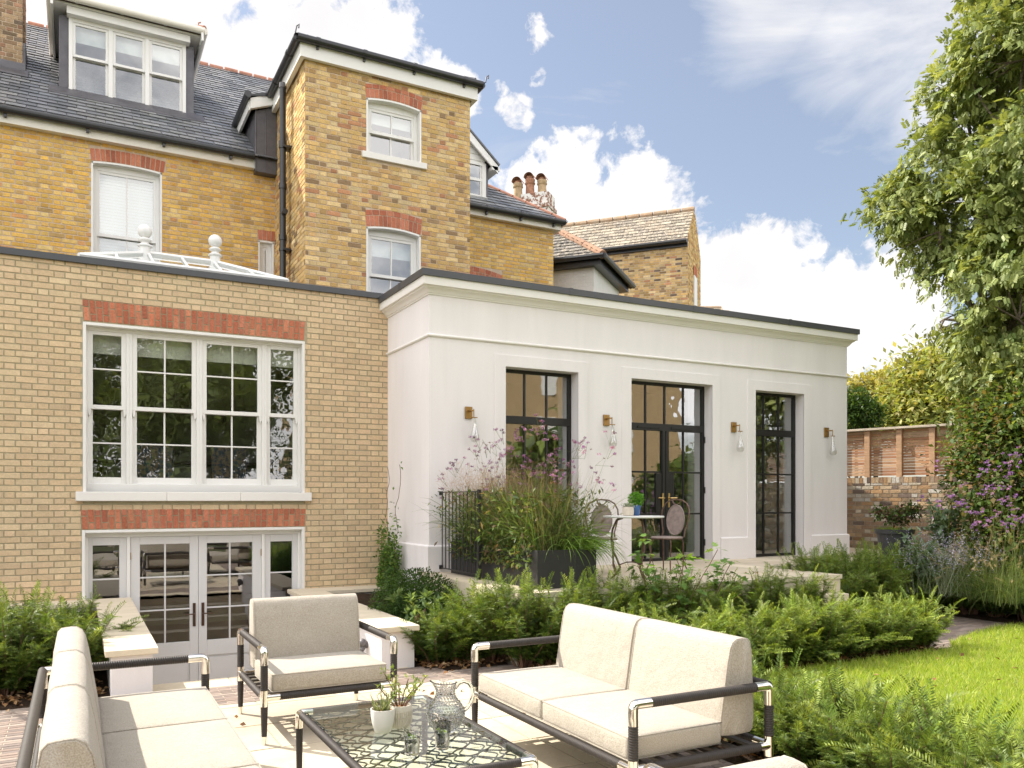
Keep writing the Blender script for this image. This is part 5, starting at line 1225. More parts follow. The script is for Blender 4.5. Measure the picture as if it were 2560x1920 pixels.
for k in range(12):
    x = tx0 + .02 + (tx1 - tx0 - .04) * (k + .5) / 12; pts = []
    for i in range(73):
        u = i / 72; pts.append((x + .022 * math.sin(u * 18 * math.pi + k * math.pi), ty0 + .02 + (ty1 - ty0 - .04) * u, TZ - .033))
    q.tube(pts, .0036, 6)
q.build('cord_net', MT['net'], t, smooth=60)

# things on the coffee table
TZ1 = TZ + .0015
def pot(name, label, loc, prof, mt, soil_z, soil_r, n=28, soilm='compost', ribs=0):
    t = thing(name, label, 'plant pot', loc); q = MB()
    q.lathe(prof, loc, n, cap0=True, cap1=False)
    if ribs:
        for k in range(ribs):
            a = 2 * math.pi * k / ribs
            for (za, zb, rr) in ((.020, .052, .0615), (.060, .092, .0635)):
                q.tube([(loc[0] + rr * math.cos(a), loc[1] + rr * math.sin(a), loc[2] + za), (loc[0] + (rr + .002) * math.cos(a), loc[1] + (rr + .002) * math.sin(a), loc[2] + zb)], .0035, 5)
    q.build('pot', mt, t, smooth=40)
    q = MB(); q.lathe([(.001, soil_z + .004), (soil_r * .6, soil_z + .003), (soil_r, soil_z)], loc, 20, cap0=False, cap1=False); q.build('soil', MT[soilm], t, smooth=60)
    return t
p1 = (1.395, 4.06, TZ1)
t = pot('potted_succulent', 'smooth white pot with spiky striped succulent on the glass table', p1, [(.036, 0), (.042, .004), (.056, .05), (.062, .09), (.063, .122), (.0585, .122), (.057, .10), (.05, .095)], MT['ceramic'], .108, .057)
rng = np.random.default_rng(3); n = 34; p = np.tile(np.array(p1) + [0, 0, .10], (n, 1)) + rng.normal(0, .012, (n, 3)) * [1, 1, .2]
d = norm(np.stack([rng.normal(0, .45, n), rng.normal(0, .45, n), np.full(n, 1.0)], 1))
V, F, _, _ = ribbons(p, d, rng.uniform(.07, .13, n), np.full(n, .014), np.full(n, -.25), rng, seg=6); cc = []
for i in range(n):
    for k in range(7): cc += [(.10, .15, .07) if k % 2 else (.30, .34, .22)] * 2
fast_mesh('leaves', V, F, MT['leaf'], t, np.array(cc))
p2 = (1.508, 4.115, TZ1)
t = pot('potted_succulent', 'cream ribbed pot with branching jade succulent behind the smooth white pot', p2, [(.043, 0), (.052, .004), (.060, .03), (.0605, .055), (.063, .06), (.062, .11), (.058, .118), (.052, .118), (.052, .10)], MT['ceramic2'], .104, .052, ribs=34)
rg = random.Random(5); q = MB(); tips = []
for k in range(11):
    a = rg.uniform(0, 6.28); l = rg.uniform(.10, .17); b = Vector((p2[0] + .02 * math.cos(a), p2[1] + .02 * math.sin(a), p2[2] + .10)); mid = b + Vector((math.cos(a) * .05, math.sin(a) * .05, l * .55)); tp = mid + Vector((math.cos(a + .5) * rg.uniform(.02, .08), math.sin(a + .5) * rg.uniform(.02, .08), l * .5))
    q.tube([b, mid, tp], [.004, .003, .002], 5); tips += [tp, mid.lerp(tp, .6), mid]
q.build('stems', MT['brownstem'], t)
tp = np.array([tuple(v) for v in tips for _ in range(7)]); n = len(tp); d = rng.normal(0, .8, (n, 3)) + [0, 0, .7]
V, F = scatter(LEAF[0] * [1, .7, 3], LEAF[1], tp + rng.normal(0, .006, (n, 3)), frames(d, np.tile([0, 0, 1.0], (n, 1)), rng, 1), rng.uniform(.022, .038, n))
fast_mesh('leaves', V, F, MT['leaf'], t, np.repeat(mixcol(rng, n, [(.18, .26, .07), (.24, .32, .09), (.14, .20, .07), (.32, .36, .12)]), 4, axis=0))
def tumbler(loc, label):
    t = thing('drinking_glass', label, 'glass', loc); q = MB(); n = 48
    def ring(r, z, fl=0): return [(loc[0] + r * (1 + fl * (1 if j % 4 < 2 else -1)) * math.cos(2 * math.pi * j / n), loc[1] + r * (1 + fl * (1 if j % 4 < 2 else -1)) * math.sin(2 * math.pi * j / n), loc[2] + z) for j in range(n)]
    rows = [ring(.001, 0), ring(.031, 0), ring(.033, .004, .01), ring(.0365, .07, .012), ring(.0385, .085), ring(.042, .128), ring(.0405, .128), ring(.037, .085), ring(.034, .06), ring(.030, .012), ring(.001, .010)]
    vs = [v for r_ in rows for v in r_]; q.add(vs, [(i * n + j, i * n + (j + 1) % n, (i + 1) * n + (j + 1) % n, (i + 1) * n + j) for i in range(len(rows) - 1) for j in range(n)])
    q.build('tumbler', MT['clearglass'], t, smooth=50)
    q = MB(); q.lathe([(.0305, .0125), (.0345, .06), (.0366, .082)], loc, 32); q.build('water', MT['water'], t, smooth=50)
    rg = np.random.default_rng(int(loc[0] * 1000)); k = 16; p = np.array(loc) + np.stack([rg.uniform(-.02, .02, k), rg.uniform(-.02, .02, k), rg.uniform(.06, .092, k)], 1)
    V, F = scatter(LEAF[0] * [1, 1.5, 3], LEAF[1], p, frames(rg.normal(0, 1, (k, 3)) * [1, 1, .4], np.tile([0, 0, 1.0], (k, 1)), rg, 1), rg.uniform(.016, .028, k))
    fast_mesh('mint_leaves', V, F, MT['leaf'], t, np.repeat(mixcol(rg, k, [(.30, .48, .07), (.42, .58, .12), (.20, .36, .05)]), 4, axis=0))
tumbler((1.395, 3.64, TZ1), 'faceted water glass with mint, left of the jug on the coffee table')
tumbler((1.555, 3.655, TZ1), 'faceted water glass with mint standing in front of the jug')
jl = (1.66, 3.86, TZ1)
t = thing('glass_jug', 'hobnail cut-glass water jug with looped handle on the coffee table', 'jug', jl); q = MB(); n = 40
outer = [(.001, 0), (.050, 0), (.052, .006), (.046, .014), (.056, .03), (.078, .055), (.092, .085), (.096, .11), (.092, .135), (.076, .162), (.056, .185), (.047, .205), (.046, .225), (.052, .25), (.060, .268)]
inner = [(r_ - .005, z + .003) for (r_, z) in reversed(outer[4:])] + [(.048, .022), (.001, .020)]
vs = []; pr = outer + inner; lip = {len(outer) - 1: 1, len(outer): 1, len(outer) - 2: .5, len(outer) + 1: .5}
for i, (r_, z) in enumerate(pr):
    for j in range(n):
        a = 2 * math.pi * j / n; sp_ = lip.get(i, 0) * max(0, math.cos(a - math.pi * .9)) ** 6 * .022
        vs.append((jl[0] + (r_ + sp_) * math.cos(a), jl[1] + (r_ + sp_) * math.sin(a), jl[2] + z + sp_ * .5))
q.add(vs, [(i * n + j, i * n + (j + 1) % n, (i + 1) * n + (j + 1) % n, (i + 1) * n + j) for i in range(len(pr) - 1) for j in range(n)])
jug = q.build('jug_body', MT['clearglass'], t, smooth=60)
q = MB()
zz = .035; rows = 0
while zz < .262:
    for i in range(len(outer) - 1):
        if outer[i][1] <= zz <= outer[i + 1][1]: f = (zz - outer[i][1]) / (outer[i + 1][1] - outer[i][1]); rr = outer[i][0] + f * (outer[i + 1][0] - outer[i][0])
    k = max(12, int(2 * math.pi * rr / .0155))
    for j in range(k):
        a = 2 * math.pi * (j + .5 * (rows % 2)) / k; q.sphere((jl[0] + rr * math.cos(a), jl[1] + rr * math.sin(a), jl[2] + zz), .0062, 6)
    zz += .0145; rows += 1
q.build('hobnails', MT['clearglass'], t, smooth=80)
q = MB(); a = -.45; ca, sa = math.cos(a), math.sin(a)
hp = [(.05, .238), (.068, .262), (.095, .272), (.120, .262), (.136, .235), (.140, .20), (.130, .165), (.112, .138), (.092, .125)]
q.tube([(jl[0] + r_ * ca, jl[1] + r_ * sa, jl[2] + z) for r_, z in hp], [.010] * 4 + [.0105] * 3 + [.011, .012], 12); q.build('handle', MT['clearglass'], t, smooth=70)
q = MB(); q.lathe([(.047, .023), (.070, .055), (.086, .088), (.089, .11), (.086, .13)], jl, 32); q.build('water', MT['water'], t, smooth=60)

# ============================================================ bistro set on the terrace
def bistro_chair(loc, rz, label):
    t = thing('bistro_chair', label, 'chair', (0, 0, 0), 0, 'iron bistro chairs on the terrace')
    q = MB(); q.lathe([(.001, .452), (.17, .450), (.192, .447), (.2, .44), (.2, .43), (.19, .425), (.001, .428)], (0, 0, 0), 28, cap0=False, cap1=False); q.build('seat', MT['ironpanel'], t, smooth=40)
    rr = .0095
    q = MB(); pts = []
    L = [(-.165, .14, .44), (-.16, .16, .50), (-.185, .175, .60), (-.208, .19, .70), (-.20, .205, .79), (-.16, .215, .865), (-.09, .222, .905), (0, .225, .915)]
    q.tube(L + [(-x, y, z) for (x, y, z) in reversed(L[:-1])], rr, 8); q.tube([(-.06, .222, .908), (-.05, .22, .875), (-.02, .217, .852), (.02, .217, .852), (.05, .22, .875), (.06, .222, .908)], .008, 8)
    q.build('back_frame', MT['iron'], t, smooth=50)
    def ell(a, b, z0, nn=28): return [(a * math.sin(2 * math.pi * i / nn), .20 + (z0 + b * math.cos(2 * math.pi * i / nn) - .66) * .09, z0 + b * math.cos(2 * math.pi * i / nn)) for i in range(nn + 1)]
    q = MB(); q.tube(ell(.128, .19, .655), .009, 8); e = ell(.124, .186, .655)[:-1]; k = len(e)
    q.add(e + [(x, y + .006, z) for x, y, z in e], [tuple(range(k)), tuple(range(2 * k - 1, k - 1, -1))])
    q.build('backrest', MT['ironpanel'], t, smooth=40)
    for (sx, sy) in ((-1, -1), (1, -1), (-1, 1), (1, 1)):
        q = MB(); q.tube([(sx * .10, sy * .09, .425), (sx * .135, sy * .125, .415), (sx * .15, sy * .14, .37), (sx * .145, sy * .14, .25), (sx * .15, sy * .15, .12), (sx * .185, sy * .20, .008)], [rr, rr, rr, .009, .009, .008], 8); q.lathe([(.016, 0), (.016, .008)], (sx * .187, sy * .202, 0), 10)
        q.build('leg', MT['iron'], t, smooth=50)
    q = MB(); q.tube([(.19 * math.cos(a), .19 * math.sin(a), .425) for a in [2 * math.pi * i / 28 for i in range(29)]], .008, 6); q.build('seat_ring', MT['iron'], t, smooth=50)
    t.location = loc; t.rotation_euler = (0, 0, rz); return t
bistro_chair((5.72, 8.45, GZ), R(-36), 'rusty iron bistro chair left of the marble table, against the white wall')
bistro_chair((6.58, 8.25, GZ), R(-72), 'rusty iron bistro chair right of the marble table, in front of the steel doors')
TL = (5.60, 7.62, GZ)
t = thing('bistro_table', 'round white marble bistro table on curved rusty iron legs', 'table', TL)
q = MB(); q.lathe([(.001, .708), (.335, .708), (.345, .712), (.347, .722), (.343, .73), (.001, .73)], TL, 48, cap0=False, cap1=False); q.build('tabletop', MT['marble'], t, smooth=30)
for k in range(3):
    a = k * 2.094 + 2.5; q = MB(); f = lambda r_, z: (TL[0] + r_ * math.cos(a), TL[1] + r_ * math.sin(a), TL[2] + z)
    q.tube([f(.12, .705), f(.19, .68), f(.235, .58), f(.25, .46), f(.235, .34), f(.18, .22), f(.15, .14), f(.19, .07), f(.26, .01)], [.012] * 8 + [.010], 8)
    q.tube([f(.16, .17), f(.08, .20), f(.0, .205)], .008, 6); q.build('leg', MT['iron'], t, smooth=50)
TT = TL[2] + .7305
a1 = (TL[0] - .06, TL[1] + .02, TT)
t = thing('table_plant', 'squat pale stone pot of grey succulents on the marble bistro table', 'plant pot', a1)
q = MB(); q.lathe([(.05, 0), (.062, .006), (.068, .05), (.062, .10), (.056, .102), (.055, .09)], a1, 24, cap1=False); q.build('pot', MT['stonepot'], t, smooth=40)
rng = np.random.default_rng(8); n = 240; p = np.array(a1) + np.stack([rng.normal(0, .032, n), rng.normal(0, .032, n), rng.uniform(.095, .135, n)], 1)
V, F = scatter(LEAF[0] * [1, .8, 2], LEAF[1], p, frames(rng.normal(0, .6, (n, 3)) + [0, 0, .6], np.tile([0, 0, 1.0], (n, 1)), rng, 1), rng.uniform(.018, .03, n)); fast_mesh('succulents', V, F, MT['leaf'], t, np.repeat(mixcol(rng, n, [(.30, .36, .28), (.36, .42, .34), (.24, .30, .22)]), 4, axis=0))
a2 = (TL[0] + .085, TL[1] + .07, TT)
t = thing('table_plant', 'blue glazed pot of bright green leafy herb on the marble bistro table', 'plant pot', a2)
q = MB(); q.lathe([(.038, 0), (.042, .004), (.056, .105), (.060, .108), (.060, .118), (.054, .118), (.053, .09)], a2, 24, cap1=False); q.build('pot', MT['bluepot'], t, smooth=40)
n = 420; u = rng.normal(0, 1, (n, 3)); u = norm(u) * (rng.random((n, 1)) ** .4); p = np.array(a2) + u * [.085, .085, .075] + [0, 0, .185]
V, F = scatter(LEAF[0] * [1, 1.6, 2], LEAF[1], p, frames(u + rng.normal(0, .5, (n, 3)), np.tile([0, 0, 1.0], (n, 1)), rng, 1), rng.uniform(.022, .036, n)); fast_mesh('herb_leaves', V, F, MT['leaf'], t, np.repeat(mixcol(rng, n, [(.12, .30, .04), (.18, .38, .05), (.08, .22, .03)]), 4, axis=0))

# ============================================================ railing and trough
t = thing('railing', 'black iron railing panel beside the left end of the planter trough', 'railing', (4.055, 9.0, GZ))
for (za, zb) in ((1.0, .97), (.05, .04)): q = MB(); q.box(4.045, 4.065, 8.48, 9.57, GZ + za, GZ + za + .012); q.box(4.03, 4.08, 9.56, YW - .03, GZ + zb, GZ + zb + .05); q.build('rail', MT['blackmetal'], t, bevel=.002)
q = MB(); q.box(4.035, 4.075, 8.44, 8.48, GZ, GZ + 1.03); q.build('post', MT['blackmetal'], t, bevel=.002)
for k in range(10): q = MB(); yy = 9.53 - k * .107; q.tube([(4.055, yy, GZ + .062), (4.055, yy, GZ + 1.0)], .0075, 8); q.build('baluster', MT['blackmetal'], t, smooth=40)
PX0, PX1, PY0, PY1, PZ = 4.125, 4.84, 7.24, 9.42, GZ + .395
t = thing('planter_trough', 'long charcoal metal planter trough overflowing with grasses and purple flowers', 'planter', ((PX0 + PX1) / 2, (PY0 + PY1) / 2, GZ))
q = MB(); ymid = 8.25
for (ya, yb) in ((PY0, ymid - .001), (ymid + .001, PY1)):
    q.box(PX0, PX0 + .012, ya, yb, GZ + .002, PZ); q.box(PX1 - .012, PX1, ya, yb, GZ + .002, PZ)
q.box(PX0 + .012, PX1 - .012, PY0, PY0 + .012, GZ + .002, PZ); q.box(PX0 + .012, PX1 - .012, PY1 - .012, PY1, GZ + .002, PZ); q.build('trough', MT['plantermetal'], t, bevel=.002)
q = MB(); q.box(PX0 + .013, PX1 - .013, PY0 + .013, PY1 - .013, PZ - .06, PZ - .04); q.build('soil', MT['soil'], t)
# ============================================================ yew hedging
def yew_shoot():
    V = []; F = []; rg = random.Random(2); n = 11
    for i in range(n):
        t = .04 + .96 * i / n; ln = .26 * (1 - .4 * t) * rg.uniform(.85, 1.15)
        for sg in (1, -1):
            a = 1.05 - .3 * t + rg.uniform(-.12, .12); dx, dy = math.cos(a) * ln, math.sin(a) * ln * sg; z = rg.uniform(-.02, .03); w = .026; b = len(V)
            px, py = -math.sin(a) * w * sg, math.cos(a) * w
            V += [(t, 0, 0), (t + dx * .5 - px * .9, dy * .5 - py * .9, z * .6), (t + dx, dy, z), (t + dx * .5 + px * .9, dy * .5 + py * .9, z * .6)]; F.append((b, b + 1, b + 2, b + 3))
    b = len(V); V += [(0, -.011, 0), (0, .011, 0), (1, .005, 0), (1, -.005, 0)]; F.append((b, b + 1, b + 2, b + 3))
    V = np.array(V, float); V[:, 2] += .16 * V[:, 0] - .30 * V[:, 0] ** 2 + .04; V[:, 2] -= .04; V[:, 2] += .06 * np.abs(V[:, 1]) / .1
    return V, np.array(F)
YS = yew_shoot()
def yew_mesh(seed, h, w, nstem, bright, long_=0, spread=1.0, dens=1.0, fac=1.0):
    rng = np.random.default_rng(seed); P0 = []; D = []; SC = []; T = []; stems = []
    for k in range(nstem):
        a = rng.uniform(0, 2 * math.pi); r0 = rng.uniform(0, w * .22); lean = rng.uniform(.05, .75) * spread; hh = h * rng.uniform(.55, 1.05)
        if long_ and k < long_: hh = h * rng.uniform(1.1, 1.4); lean = rng.uniform(.3, .8)
        p = np.array([r0 * math.cos(a), r0 * math.sin(a), .01]); d = np.array([math.cos(a) * lean, math.sin(a) * lean, 1.0]); d /= np.linalg.norm(d)
        ns = 9; st = hh / ns; pts = [p.copy()]; a2 = a
        for i in range(ns):
            d = d + rng.normal(0, .10, 3) + np.array([math.cos(a), math.sin(a), 0]) * .05 * lean * (1.5 if k < long_ else 1); d /= np.linalg.norm(d)
            q = p + d * st; t0 = (i + .5) / ns
            if t0 > .12:
                m = int((13.5 if t0 > .3 else 10.0) * dens + rng.random())
                for _ in range(m):
                    f = rng.random(); b = p + (q - p) * f; ang = rng.uniform(0, 2 * math.pi); side = np.array([math.cos(ang), math.sin(ang), rng.uniform(-.35, .55)])
                    P0.append(b); D.append(d * .50 + side * rng.uniform(.7, 1.4)); SC.append(rng.uniform(.062, .128) * (1.1 - .35 * t0) * (h / .6) ** .5 * fac); T.append(t0)
            p = q; pts.append(p.copy())
        P0.append(p); D.append(d); SC.append(rng.uniform(.14, .2)); T.append(1.0); stems.append(pts)
    P0 = np.array(P0); D = np.array(D); SC = np.array(SC); T = np.array(T); n = len(P0)
    V, F = scatter(YS[0], YS[1], P0, frames(D, np.tile([0, 0, 1.0], (n, 1)), rng, .7), SC)
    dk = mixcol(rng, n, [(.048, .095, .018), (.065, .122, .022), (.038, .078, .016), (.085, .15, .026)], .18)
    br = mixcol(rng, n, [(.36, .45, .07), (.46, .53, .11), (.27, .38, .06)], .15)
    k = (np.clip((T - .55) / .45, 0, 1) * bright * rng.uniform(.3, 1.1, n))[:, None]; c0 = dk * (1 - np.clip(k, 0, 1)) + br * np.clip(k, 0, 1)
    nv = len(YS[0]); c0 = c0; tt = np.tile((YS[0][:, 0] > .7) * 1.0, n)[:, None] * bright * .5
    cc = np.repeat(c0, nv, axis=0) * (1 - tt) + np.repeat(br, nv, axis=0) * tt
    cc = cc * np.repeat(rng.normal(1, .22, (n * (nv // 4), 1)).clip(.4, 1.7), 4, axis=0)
    return V, F, cc, stems
YP = []; 
def yew_proto(seed, h, w, nstem, bright, **k):
    t = thing('yew_shrub', 'yew', 'shrub', (0, 0, 0)); V, F, cc, stems = yew_mesh(seed, h, w, nstem, bright, **k)
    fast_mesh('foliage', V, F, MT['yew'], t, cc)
    q = MB()
    for s in stems: q.tube([tuple(s[0]), tuple(s[3]), tuple(s[6]), tuple(s[-1])], [.009, .007, .005, .002], 5)
    q.build('stems', MT['brownstem'], t); return t
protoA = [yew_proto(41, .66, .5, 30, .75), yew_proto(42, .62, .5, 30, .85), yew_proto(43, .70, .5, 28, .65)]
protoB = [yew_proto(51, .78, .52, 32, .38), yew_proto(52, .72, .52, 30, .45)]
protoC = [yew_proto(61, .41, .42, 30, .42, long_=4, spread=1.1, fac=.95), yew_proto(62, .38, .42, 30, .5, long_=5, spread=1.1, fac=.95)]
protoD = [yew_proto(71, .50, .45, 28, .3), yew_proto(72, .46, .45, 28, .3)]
used = set(); rgy = random.Random(9)
def yews(protos, pts, label, group, sc=(.92, 1.08)):
    for i, (x, y) in enumerate(pts):
        pr = protos[i % len(protos)]; s = rgy.uniform(*sc); rz = rgy.uniform(0, 6.28)
        if pr.name not in used: used.add(pr.name); pr.location = (x, y, -.01); pr.rotation_euler = (0, 0, rz); pr.scale = (s, s, s); pr['label'] = label; pr['group'] = group
        else: dup(pr, (x, y, -.01), rz, label, group, s)
def line(a, b, n, j=.04): return [(a[0] + (b[0] - a[0]) * i / (n - 1) + rgy.uniform(-j, j), a[1] + (b[1] - a[1]) * i / (n - 1) + rgy.uniform(-j, j)) for i in range(n)]
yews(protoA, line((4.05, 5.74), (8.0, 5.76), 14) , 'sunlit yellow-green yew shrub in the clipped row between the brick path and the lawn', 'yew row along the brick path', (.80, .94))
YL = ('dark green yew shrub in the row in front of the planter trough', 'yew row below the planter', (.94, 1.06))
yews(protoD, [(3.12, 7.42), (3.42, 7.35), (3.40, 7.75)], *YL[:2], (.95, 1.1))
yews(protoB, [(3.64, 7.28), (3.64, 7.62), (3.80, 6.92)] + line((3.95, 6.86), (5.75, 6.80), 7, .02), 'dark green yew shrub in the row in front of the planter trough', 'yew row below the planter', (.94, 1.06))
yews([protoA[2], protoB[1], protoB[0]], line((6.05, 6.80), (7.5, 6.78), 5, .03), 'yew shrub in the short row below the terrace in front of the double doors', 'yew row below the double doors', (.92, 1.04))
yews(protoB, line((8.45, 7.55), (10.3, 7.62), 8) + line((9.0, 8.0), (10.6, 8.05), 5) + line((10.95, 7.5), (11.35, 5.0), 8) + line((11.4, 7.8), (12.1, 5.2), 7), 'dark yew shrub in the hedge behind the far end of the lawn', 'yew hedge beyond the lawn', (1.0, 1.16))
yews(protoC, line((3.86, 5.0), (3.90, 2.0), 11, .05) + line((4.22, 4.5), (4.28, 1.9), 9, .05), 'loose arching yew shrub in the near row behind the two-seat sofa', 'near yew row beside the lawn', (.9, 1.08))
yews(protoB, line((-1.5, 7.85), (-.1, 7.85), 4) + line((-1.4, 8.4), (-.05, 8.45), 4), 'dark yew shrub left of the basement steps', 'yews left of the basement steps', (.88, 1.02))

# clipped dome shrub
def leafball(name, label, cat, cen, rad, n, size, cols, seed, tmpl=LEAF, mt='leaf', shell=.35, kind=None, parent=None, child='foliage', trunk=None):
    rng = np.random.default_rng(seed); u = norm(rng.normal(0, 1, (n, 3))); rr = 1 - shell * rng.random((n, 1)) ** 1.6
    bump = 1 + .06 * np.sin(u[:, :1] * 9 + seed) * np.sin(u[:, 1:2] * 11) + rng.normal(0, .02, (n, 1))
    p = np.array(cen) + u * rr * bump * np.array(rad); keep = p[:, 2] > cen[2] - rad[2] * .75; p, u = p[keep], u[keep]; n = len(p)
    V, F = scatter(tmpl[0], tmpl[1], p, frames(u + rng.normal(0, .7, (n, 3)), u, rng, .8), rng.uniform(.7, 1.2, n) * size)
    t = parent or thing(name, label, cat, (cen[0], cen[1], cen[2] - rad[2]))
    fast_mesh(child, V, F, MT[mt], t, np.repeat(mixcol(rng, n, cols), len(tmpl[0]), axis=0))
    if trunk: q = MB(); q.tube([(cen[0], cen[1], trunk), (cen[0], cen[1], cen[2])], .02, 6); q.build('stem', MT['brownstem'], t)
    return t
leafball('dome_shrub', 'dark clipped dome shrub beside the right-hand cheek wall below the climber', 'shrub', (3.35, 8.62, .38), (.50, .50, .44), 17000, .034, [(.05, .10, .022), (.07, .13, .028), (.04, .08, .018)], 5, shell=.7, trunk=0)
rng = np.random.default_rng(12); t = thing('leafy_shrub', 'low shrub with rosettes of narrow leaves at the end of the right cheek wall', 'shrub', (3.02, 7.9, 0)); nb = NB()
for k in range(34):
    c = np.array([rng.uniform(2.93, 3.3), rng.uniform(7.45, 8.3), rng.uniform(.12, .62)]); m = 12; V, F = scatter(NARROW[0] * [1, 1.6, 2], NARROW[1], np.tile(c, (m, 1)), frames(rng.normal(0, .8, (m, 3)) + [0, 0, .6], np.tile([0, 0, 1.0], (m, 1)), rng, .5), rng.uniform(.07, .11, m)); nb.add(V, F, mixcol(rng, m, [(.13, .20, .08), (.18, .26, .11), (.09, .15, .05)]))
nb.build('foliage', MT['leaf'], t)
q = MB()
for k in range(6): q.tube([(3.1, 7.9, 0), (2.95 + .06 * k, 7.6 + .1 * k, .45)], .007, 5)
q.build('stems', MT['brownstem'], t)

# ============================================================ trough planting
def blades(n, box, L, w, bend, cols, rng, seg=6, spread=.35, seedw=.0, out=None):
    p0 = np.stack([rng.uniform(box[0], box[1], n), rng.uniform(box[2], box[3], n), np.full(n, box[4])], 1)
    d0 = norm(rng.normal(0, spread, (n, 3)) * [1, 1, 0] + [0, 0, 1] + (np.array(out) if out is not None else 0))
    V, F, tip, dr = ribbons(p0, d0, rng.uniform(*L, n), rng.uniform(*w, n), rng.uniform(*bend, n), rng, seg=seg, wob=.03)
    return V, F, np.repeat(mixcol(rng, n, cols), (seg + 1) * 2, axis=0), tip, dr
def heads(tips, rng, r=.018, m=16, size=.010, cols=[(.42, .20, .42)]):
    n = len(tips); p = np.repeat(tips, m, axis=0) + norm(rng.normal(0, 1, (n * m, 3))) * r * rng.uniform(.5, 1, (n * m, 1)) * [1, 1, .6]
    base = mixcol(rng, n, cols, .1); V, F = scatter(LEAF[0] * [1, 1.6, 2], LEAF[1], p, frames(rng.normal(0, 1, (n * m, 3)), np.tile([0, 0, 1.0], (n * m, 1)), rng, 1), rng.uniform(.7, 1.3, n * m) * size)
    return V, F, np.repeat(np.repeat(base, m, axis=0) * (1 + rng.normal(0, .12, (n * m, 1))), 4, axis=0)
GR = [(.10, .16, .045), (.13, .20, .055), (.08, .13, .035), (.19, .23, .08)]; STRAW = [(.34, .29, .15), (.42, .35, .19), (.24, .20, .10), (.24, .15, .10)]
rng = np.random.default_rng(21); mx, my = (PX0 + PX1) / 2, (PY0 + PY1) / 2
for (y0, y1, lab, k, tallness) in ((7.3, 8.0, 'dense green ornamental grass at the right-hand end of the trough', 1, .92), (7.95, 8.7, 'straw-tipped ornamental grass in the middle of the trough', 2, 1.0), (8.7, 9.35, 'fine airy grass at the left-hand end of the trough by the railing', 3, .9)):
    t = thing('ornamental_grass', lab, 'grass', (mx, (y0 + y1) / 2, PZ - .04)); nb = NB(); b = (PX0 + .08, PX1 - .08, y0, y1, PZ - .04)
    V, F, c, _, _ = blades(1300, b, (.35 * tallness, 1.0 * tallness), (.005, .013), (.3, 2.2), GR, rng, spread=.42); nb.add(V, F, c)
    V, F, c, tip, dr = blades(420, b, (.55 * tallness, 1.15 * tallness), (.0035, .0055), (.1, .7), STRAW, rng, spread=.24); nb.add(V, F, c)
    if k == 3:
        m = 10 if k == 3 else 7; pp = np.repeat(tip, m, axis=0) - np.repeat(dr, m, axis=0) * rng.uniform(0, .25, (len(tip) * m, 1)); n = len(pp)
        V, F, tp2, _ = ribbons(pp, rng.normal(0, 1, (n, 3)) + [0, 0, .5], rng.uniform(.04, .11, n), np.full(n, .0024), np.full(n, .3), rng, seg=1, taper=False); nb.add(V, F, mixcol(rng, 1, [(.46, .32, .25)])[0])
        p = np.repeat(tp2, 1, axis=0); V, F = scatter(LEAF[0] * [1, 1, 1], LEAF[1], p, frames(rng.normal(0, 1, p.shape), np.tile([0, 0, 1.0], (len(p), 1)), rng, 1), np.full(len(p), .010)); nb.add(V, F, np.array([.45, .30, .22]))
    nb.build('blades', MT['grass'], t)
t = thing('trailing_grass', 'arching broad-bladed green grass spilling over the right end of the trough', 'grass', (4.7, 7.35, PZ - .04)); nb = NB()
V, F, c, _, _ = blades(260, (4.45, 4.82, 7.27, 7.75, PZ - .04), (.40, .72), (.012, .019), (1.6, 3.4), [(.16, .28, .05), (.22, .34, .07), (.12, .22, .04)], rng, seg=8, spread=.5, out=(.55, -.3, 0)); nb.add(V, F, c); nb.build('blades', MT['grass'], t)
PUR = [(.33, .15, .35), (.42, .21, .42), (.25, .11, .25), (.20, .09, .17), (.50, .28, .46)]; BRN = [(.20, .09, .07), (.26, .13, .10)]
def verbena(t, n, box, L, rng, spread=.3, r=.018, out=None, cols=PUR, brown=.25, leafy=True, w=.0052):
    nb = NB(); V, F, c, tip, dr = blades(n, box, L, (w, w * 1.15), (-.05, .35), [(.13, .19, .06), (.17, .20, .09)], rng, seg=5, spread=spread, out=out)
    nb.add(V, F, c); m = 3; bp = np.repeat(tip - dr * .13, m, axis=0); k = len(bp)
    V, F, tp, _ = ribbons(bp, np.repeat(dr, m, axis=0) + rng.normal(0, .45, (k, 3)), rng.uniform(.10, .20, k), np.full(k, w * .7), np.full(k, 0.0), rng, seg=2, taper=False); nb.add(V, F, np.array([.15, .18, .07]))
    al = np.concatenate([tip, tp[rng.random(len(tp)) < .75]]); bm = rng.random(len(al)) < brown
    if (~bm).any(): nb.add(*heads(al[~bm], rng, r, 26, .014, cols), m=1)
    if bm.any(): nb.add(*heads(al[bm], rng, r * .8, 12, .012, BRN), m=1)
    nb.build('stems_and_flowers', [MT['grass'], MT['flower']], t)
for (y0, y1, lab) in ((7.35, 8.1, 'tall purple verbena over the right-hand end of the trough'), (8.1, 8.8, 'tall pink and purple verbena in the middle of the trough'), (8.7, 9.3, 'tall purple verbena at the left-hand end of the trough')):
    t = thing('verbena', lab, 'flowers', (mx, (y0 + y1) / 2, PZ - .04)); verbena(t, 30, (PX0 + .1, PX1 - .1, y0, y1, PZ - .04), (.75, 1.42), rng, spread=.36, r=.022, out=(.10, 0, 0))
rng2 = np.random.default_rng(77)
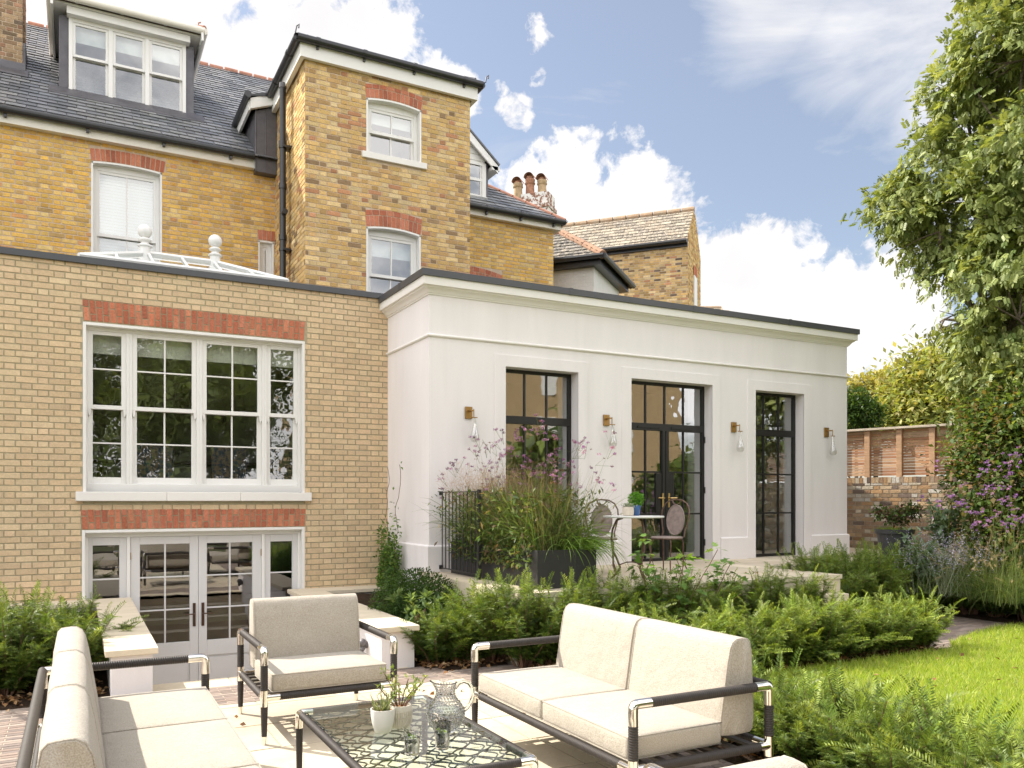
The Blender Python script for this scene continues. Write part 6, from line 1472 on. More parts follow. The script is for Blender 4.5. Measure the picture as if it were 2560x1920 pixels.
for (y0, y1, lab) in ((7.35, 8.3, 'leafy green perennials filling the right half of the trough'), (8.3, 9.3, 'leafy green perennials filling the left half of the trough')):
    n = 3600; t = thing('leafy_perennial', lab, 'plant', (mx, (y0 + y1) / 2, PZ - .04)); hz_ = rng2.random(n) ** 1.3; pq = np.stack([mx + rng2.normal(0, .20, n) * (1 + .5 * hz_), rng2.uniform(y0, y1, n), PZ - .02 + hz_ * .62], 1); sp_ = rng2.random(n) < .16; pq[sp_, 2] = PZ - rng2.uniform(-.06, .20, sp_.sum()) ** 1.0; lf_ = rng2.random(n) < .6; pq[sp_ & lf_, 0] = PX0 - rng2.uniform(.0, .07, (sp_ & lf_).sum()); pq[sp_ & ~lf_, 0] = PX1 + rng2.uniform(.0, .07, (sp_ & ~lf_).sum())
    V, F = scatter(NARROW[0] * [1, 1.3, 2], NARROW[1], pq, frames(rng2.normal(0, .8, (n, 3)) + [0, 0, .3], np.tile([0, 0, 1.0], (n, 1)), rng2, .8), rng2.uniform(.04, .10, n)); fast_mesh('leaves', V, F, MT['leaf'], t, np.repeat(mixcol(rng2, n, [(.08, .14, .035), (.12, .19, .05), (.06, .10, .025), (.20, .24, .09), (.19, .14, .08)]), 4, axis=0))
t = thing('daisies', 'small white daisies on wiry stems behind the railing', 'flowers', (4.3, 9.1, PZ - .04)); nb = NB()
V, F, c, tip, _ = blades(90, (4.14, 4.35, 8.55, 9.35, PZ - .04), (.15, .50), (.003, .004), (.2, .8), GR, rng, seg=4, spread=.35, out=(-.15, 0, 0)); nb.add(V, F, c); nb.add(*heads(tip, rng, .012, 12, .011, [(.72, .70, .58), (.75, .62, .25)]), m=1); nb.build('stems_and_flowers', [MT['grass'], MT['flower']], t)

# climber on the white return wall
rng = np.random.default_rng(31); rg = random.Random(31)
t = thing('climber', 'glossy green climbing plant trained up the corner between buff brick and white wall', 'climber', (3.72, 10.9, .3)); q = MB(); pts = []
for k in range(9):
    x, y = 3.86, 10.35 + .09 * k; p = Vector((3.78 - rg.uniform(0, .05), y, .3)); seq = [p.copy()]; top = rg.uniform(.9, 1.35) if k not in (2, 6) else 2.05
    while p.z < top: p = p + Vector((rg.uniform(-.01, .012), rg.uniform(-.07, .07), rg.uniform(.06, .10))); p.x = min(3.895, max(3.74, p.x)); p.y = min(11.05, p.y); seq.append(p.copy())
    q.tube(seq, .004, 5); pts += [s for s in seq if s.z < 1.45 or rg.random() < .25]
q.build('stems', MT['brownstem'], t)
pp = np.array([tuple(v) for v in pts]); reps = np.where(pp[:, 2] < .95, 20, np.where(pp[:, 2] < 1.3, 9, 2)); pp = np.repeat(pp, reps, axis=0); n = len(pp); pp = pp + rng.normal(0, .06, (n, 3)) * [.6, 1, 1]; pp[:, 0] = np.minimum(pp[:, 0], 3.89)
V, F = scatter(LEAF[0] * [1, 1, 2], LEAF[1], pp, frames(rng.normal(0, .7, (n, 3)) + [-.4, -.3, -.1], np.tile([-.5, -.5, 1.0], (n, 1)), rng, .8), rng.uniform(.04, .07, n)); fast_mesh('leaves', V, F, MT['leaf'], t, np.repeat(mixcol(rng, n, [(.07, .15, .03), (.11, .21, .04), (.05, .11, .02), (.18, .28, .06)]), 4, axis=0))

# lobed-leaf seedling (currant-like) in front of the bistro set
LOBE = (np.array([[0, 0, 0], [.35, .45, .06], [.55, .28, .03], [1, 0, -.06], [.55, -.28, .03], [.35, -.45, .06], [.15, .28, .02], [.15, -.28, .02]]), np.array([[0, 6, 1, 2], [0, 2, 3, 3], [0, 3, 4, 4], [0, 4, 5, 7]]))
LOBE = (np.array([[0, 0, 0], [.1, .42, .04], [.42, .22, .03], [.50, .52, .05], [.62, .18, .02], [1, 0, -.07], [.62, -.18, .02], [.50, -.52, .05], [.42, -.22, .03], [.1, -.42, .04], [.3, 0, 0]]),
        np.array([[0, 1, 2, 10], [10, 2, 3, 4], [10, 4, 5, 6], [10, 6, 7, 8], [0, 10, 8, 9]]))
def lobed(name, label, base, n_st, H, rg_s, spread=.25, size=(.07, .12)):
    rng = np.random.default_rng(rg_s); t = thing(name, label, 'shrub', base); q = MB(); P_ = []
    for k in range(n_st):
        p = np.array(base) + rng.normal(0, .05, 3) * [1, 1, 0]; d = norm(np.array([rng.normal(0, spread), rng.normal(0, spread), 1.0])); hh = H * rng.uniform(.6, 1.05); seq = [p.copy()]
        for i in range(8): d = norm(d + rng.normal(0, .07, 3)); p = p + d * hh / 8; seq.append(p.copy()); P_ += [p.copy()] * 5
        q.tube([tuple(s) for s in seq], [.006] * 5 + [.004] * 4, 5)
    q.build('stems', MT['brownstem'], t); P_ = np.array(P_); n = len(P_); d = rng.normal(0, 1, (n, 3)) * [1, 1, .3]; d = norm(d); P2 = P_ + d * rng.uniform(.02, .07, (n, 1))
    V, F = scatter(LOBE[0], LOBE[1], P2, frames(d + [0, 0, -.25], np.tile([0, 0, 1.0], (n, 1)), rng, .4), rng.uniform(*size, n)); fast_mesh('leaves', V, F, MT['leaf'], t, np.repeat(mixcol(rng, n, [(.15, .26, .06), (.22, .34, .10), (.10, .19, .045)]), 11, axis=0)); return t
lobed('currant_bush', 'young shrub with lobed light green leaves in front of the bistro table', (5.40, 6.82, .0), 8, 1.30, 3)
lobed('currant_bush', 'lower lobed-leaf shrub in front of the right-hand bistro chair', (5.95, 6.85, .0), 7, 1.0, 4, .3)

# ============================================================ right-hand border
def surv(x, y, d): return P(x, y, d=d)
# big round pot
g = surv(1932, 1235, 12.4); g = Vector((g.x, g.y, GZ)); PR = .27
t = thing('planter_pot', 'large round charcoal pot with shrubby foliage on the terrace by the brick wall', 'plant pot', tuple(g)); q = MB(); q.lathe([(.19, 0), (.245, .38), (.25, .40), (.275, .405), (.285, .47), (.26, .47), (.24, .42)], tuple(g), 32, cap1=False); q.build('pot', MT['plastic'], t, smooth=40)
q = MB(); q.lathe([(.001, .44), (.25, .43)], tuple(g), 24, cap0=False, cap1=False); q.build('soil', MT['soil'], t)
rng = np.random.default_rng(44); nb = NB(); V, F, c, _, _ = blades(900, (g.x - .22, g.x + .22, g.y - .22, g.y + .22, g.z + .43), (.06, .14), (.005, .009), (1, 2.5), [(.30, .40, .08), (.22, .33, .06)], rng, seg=3, spread=.6); nb.add(V, F, c)
for (dx, dz) in ((-.2, .72), (-.08, .66), (.10, .70), (.22, .76), (.30, .72), (.05, .60)):
    n = 150; u = norm(rng.normal(0, 1, (n, 3))) * rng.random((n, 1)) ** .5; pq = np.array([g.x + dx * .88, g.y - dx * .47, g.z + dz]) + u * [.15, .15, .12]
    V, F = scatter(LEAF[0] * [1, 1.1, 2], LEAF[1], pq, frames(u + rng.normal(0, .5, (n, 3)), np.tile([0, 0, 1.0], (n, 1)), rng, .8), rng.uniform(.045, .075, n)); nb.add(V, F, np.repeat(mixcol(rng, n, [(.08, .14, .04), (.13, .20, .06), (.05, .09, .03), (.12, .06, .05)]), 4, axis=0))
nb.build('foliage', MT['leaf'], t)
# buddleja-like grey leaves, perovskia, fountain grass, verbena
def clump_leaves(name, label, cen, rad, n, size, cols, seed, tm=NARROW, wd=1.8):
    rng = np.random.default_rng(seed); t = thing(name, label, 'shrub', (cen[0], cen[1], cen[2] - rad[2])); q = MB(); PP = []
    for k in range(16):
        a = rng.uniform(0, 6.28); e = np.array([cen[0] + math.cos(a) * rad[0] * rng.uniform(.2, 1), cen[1] + math.sin(a) * rad[1] * rng.uniform(.2, 1), cen[2] + rad[2] * rng.uniform(.1, 1)]); b = np.array([cen[0], cen[1], cen[2] - rad[2]]); m_ = (b + e) / 2 + [0, 0, .1]
        q.tube([tuple(b), tuple(m_), tuple(e)], .006, 5); PP += [b + (e - b) * f for f in rng.uniform(.3, 1.02, n // 16)]
    q.build('stems', MT['greystem'], t); PP = np.array(PP); k = len(PP); PP += rng.normal(0, .04, (k, 3))
    V, F = scatter(tm[0] * [1, wd, 2], tm[1], PP, frames(rng.normal(0, .8, (k, 3)) + [0, 0, .1], np.tile([0, 0, 1.0], (k, 1)), rng, .6), rng.uniform(.7, 1.2, k) * size); fast_mesh('leaves', V, F, MT['leaf'], t, np.repeat(mixcol(rng, k, cols), 4, axis=0)); return t
GREY = [(.17, .24, .15), (.23, .31, .21), (.12, .19, .10)]
a = surv(1995, 1205, 11.2); clump_leaves('grey_leaved_shrub', 'grey-green leafy shrub in front of the large round pot', tuple(a), (.34, .34, .34), 420, .11, GREY, 61)
a = surv(2035, 1135, 12.0); clump_leaves('grey_leaved_shrub', 'taller pale grey-green shrub against the brick wall', tuple(a), (.36, .36, .45), 360, .12, GREY, 62)
LAV = [(.42, .38, .55), (.50, .46, .62), (.36, .32, .48)]
t = thing('russian_sage', 'hazy lavender-blue sage spikes beyond the yew hedge', 'flowers', tuple(surv(2045, 1250, 11.0))); rng = np.random.default_rng(71); b = surv(2045, 1250, 11.0); nb = NB()
V, F, c, tip, dr = blades(170, (b.x - .45, b.x + .45, b.y - .35, b.y + .35, .35), (.55, .95), (.004, .006), (.1, .5), [(.32, .36, .28), (.26, .31, .22)], rng, seg=4, spread=.3); nb.add(V, F, c)
pp = np.repeat(tip, 14, axis=0) - np.repeat(dr, 14, axis=0) * rng.uniform(0, .28, (len(tip) * 14, 1)) + rng.normal(0, .01, (len(tip) * 14, 3)); V, F = scatter(LEAF[0] * [1, 1.5, 2], LEAF[1], pp, frames(rng.normal(0, 1, pp.shape), np.tile([0, 0, 1.0], (len(pp), 1)), rng, 1), np.full(len(pp), .016)); nb.add(V, F, np.repeat(mixcol(rng, len(pp), LAV), 4, axis=0), m=1); nb.build('stems_and_flowers', [MT['grass'], MT['flower']], t)
for (x, y, d, lab) in ((2110, 1225, 10.9, 'fountain grass with buff plumes beside the lavender-blue sage'), (2175, 1215, 10.5, 'fountain grass with buff plumes at the right edge of the border')):
    b = surv(x, y, d); t = thing('fountain_grass', lab, 'grass', (b.x, b.y, .3)); nb = NB(); V, F, c, _, _ = blades(900, (b.x - .2, b.x + .2, b.y - .2, b.y + .2, .3), (.4, .75), (.004, .007), (1.0, 2.6), GR, rng, seg=6, spread=.5); nb.add(V, F, c)
    V, F, c, tip, dr = blades(46, (b.x - .2, b.x + .2, b.y - .2, b.y + .2, .3), (.6, .95), (.003, .004), (.4, 1.4), STRAW, rng, seg=5, spread=.4); nb.add(V, F, c)
    m = 90; pp = np.repeat(tip, m, axis=0) - np.repeat(dr, m, axis=0) * rng.uniform(-.02, .11, (len(tip) * m, 1)); V, F, _, _ = ribbons(pp, rng.normal(0, 1, pp.shape), np.full(len(pp), .022), np.full(len(pp), .0022), np.full(len(pp), 0.0), rng, seg=1); nb.add(V, F, np.array([.48, .38, .27])); nb.build('blades', MT['grass'], t)
VIO = [(.30, .15, .42), (.38, .20, .50), (.25, .12, .36), (.44, .24, .46)]
for i, (x, d, lab) in enumerate(((2085, 10.9, 'loose purple verbena left of the larger verbena clump, in front of the beech hedge'), (2150, 10.4, 'large airy clump of purple verbena in front of the beech hedge'), (2205, 10.0, 'purple verbena at the right edge of the photo, in front of the beech hedge'))):
    b = surv(x, 1250, d); t = thing('verbena', lab, 'flowers', (b.x, b.y, .3)); verbena(t, 26 if i else 14, (b.x - .3, b.x + .3, b.y - .3, b.y + .3, .3), (1.0, 1.95) if i else (.8, 1.5), rng, spread=.16, r=.020, cols=VIO, brown=.1, w=.006)
# ============================================================ garden wall and fence
A0 = P(1815, 1181, z=GZ); wd = Vector((math.sin(R(163.5)), math.cos(R(163.5)), 0)); wn = Vector((-wd.y, wd.x, 0)) * -1   # towards the garden
if wn.dot(Vector((0, 0, 0)) - A0) < 0: wn = -wn
A0 = Vector((A0.x, A0.y, 0)) - wd * 3.0; WL = 13.0; BH = P(1829, 1033, d=16.1).z
t = thing('garden_wall', 'weathered stock-brick boundary wall beneath the slatted fence', 'wall', (A0.x, A0.y, 0))
q = MB(); N3 = Vector((wn.x, wn.y, 0)); q.prism([(0, -.1), (WL, -.1), (WL, BH - .01), (0, BH - .01)], A0, wd, (0, 0, 1), N3, -.22, 0, 0, (.4, .4, .4))
brick_wall(q, A0, wd, N3, 0, 10, .45, BH - .11, pal=PAL_GARDEN, seed=77, m=1, jit=.16, rag=.007, joint=.012, bond='flemish')
rg = random.Random(4); u = 0
while u < 10: c = rg.choice(PAL_GARDEN); f = 1 + rg.gauss(0, .15); q.prism([(u, BH - .108), (u + .065, BH - .108), (u + .065, BH + rg.uniform(-.004, .004)), (u, BH)], A0, wd, (0, 0, 1), N3, -.1, .006 + rg.uniform(0, .004), 1, tuple(w * f for w in c)); u += .075
q.build('brickwork', [mat('aged_mortar', (.34, .29, .22), .95, var=.3, vscale=6), MT['brick_old']], t, fixn=False)
FT = P(1828, 931, d=16.15).z
t = thing('slatted_fence', 'horizontal cedar slat fence with upright posts on top of the brick wall', 'fence', (A0.x, A0.y, BH)); rg = random.Random(6)
q = MB(); CED = [(.46, .25, .13), (.52, .30, .17), (.38, .19, .10), (.50, .34, .22), (.42, .24, .14), (.55, .36, .22)]
z = BH + .03
while z < FT - .05:
    for k in range(8): c = rg.choice(CED); q.prism([(k * 1.25 + .002, z), (k * 1.25 + 1.248, z), (k * 1.25 + 1.248, z + .048), (k * 1.25 + .002, z + .048)], A0, wd, (0, 0, 1), N3, -.10, -.085, 0, c)
    z += .0535
q.build('slats', MT['cedar'], t)
# post positions from the survey
def on_wall(x): D = pix_dir(x, 1080); O = A0 + N3 * -.05; det = D.x * wd.y - D.y * wd.x; s = (O.x * D.y - O.y * D.x) / (det) * 1.0; return s
def s_at(x):
    D = pix_dir(x, 1080); O = A0 + N3 * -.05; # O + wd*s = D*k
    det = wd.x * (-D.y) - wd.y * (-D.x); return ((-O.x) * (-D.y) - (-O.y) * (-D.x)) / det
ps = [s_at(1875), s_at(1944), s_at(2015)]; stp = (ps[2] - ps[0]) / 2
for sp_ in [ps[0] - 2 * stp, ps[0] - stp] + ps + [ps[2] + stp, ps[2] + 2 * stp, ps[2] + 3 * stp]:
    q = MB(); q.prism([(sp_ - .05, BH), (sp_ + .05, BH), (sp_ + .05, FT - .045), (sp_ - .05, FT - .045)], A0, wd, (0, 0, 1), N3, -.084, .0, 0, (.50, .31, .18)); q.build('post', MT['cedar'], t, bevel=.004)
q = MB(); q.prism([(0, FT - .04), (10, FT - .04), (10, FT), (0, FT)], A0, wd, (0, 0, 1), N3, -.14, .04, 0, (.58, .50, .40)); q.build('capping', MT['cedar'], t, bevel=.004)

MT['mossy'] = mat('mossy_ridge', (.40, .27, .17), .9, var=.3, vscale=5, tint=((.35, .30, .22), 6, .45, .6, .8))
# ============================================================ neighbouring buildings
hA = R(-40.6); ra = Vector((math.sin(hA), math.cos(hA), 0)); rb = Vector((math.cos(hA) * 1.0, -math.sin(hA), 0))
def solve_len(C0, dirv, x):
    D = pix_dir(x, 1080); det = dirv.x * (-D.y) - dirv.y * (-D.x); return ((-C0.x) * (-D.y) + C0.y * (-D.x)) / det * 1.0 if False else ((-C0.x) * (-D.y) - (-C0.y) * (-D.x)) / det
Cn = P(1485.7, 1080, d=26); Cn.z = 0; ez = P(1485.7, 512, d=26).z; Lb = solve_len(Cn, rb, 1513.0); La = 14.0
apx = Cn + rb * (Lb * .5); dA = apx.x * math.sin(HEAD) + apx.y * math.cos(HEAD); azp = 1.6 + (1080 - 453) / FPX * dA
t = thing('neighbour_house', 'stock-brick neighbouring house with lichened slate roof seen above the white extension', 'house', (Cn.x, Cn.y, 0))
q = MB(); q.plate([(0, 2), (La, 2), (La, ez), (0, ez)], [], Cn, ra, (0, 0, 1), 0, (.4, .4, .4)); 
n1 = -rb; brick_wall(q, Cn, ra, n1, 0, 9, 4.5, ez, pal=PAL_TOW + [(.16, .12, .09)], seed=90, m=1, jit=.17, rag=.006, joint=.012)
q.plate([(0, 2), (Lb, 2), (Lb, ez - .3), (Lb, ez), (Lb / 2, azp), (0, ez)], [], Cn, rb, (0, 0, 1), 0, (.4, .4, .4)); n2 = -ra
def gblk(za, zb):
    if za < ez: return []
    f = (za - ez) / max(.01, azp - ez) * Lb / 2; return [(-1, f), (Lb - f, Lb + 1)]
brick_wall(q, Cn, rb, n2, 0, Lb, 4.5, azp - .1, gblk, pal=PAL_TOW, seed=91, m=1, jit=.15, rag=.006, joint=.012)
q.plate([(0, 2), (La, 2), (La, ez), (0, ez)], [], Cn + rb * Lb, ra, (0, 0, 1), 0, (.4, .4, .4))
q.build('wall', [MT['mortar_old'], MT['brick_old']], t, fixn=False)
q = MB(); r0 = Cn + Vector((0, 0, ez)); rt = Cn + rb * Lb / 2 + Vector((0, 0, azp)); Sv = (rt - r0); SLn = Sv.length; Sv.normalize(); Nn = ra.cross(Sv); 
if Nn.z < 0: Nn = -Nn
e0 = r0 - Sv * .18 - ra * .0; q.add([e0, e0 + ra * La, rt + ra * La, rt], [(0, 1, 2, 3)], 0, (.2, .18, .15)); r2 = Cn + rb * Lb + Vector((0, 0, ez)); q.add([r2, r2 + ra * La, rt + ra * La, rt], [(0, 3, 2, 1)], 0, (.2, .18, .15))
slates(q, e0, ra, Sv, Nn, 0, 10, 0, SLn + .18, w=.34, ex=.20, pal=PAL_SLATE_OLD, seed=92, m=0, lift=.02); q.build('roof', [MT['slate_old']], t, fixn=False)
q = MB(); ridge_tiles(q, rt + ra * .0, rt + ra * 12, r=.11, L=.45); q.build('ridge_tiles', MT['mossy'], t)
q = MB(); q.tube([e0 - Sv * .05 + n1 * .05, e0 - Sv * .05 + n1 * .05 + ra * 10], .07, 8); q.hexa([r0 + n1 * .08 - Vector((0, 0, .3)), r0 + ra * 10 + n1 * .08 - Vector((0, 0, .3)), r0 + ra * 10 - Vector((0, 0, .3)), r0 - Vector((0, 0, .3)), r0 + n1 * .08 - Vector((0, 0, .06)), r0 + ra * 10 + n1 * .08 - Vector((0, 0, .06)), r0 + ra * 10 - Vector((0, 0, .06)), r0 - Vector((0, 0, .06))])
q.build('gutter', MT['gutter'], t)
wo = Cn + rb * (Lb * .52) + n2 * .03
q = MB(); hz = P(1500, 590, d=26.8).z; q.prism([(-.28, hz - 2.3), (.28, hz - 2.3), (.28, hz), (-.28, hz)], wo, rb, (0, 0, 1), n2, -.02, .015, 0); q.build('window', MT['joinery'], t)
q = MB(); brick_arch(q, wo - rb * .0, rb, n2, -.32, .32, lambda x: hz + .02, .3, 9, skew=.2); q.build('window_arch', MT['brick_old'], t)
q = MB(); q.prism([(-.36, hz - 2.42), (.36, hz - 2.42), (.36, hz - 2.3), (-.36, hz - 2.3)], wo, rb, (0, 0, 1), n2, 0, .14); q.build('sill', MT['trimwhite'], t)
# white painted neighbour with hipped roof
Cw = P(1283, 1080, d=18.5); Cw.z = 0; wz = P(1283, 562, d=18.5).z; Lw = solve_len(Cw, rb, 1337.0)
t = thing('white_neighbour_house', 'white painted brick building with dark hipped slate roof behind the white extension', 'house', (Cw.x, Cw.y, 0))
q = MB(); q.plate([(0, 2), (6, 2), (6, wz), (0, wz)], [], Cw, ra, (0, 0, 1), 0, (.8, .8, .8)); q.plate([(0, 2), (Lw, 2), (Lw, wz), (0, wz)], [], Cw, rb, (0, 0, 1), 0, (.8, .8, .8)); WP = [(.72, .70, .67), (.74, .72, .69), (.70, .68, .65)]
q.plate([(0, 2), (6, 2), (6, wz), (0, wz)], [], Cw + rb * Lw, ra, (0, 0, 1), 0, (.8, .8, .8))
brick_wall(q, Cw, ra, n1, 0, 6, 4.4, wz, pal=WP, seed=95, m=1, jit=.02, proud=.003); q.build('wall', [MT['whitebrickpaint'], MT['whitebrickpaint']], t, fixn=False)
q = MB(); ov = .28; c0 = Cw - ra * ov - rb * ov + Vector((0, 0, wz + .02)); W_ = Lw + 2 * ov; H_ = W_ / 2 * .75
c1 = c0 + rb * W_; c2 = c1 + ra * 7; c3 = c0 + ra * 7; h0 = c0 + rb * W_ / 2 + ra * W_ / 2 + Vector((0, 0, H_)); h1 = c0 + rb * W_ / 2 + ra * 7 + Vector((0, 0, H_))
q.add([c0, c1, c2, c3, h0, h1], [(0, 1, 4), (1, 2, 5, 4), (3, 0, 4, 5)], 0, (.15, .14, .12)); Sw = (Vector((rb.x, rb.y, .75))).normalized(); Nw = ra.cross(Sw); Nw = Nw if Nw.z > 0 else -Nw
slates(q, c0, ra, Sw, Nw, 0, 7, 0, (W_ / 2) / Vector((Sw.x, Sw.y)).length, w=.3, ex=.2, pal=[(.13, .12, .115), (.18, .165, .15), (.10, .095, .09)], seed=96, m=0, uminf=lambda s: s * Vector((Sw.x, Sw.y)).length, lift=.02)
S2 = (Vector((ra.x, ra.y, .75))).normalized(); N2_ = rb.cross(S2); N2_ = N2_ if N2_.z > 0 else -N2_; k_ = Vector((S2.x, S2.y)).length
slates(q, c0, rb, S2, N2_, 0, W_, 0, (W_ / 2) / k_, w=.3, ex=.2, pal=PAL_SLATE_OLD, seed=97, m=0, uminf=lambda s: s * k_, umaxf=lambda s: W_ - s * k_, lift=.02); q.build('roof', [MT['slate_old']], t, fixn=False)
q = MB(); ridge_tiles(q, c0, h0, r=.10, L=.4); ridge_tiles(q, h0, h1, r=.1, L=.4); ridge_tiles(q, c1, h0, r=.1, L=.4); q.build('hip_tiles', mat('worn_hip_tile', (.34, .20, .13), .9, var=.3, vscale=5), t)
q = MB(); dz = Vector((0, 0, -.02)); q.tube([c0 + dz - ra * .03 - rb * .03, c0 + ra * 7 + dz - rb * .03], .06, 8); q.tube([c0 + dz - ra * .03 - rb * .03, c1 + dz - ra * .03], .06, 8)
f_ = lambda p, z_: p + Vector((0, 0, z_)); i0 = Cw + Vector((0, 0, wz)); q.hexa([f_(i0, -.16) + n1 * .2 + n2 * .2, f_(i0, -.16) + rb * (Lw + .2) + n2 * .2, f_(i0, -.16) + rb * (Lw + .2) + ra * 6, f_(i0, -.16) + n1 * .2 + ra * 6, f_(i0, -.01) + n1 * .2 + n2 * .2, f_(i0, -.01) + rb * (Lw + .2) + n2 * .2, f_(i0, -.01) + rb * (Lw + .2) + ra * 6, f_(i0, -.01) + n1 * .2 + ra * 6]); q.build('gutter', MT['gutter'], t)
# chimney stack with three pots
cs_ = P(1162, 440, d=26); t = thing('chimney_stack', 'peeling white painted chimney stack with three clay pots behind the roof hip', 'chimney', (cs_.x, cs_.y, 7))
ztop = P(1162, 424, d=26).z; q = MB(); bx = Vector((cs_.x, cs_.y, 0)); hw_ = .47
def obox(q, c, u, v, a, b, z0, z1, m=0, col=None):
    c, u, v = Vector(c), Vector(u), Vector(v); f = [(-a, -b), (a, -b), (a, b), (-a, b)]; q.hexa([c + u * x + v * y + Vector((0, 0, z0)) for x, y in f] + [c + u * x + v * y + Vector((0, 0, z1)) for x, y in f], m, col)
obox(q, bx, ra, rb, hw_, .36, 6.5, ztop - .5); obox(q, bx, ra, rb, hw_ + .04, .40, ztop - .5, ztop - .38); obox(q, bx, ra, rb, hw_ - .02, .34, ztop - .38, ztop)
brick_wall(q, bx - ra * hw_ - rb * .36, ra, -rb, 0, 2 * hw_, 8, ztop - .5, pal=WP, seed=99, m=0, jit=.03); q.build('stack', MT['peeling'], t)
for (x, yb, yt, mt) in ((1119, 428, 388, 'chimneypot'), (1145, 427, 376, 'redpot'), (1171, 423, 380, 'chimneypot')):
    p = P(x, yb, d=26); h = P(x, yt, d=26).z - p.z; q = MB(); rr = .155
    q.lathe([(rr, -.3), (rr * .95, .0), (rr * .86, h * .52), (rr * 1.05, h * .56), (rr * 1.08, h * .60), (rr * .92, h * .62), (rr * 1.04, h * .72), (rr * 1.02, h * .76)], (p.x, p.y, p.z), 18, cap1=False); o = q.build('chimney_pot', MT[mt], t, smooth=40)
    q = MB(); pr_ = [(rr * 1.02 * math.cos(a_), rr * 1.0 * math.sin(a_)) for a_ in [math.pi * i / 10 for i in range(11)]]; kk = len(pr_)
    cc_ = Vector((p.x, p.y, p.z + h * .80)); q.add([cc_ + ra * a + Vector((0, 0, b)) - rb * rr * 1.1 for a, b in pr_] + [cc_ + ra * a + Vector((0, 0, b * .8)) + rb * rr * 1.1 for a, b in pr_], [(i, i + 1, kk + i + 1, kk + i) for i in range(kk - 1)])
    q.lathe([(rr * .7, 0), (rr * .8, h * .14)], (p.x, p.y, p.z + h * .72), 14, cap1=False)
    q.build('hood', MT['redpot'], o, smooth=50)
# far slate gables beyond
for (xl, xr, ya, yb, d, lab) in ((1516, 1578, 646, 690, 44, 'far slate-roofed gable just visible above the white parapet'), (1577, 1595, 656, 690, 46, 'smaller far gable end right of the other distant roof')):
    a = P(xl, 1080, d=d); a.z = 0; Lx = solve_len(a, ra * -1, xr) if False else (P(xr, 1080, d=d) - P(xl, 1080, d=d)).length; dv = (P(xr, 1080, d=d) - P(xl, 1080, d=d)).normalized(); nv = Vector((dv.y, -dv.x, 0)); nv = nv if nv.dot(a) < 0 else -nv; zt = P(xl, ya, d=d).z
    t = thing('distant_house', lab, 'house', tuple(a)); q = MB(); dep = -nv
    q.hexa([a + dv * 0, a + dv * Lx, a + dv * Lx + dep * 4, a + dep * 4] + [p + Vector((0, 0, zt - 1.6)) for p in (a, a + dv * Lx, a + dv * Lx + dep * 4, a + dep * 4)]); q.build('wall', MT['brick_old'] if False else MT['mortar_old'], t)
    q = MB(); zz = Vector((0, 0, zt - 1.6)); tp_ = Vector((0, 0, zt)); q.add([a + zz - dep * .2, a + dv * Lx + zz - dep * .2, a + dv * Lx + dep * 2 + tp_, a + dep * 2 + tp_, a + dep * 4.2 + zz, a + dv * Lx + dep * 4.2 + zz], [(0, 1, 2, 3), (3, 2, 5, 4)], 0, (.2, .18, .16))
    Sd = (dep * 2.2 + Vector((0, 0, 1.6))); ln_ = Sd.length; Sd.normalize(); Nd = dv.cross(Sd); Nd = Nd if Nd.z > 0 else -Nd; slates(q, a + zz - dep * .2, dv, Sd, Nd, 0, Lx, 0, ln_, w=.35, ex=.25, pal=PAL_SLATE_OLD, seed=int(xl), m=0, lift=.02); q.build('roof', [MT['slate_old']], t, fixn=False)
    q = MB(); ridge_tiles(q, a + dep * 2 + tp_, a + dv * Lx + dep * 2 + tp_, r=.10, L=.5); q.tube([a + dv * Lx + zz - dep * .25, a + dv * Lx + dep * 2 + tp_], .05, 6); q.build('ridge_tiles', MT['mossy'], t)

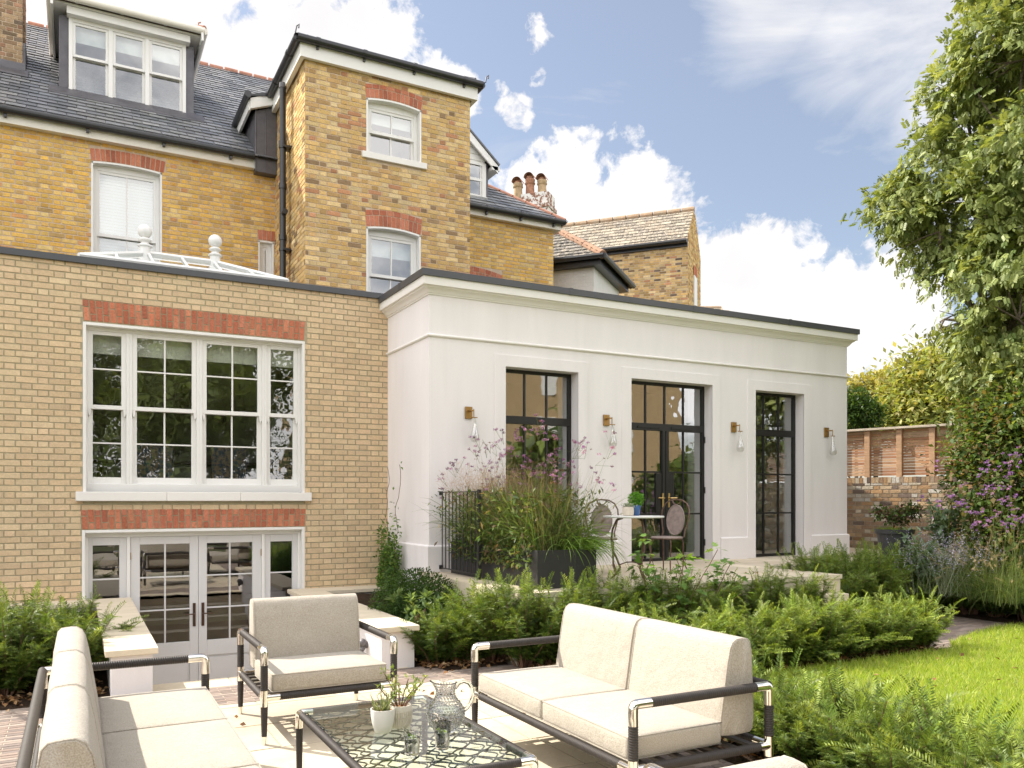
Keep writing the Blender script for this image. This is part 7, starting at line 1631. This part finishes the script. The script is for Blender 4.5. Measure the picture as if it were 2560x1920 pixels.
# ============================================================ trees
COMP = compound()
def tree(name, label, base, blobs, n, size, cols, seed, tmpl=COMP, trunk_r=.18, droop=.5, mt='leaf', limbs=True, cat='tree', outw=.6, jit=.25, fill=.45, zmin=None, carve=0):
    rng = np.random.default_rng(seed); t = thing(name, label, cat, tuple(base)); base = np.array(base, float)
    B = np.array([[*b[0], b[1]] for b in blobs], float); w = B[:, 3] ** 2; w /= w.sum(); idx = rng.choice(len(B), n, p=w); u = norm(rng.normal(0, 1, (n, 3)))
    rad = B[idx, 3:4] * (1 - fill * rng.random((n, 1)) ** 1.5) * (1 + rng.normal(0, .07, (n, 1))); p = B[idx, :3] + u * rad * [1, 1, .88]
    # carve clumps: twig clusters
    ncl = max(40, n // 14); ci = rng.integers(0, n, ncl); cc = p[ci]; k = rng.integers(0, ncl, n); keep_free = rng.random(n) < .35
    q_ = cc[k] + rng.normal(0, jit, (n, 3)) * [1, 1, .7]; p = np.where(keep_free[:, None], p, q_); u = np.where(keep_free[:, None], u, u[ci][k])
    if carve:
        g_ = np.sin(p[:, 0] * 3.1 + 1.3 * np.sin(p[:, 2] * 2.3)) + np.sin(p[:, 1] * 3.7 + p[:, 2] * 1.1) + np.sin(p[:, 2] * 3.9 + 1.7 * np.sin(p[:, 0] * 2.9)); m_ = g_ > np.quantile(g_, carve); p = p[m_]; u = u[m_]; n = len(p)
    if zmin is not None: m_ = p[:, 2] > zmin; p = p[m_]; u = u[m_]; n = len(p)
    d = u * outw + rng.normal(0, .55, (n, 3)) + [0, 0, -droop]
    V, F = scatter(tmpl[0], tmpl[1], p, frames(d, u * .5 + [0, 0, 1.0], rng, .5), rng.uniform(.7, 1.25, n) * size)
    c = mixcol(rng, n, cols, .16); fast_mesh('crown', V, F, MT[mt], t, np.repeat(c, len(tmpl[0]), axis=0))
    q = MB(); top = B[:, :3].mean(0); mid = base + (top - base) * [.6, .6, .45]
    q.tube([tuple(base), tuple(base + (mid - base) * .5 + [.05, 0, 0]), tuple(mid), tuple(top)], [trunk_r, trunk_r * .8, trunk_r * .6, trunk_r * .25], 10)
    for b in B:
        s = base + (top - base) * rng.uniform(.35, .8); e = b[:3]; m2 = (s + e) / 2 + rng.normal(0, .15, 3) + [0, 0, .1]
        q.tube([tuple(s), tuple(m2), tuple(e)], [trunk_r * .35, trunk_r * .22, trunk_r * .07], 6)
        for _ in range(5): v = norm(rng.normal(0, 1, 3)); e2 = e + v * b[3] * .8; q.tube([tuple(e), tuple((e + e2) / 2 + rng.normal(0, .06, 3)), tuple(e2)], [trunk_r * .08, trunk_r * .05, .006], 5)
    q.build('trunk', MT['bark'], t, smooth=60); return t
def bl(x, y, d, rpx): p = P(x, y, d=d); return ((p.x, p.y, p.z), rpx / FPX * d)
ASH = [(.25, .30, .10), (.31, .36, .12), (.18, .23, .07), (.37, .41, .16), (.26, .31, .10), (.20, .25, .08), (.12, .17, .05)]
ash = [bl(2140, 60, 13, 85), bl(2210, 130, 12.5, 140), bl(2075, 180, 13.4, 75), bl(2150, 260, 12.6, 130), bl(2010, 270, 13.6, 50), bl(2250, 330, 12, 150), bl(2050, 360, 13.2, 110),
       bl(1960, 450, 13.6, 78), bl(2130, 460, 12.4, 120), bl(1935, 420, 13.8, 55), bl(2030, 500, 13, 90), bl(2230, 520, 12, 130), bl(2110, 590, 12.6, 105), bl(2060, 560, 13.2, 60), bl(2200, 690, 12.2, 125), bl(2090, 700, 13, 75),
       bl(2040, 690, 13.2, 42), bl(2130, 800, 12.8, 80), bl(2230, 850, 12, 110), bl(2110, 890, 13, 55), bl(2260, -60, 13, 160), bl(2150, -60, 13.2, 80), bl(2330, 100, 13, 200), bl(2350, 400, 13, 200), bl(2350, 700, 13, 180)]
ab = P(2330, 1200, d=13.3)
tree('ash_tree', 'tall leafy ash tree filling the right edge of the photo', (ab.x, ab.y, 0), ash, 30000, .155, ASH, 101, trunk_r=.22, droop=.45, jit=.15, mt='ashleaf', carve=.25)
YG_ = [(.30, .33, .09), (.36, .37, .12), (.22, .27, .07), (.40, .37, .14), (.26, .30, .08)]
LF = LEAF
def tb(x, y, d): p = P(x, y, d=d); return (p.x, p.y, 0)
tree('garden_tree', 'pale golden-green tree just right of the white extension, beyond the fence', tb(1890, 1000, 24), [bl(1875, 850, 24, 45), bl(1910, 870, 24, 60), bl(1860, 900, 24, 50), bl(1925, 830, 24.5, 35)], 5200, .20, [(.40, .38, .13), (.46, .42, .18), (.34, .34, .11)], 102, tmpl=LF, jit=.22, trunk_r=.12, droop=.2)
tree('garden_tree', 'broad yellow-green tree with bare branches showing, behind the slatted fence', tb(2010, 1000, 22), [bl(1960, 860, 22, 60), bl(2010, 820, 22, 62), bl(2060, 850, 22, 80), bl(1990, 900, 21.5, 70), bl(2080, 920, 21.5, 70), bl(1950, 800, 22.5, 28), bl(1995, 770, 22.5, 26), bl(2100, 800, 22, 60), bl(1930, 910, 22, 40)], 13000, .19, YG_, 103, tmpl=LF, jit=.24, trunk_r=.16, droop=.25)
tree('round_shrub', 'dark green rounded evergreen at the corner of the white extension above the fence', tb(1850, 1000, 19), [bl(1848, 905, 19, 55), bl(1862, 890, 19, 36), bl(1840, 870, 19, 36)], 6500, .085, [(.05, .10, .02), (.08, .14, .03), (.035, .075, .015)], 104, tmpl=LF, jit=.09, trunk_r=.08, fill=.25, droop=.1, cat='shrub')
BE = [(.07, .12, .028), (.10, .16, .035), (.05, .09, .02), (.16, .21, .05), (.16, .12, .04)]
bb = [bl(2135, 960, 11.7, 75), bl(2210, 950, 11.4, 90), bl(2125, 1050, 11.7, 80), bl(2200, 1060, 11.4, 90), bl(2160, 1140, 11.6, 85), bl(2105, 1130, 11.9, 55), bl(2240, 1150, 11.2, 90), bl(2090, 1000, 12.0, 42), bl(2110, 900, 12, 40), bl(2300, 1000, 11.4, 120), bl(2300, 1150, 11.4, 120), bl(2165, 890, 11.8, 70), bl(2250, 880, 11.6, 90)]
tree('beech_hedge', 'dark green beech hedge under the ash tree at the right edge', (*tb(2190, 1200, 11.7)[:2], .2), bb, 15000, .085, BE, 105, tmpl=(LEAF[0] * [1, 1.3, 2], LEAF[1]), jit=.13, trunk_r=.06, droop=.15, cat='hedge', zmin=.3)
# garden behind the photographer, seen mirrored in the panes
for (x, y, h, r_, s) in ((-7, -9, 6, 3.2, 1), (-1.5, -11, 9, 3.8, 2), (4.5, -11.5, 9.5, 4.2, 3), (10.5, -9.5, 4.4, 2.6, 4), (15.5, -6.0, 3.4, 2.0, 5), (15, -13.5, 3.2, 2.0, 6), (20.5, -12, 3.4, 2.2, 7), (25, -9, 3.6, 2.2, 8)):
    rgb_ = np.random.default_rng(s); bl_ = [((x + rgb_.normal(0, r_ * .4), y + rgb_.normal(0, r_ * .3), h * rgb_.uniform(.25, .95)), r_ * rgb_.uniform(.45, .6)) for _ in range(9)]
    tree('boundary_tree', 'garden tree behind the viewpoint, seen only mirrored in the window panes', (x, y, 0), bl_, 9000, .36, [(.09, .14, .03), (.13, .19, .04), (.06, .10, .02), (.18, .24, .05)], 200 + s, tmpl=(LEAF[0] * [1, 1.4, 2], LEAF[1]), jit=.4, trunk_r=.2)['group'] = 'trees behind the viewpoint'
t = thing('rear_house', 'sunlit brick house behind the viewpoint, mirrored in the steel windows', 'house', (20, -16, 0)); q = MB(); q.box(11, 30, -26, -17, 0, 9.5); q.build('wall', mat('mirrored_brick', (.50, .36, .20), .9, var=.2, vscale=3, var2=.2, v2scale=14), t)
for i in range(4):
    for z in (1.2, 4.2, 7.0): q = MB(); xx = 12.5 + i * 4.5; q.box(xx - .6, xx + .6, -17.0, -16.93, z, z + 1.7); q.build('window', MT['joinery'], t)
q = MB(); q.prism([(0, 0), (9.6, 0), (4.8, 4)], (10.8, -26.3, 9.5), (0, 1, 0), (0, 0, 1), (1, 0, 0), 0, 19.4); q.build('roof', MT['slate_old'], t)
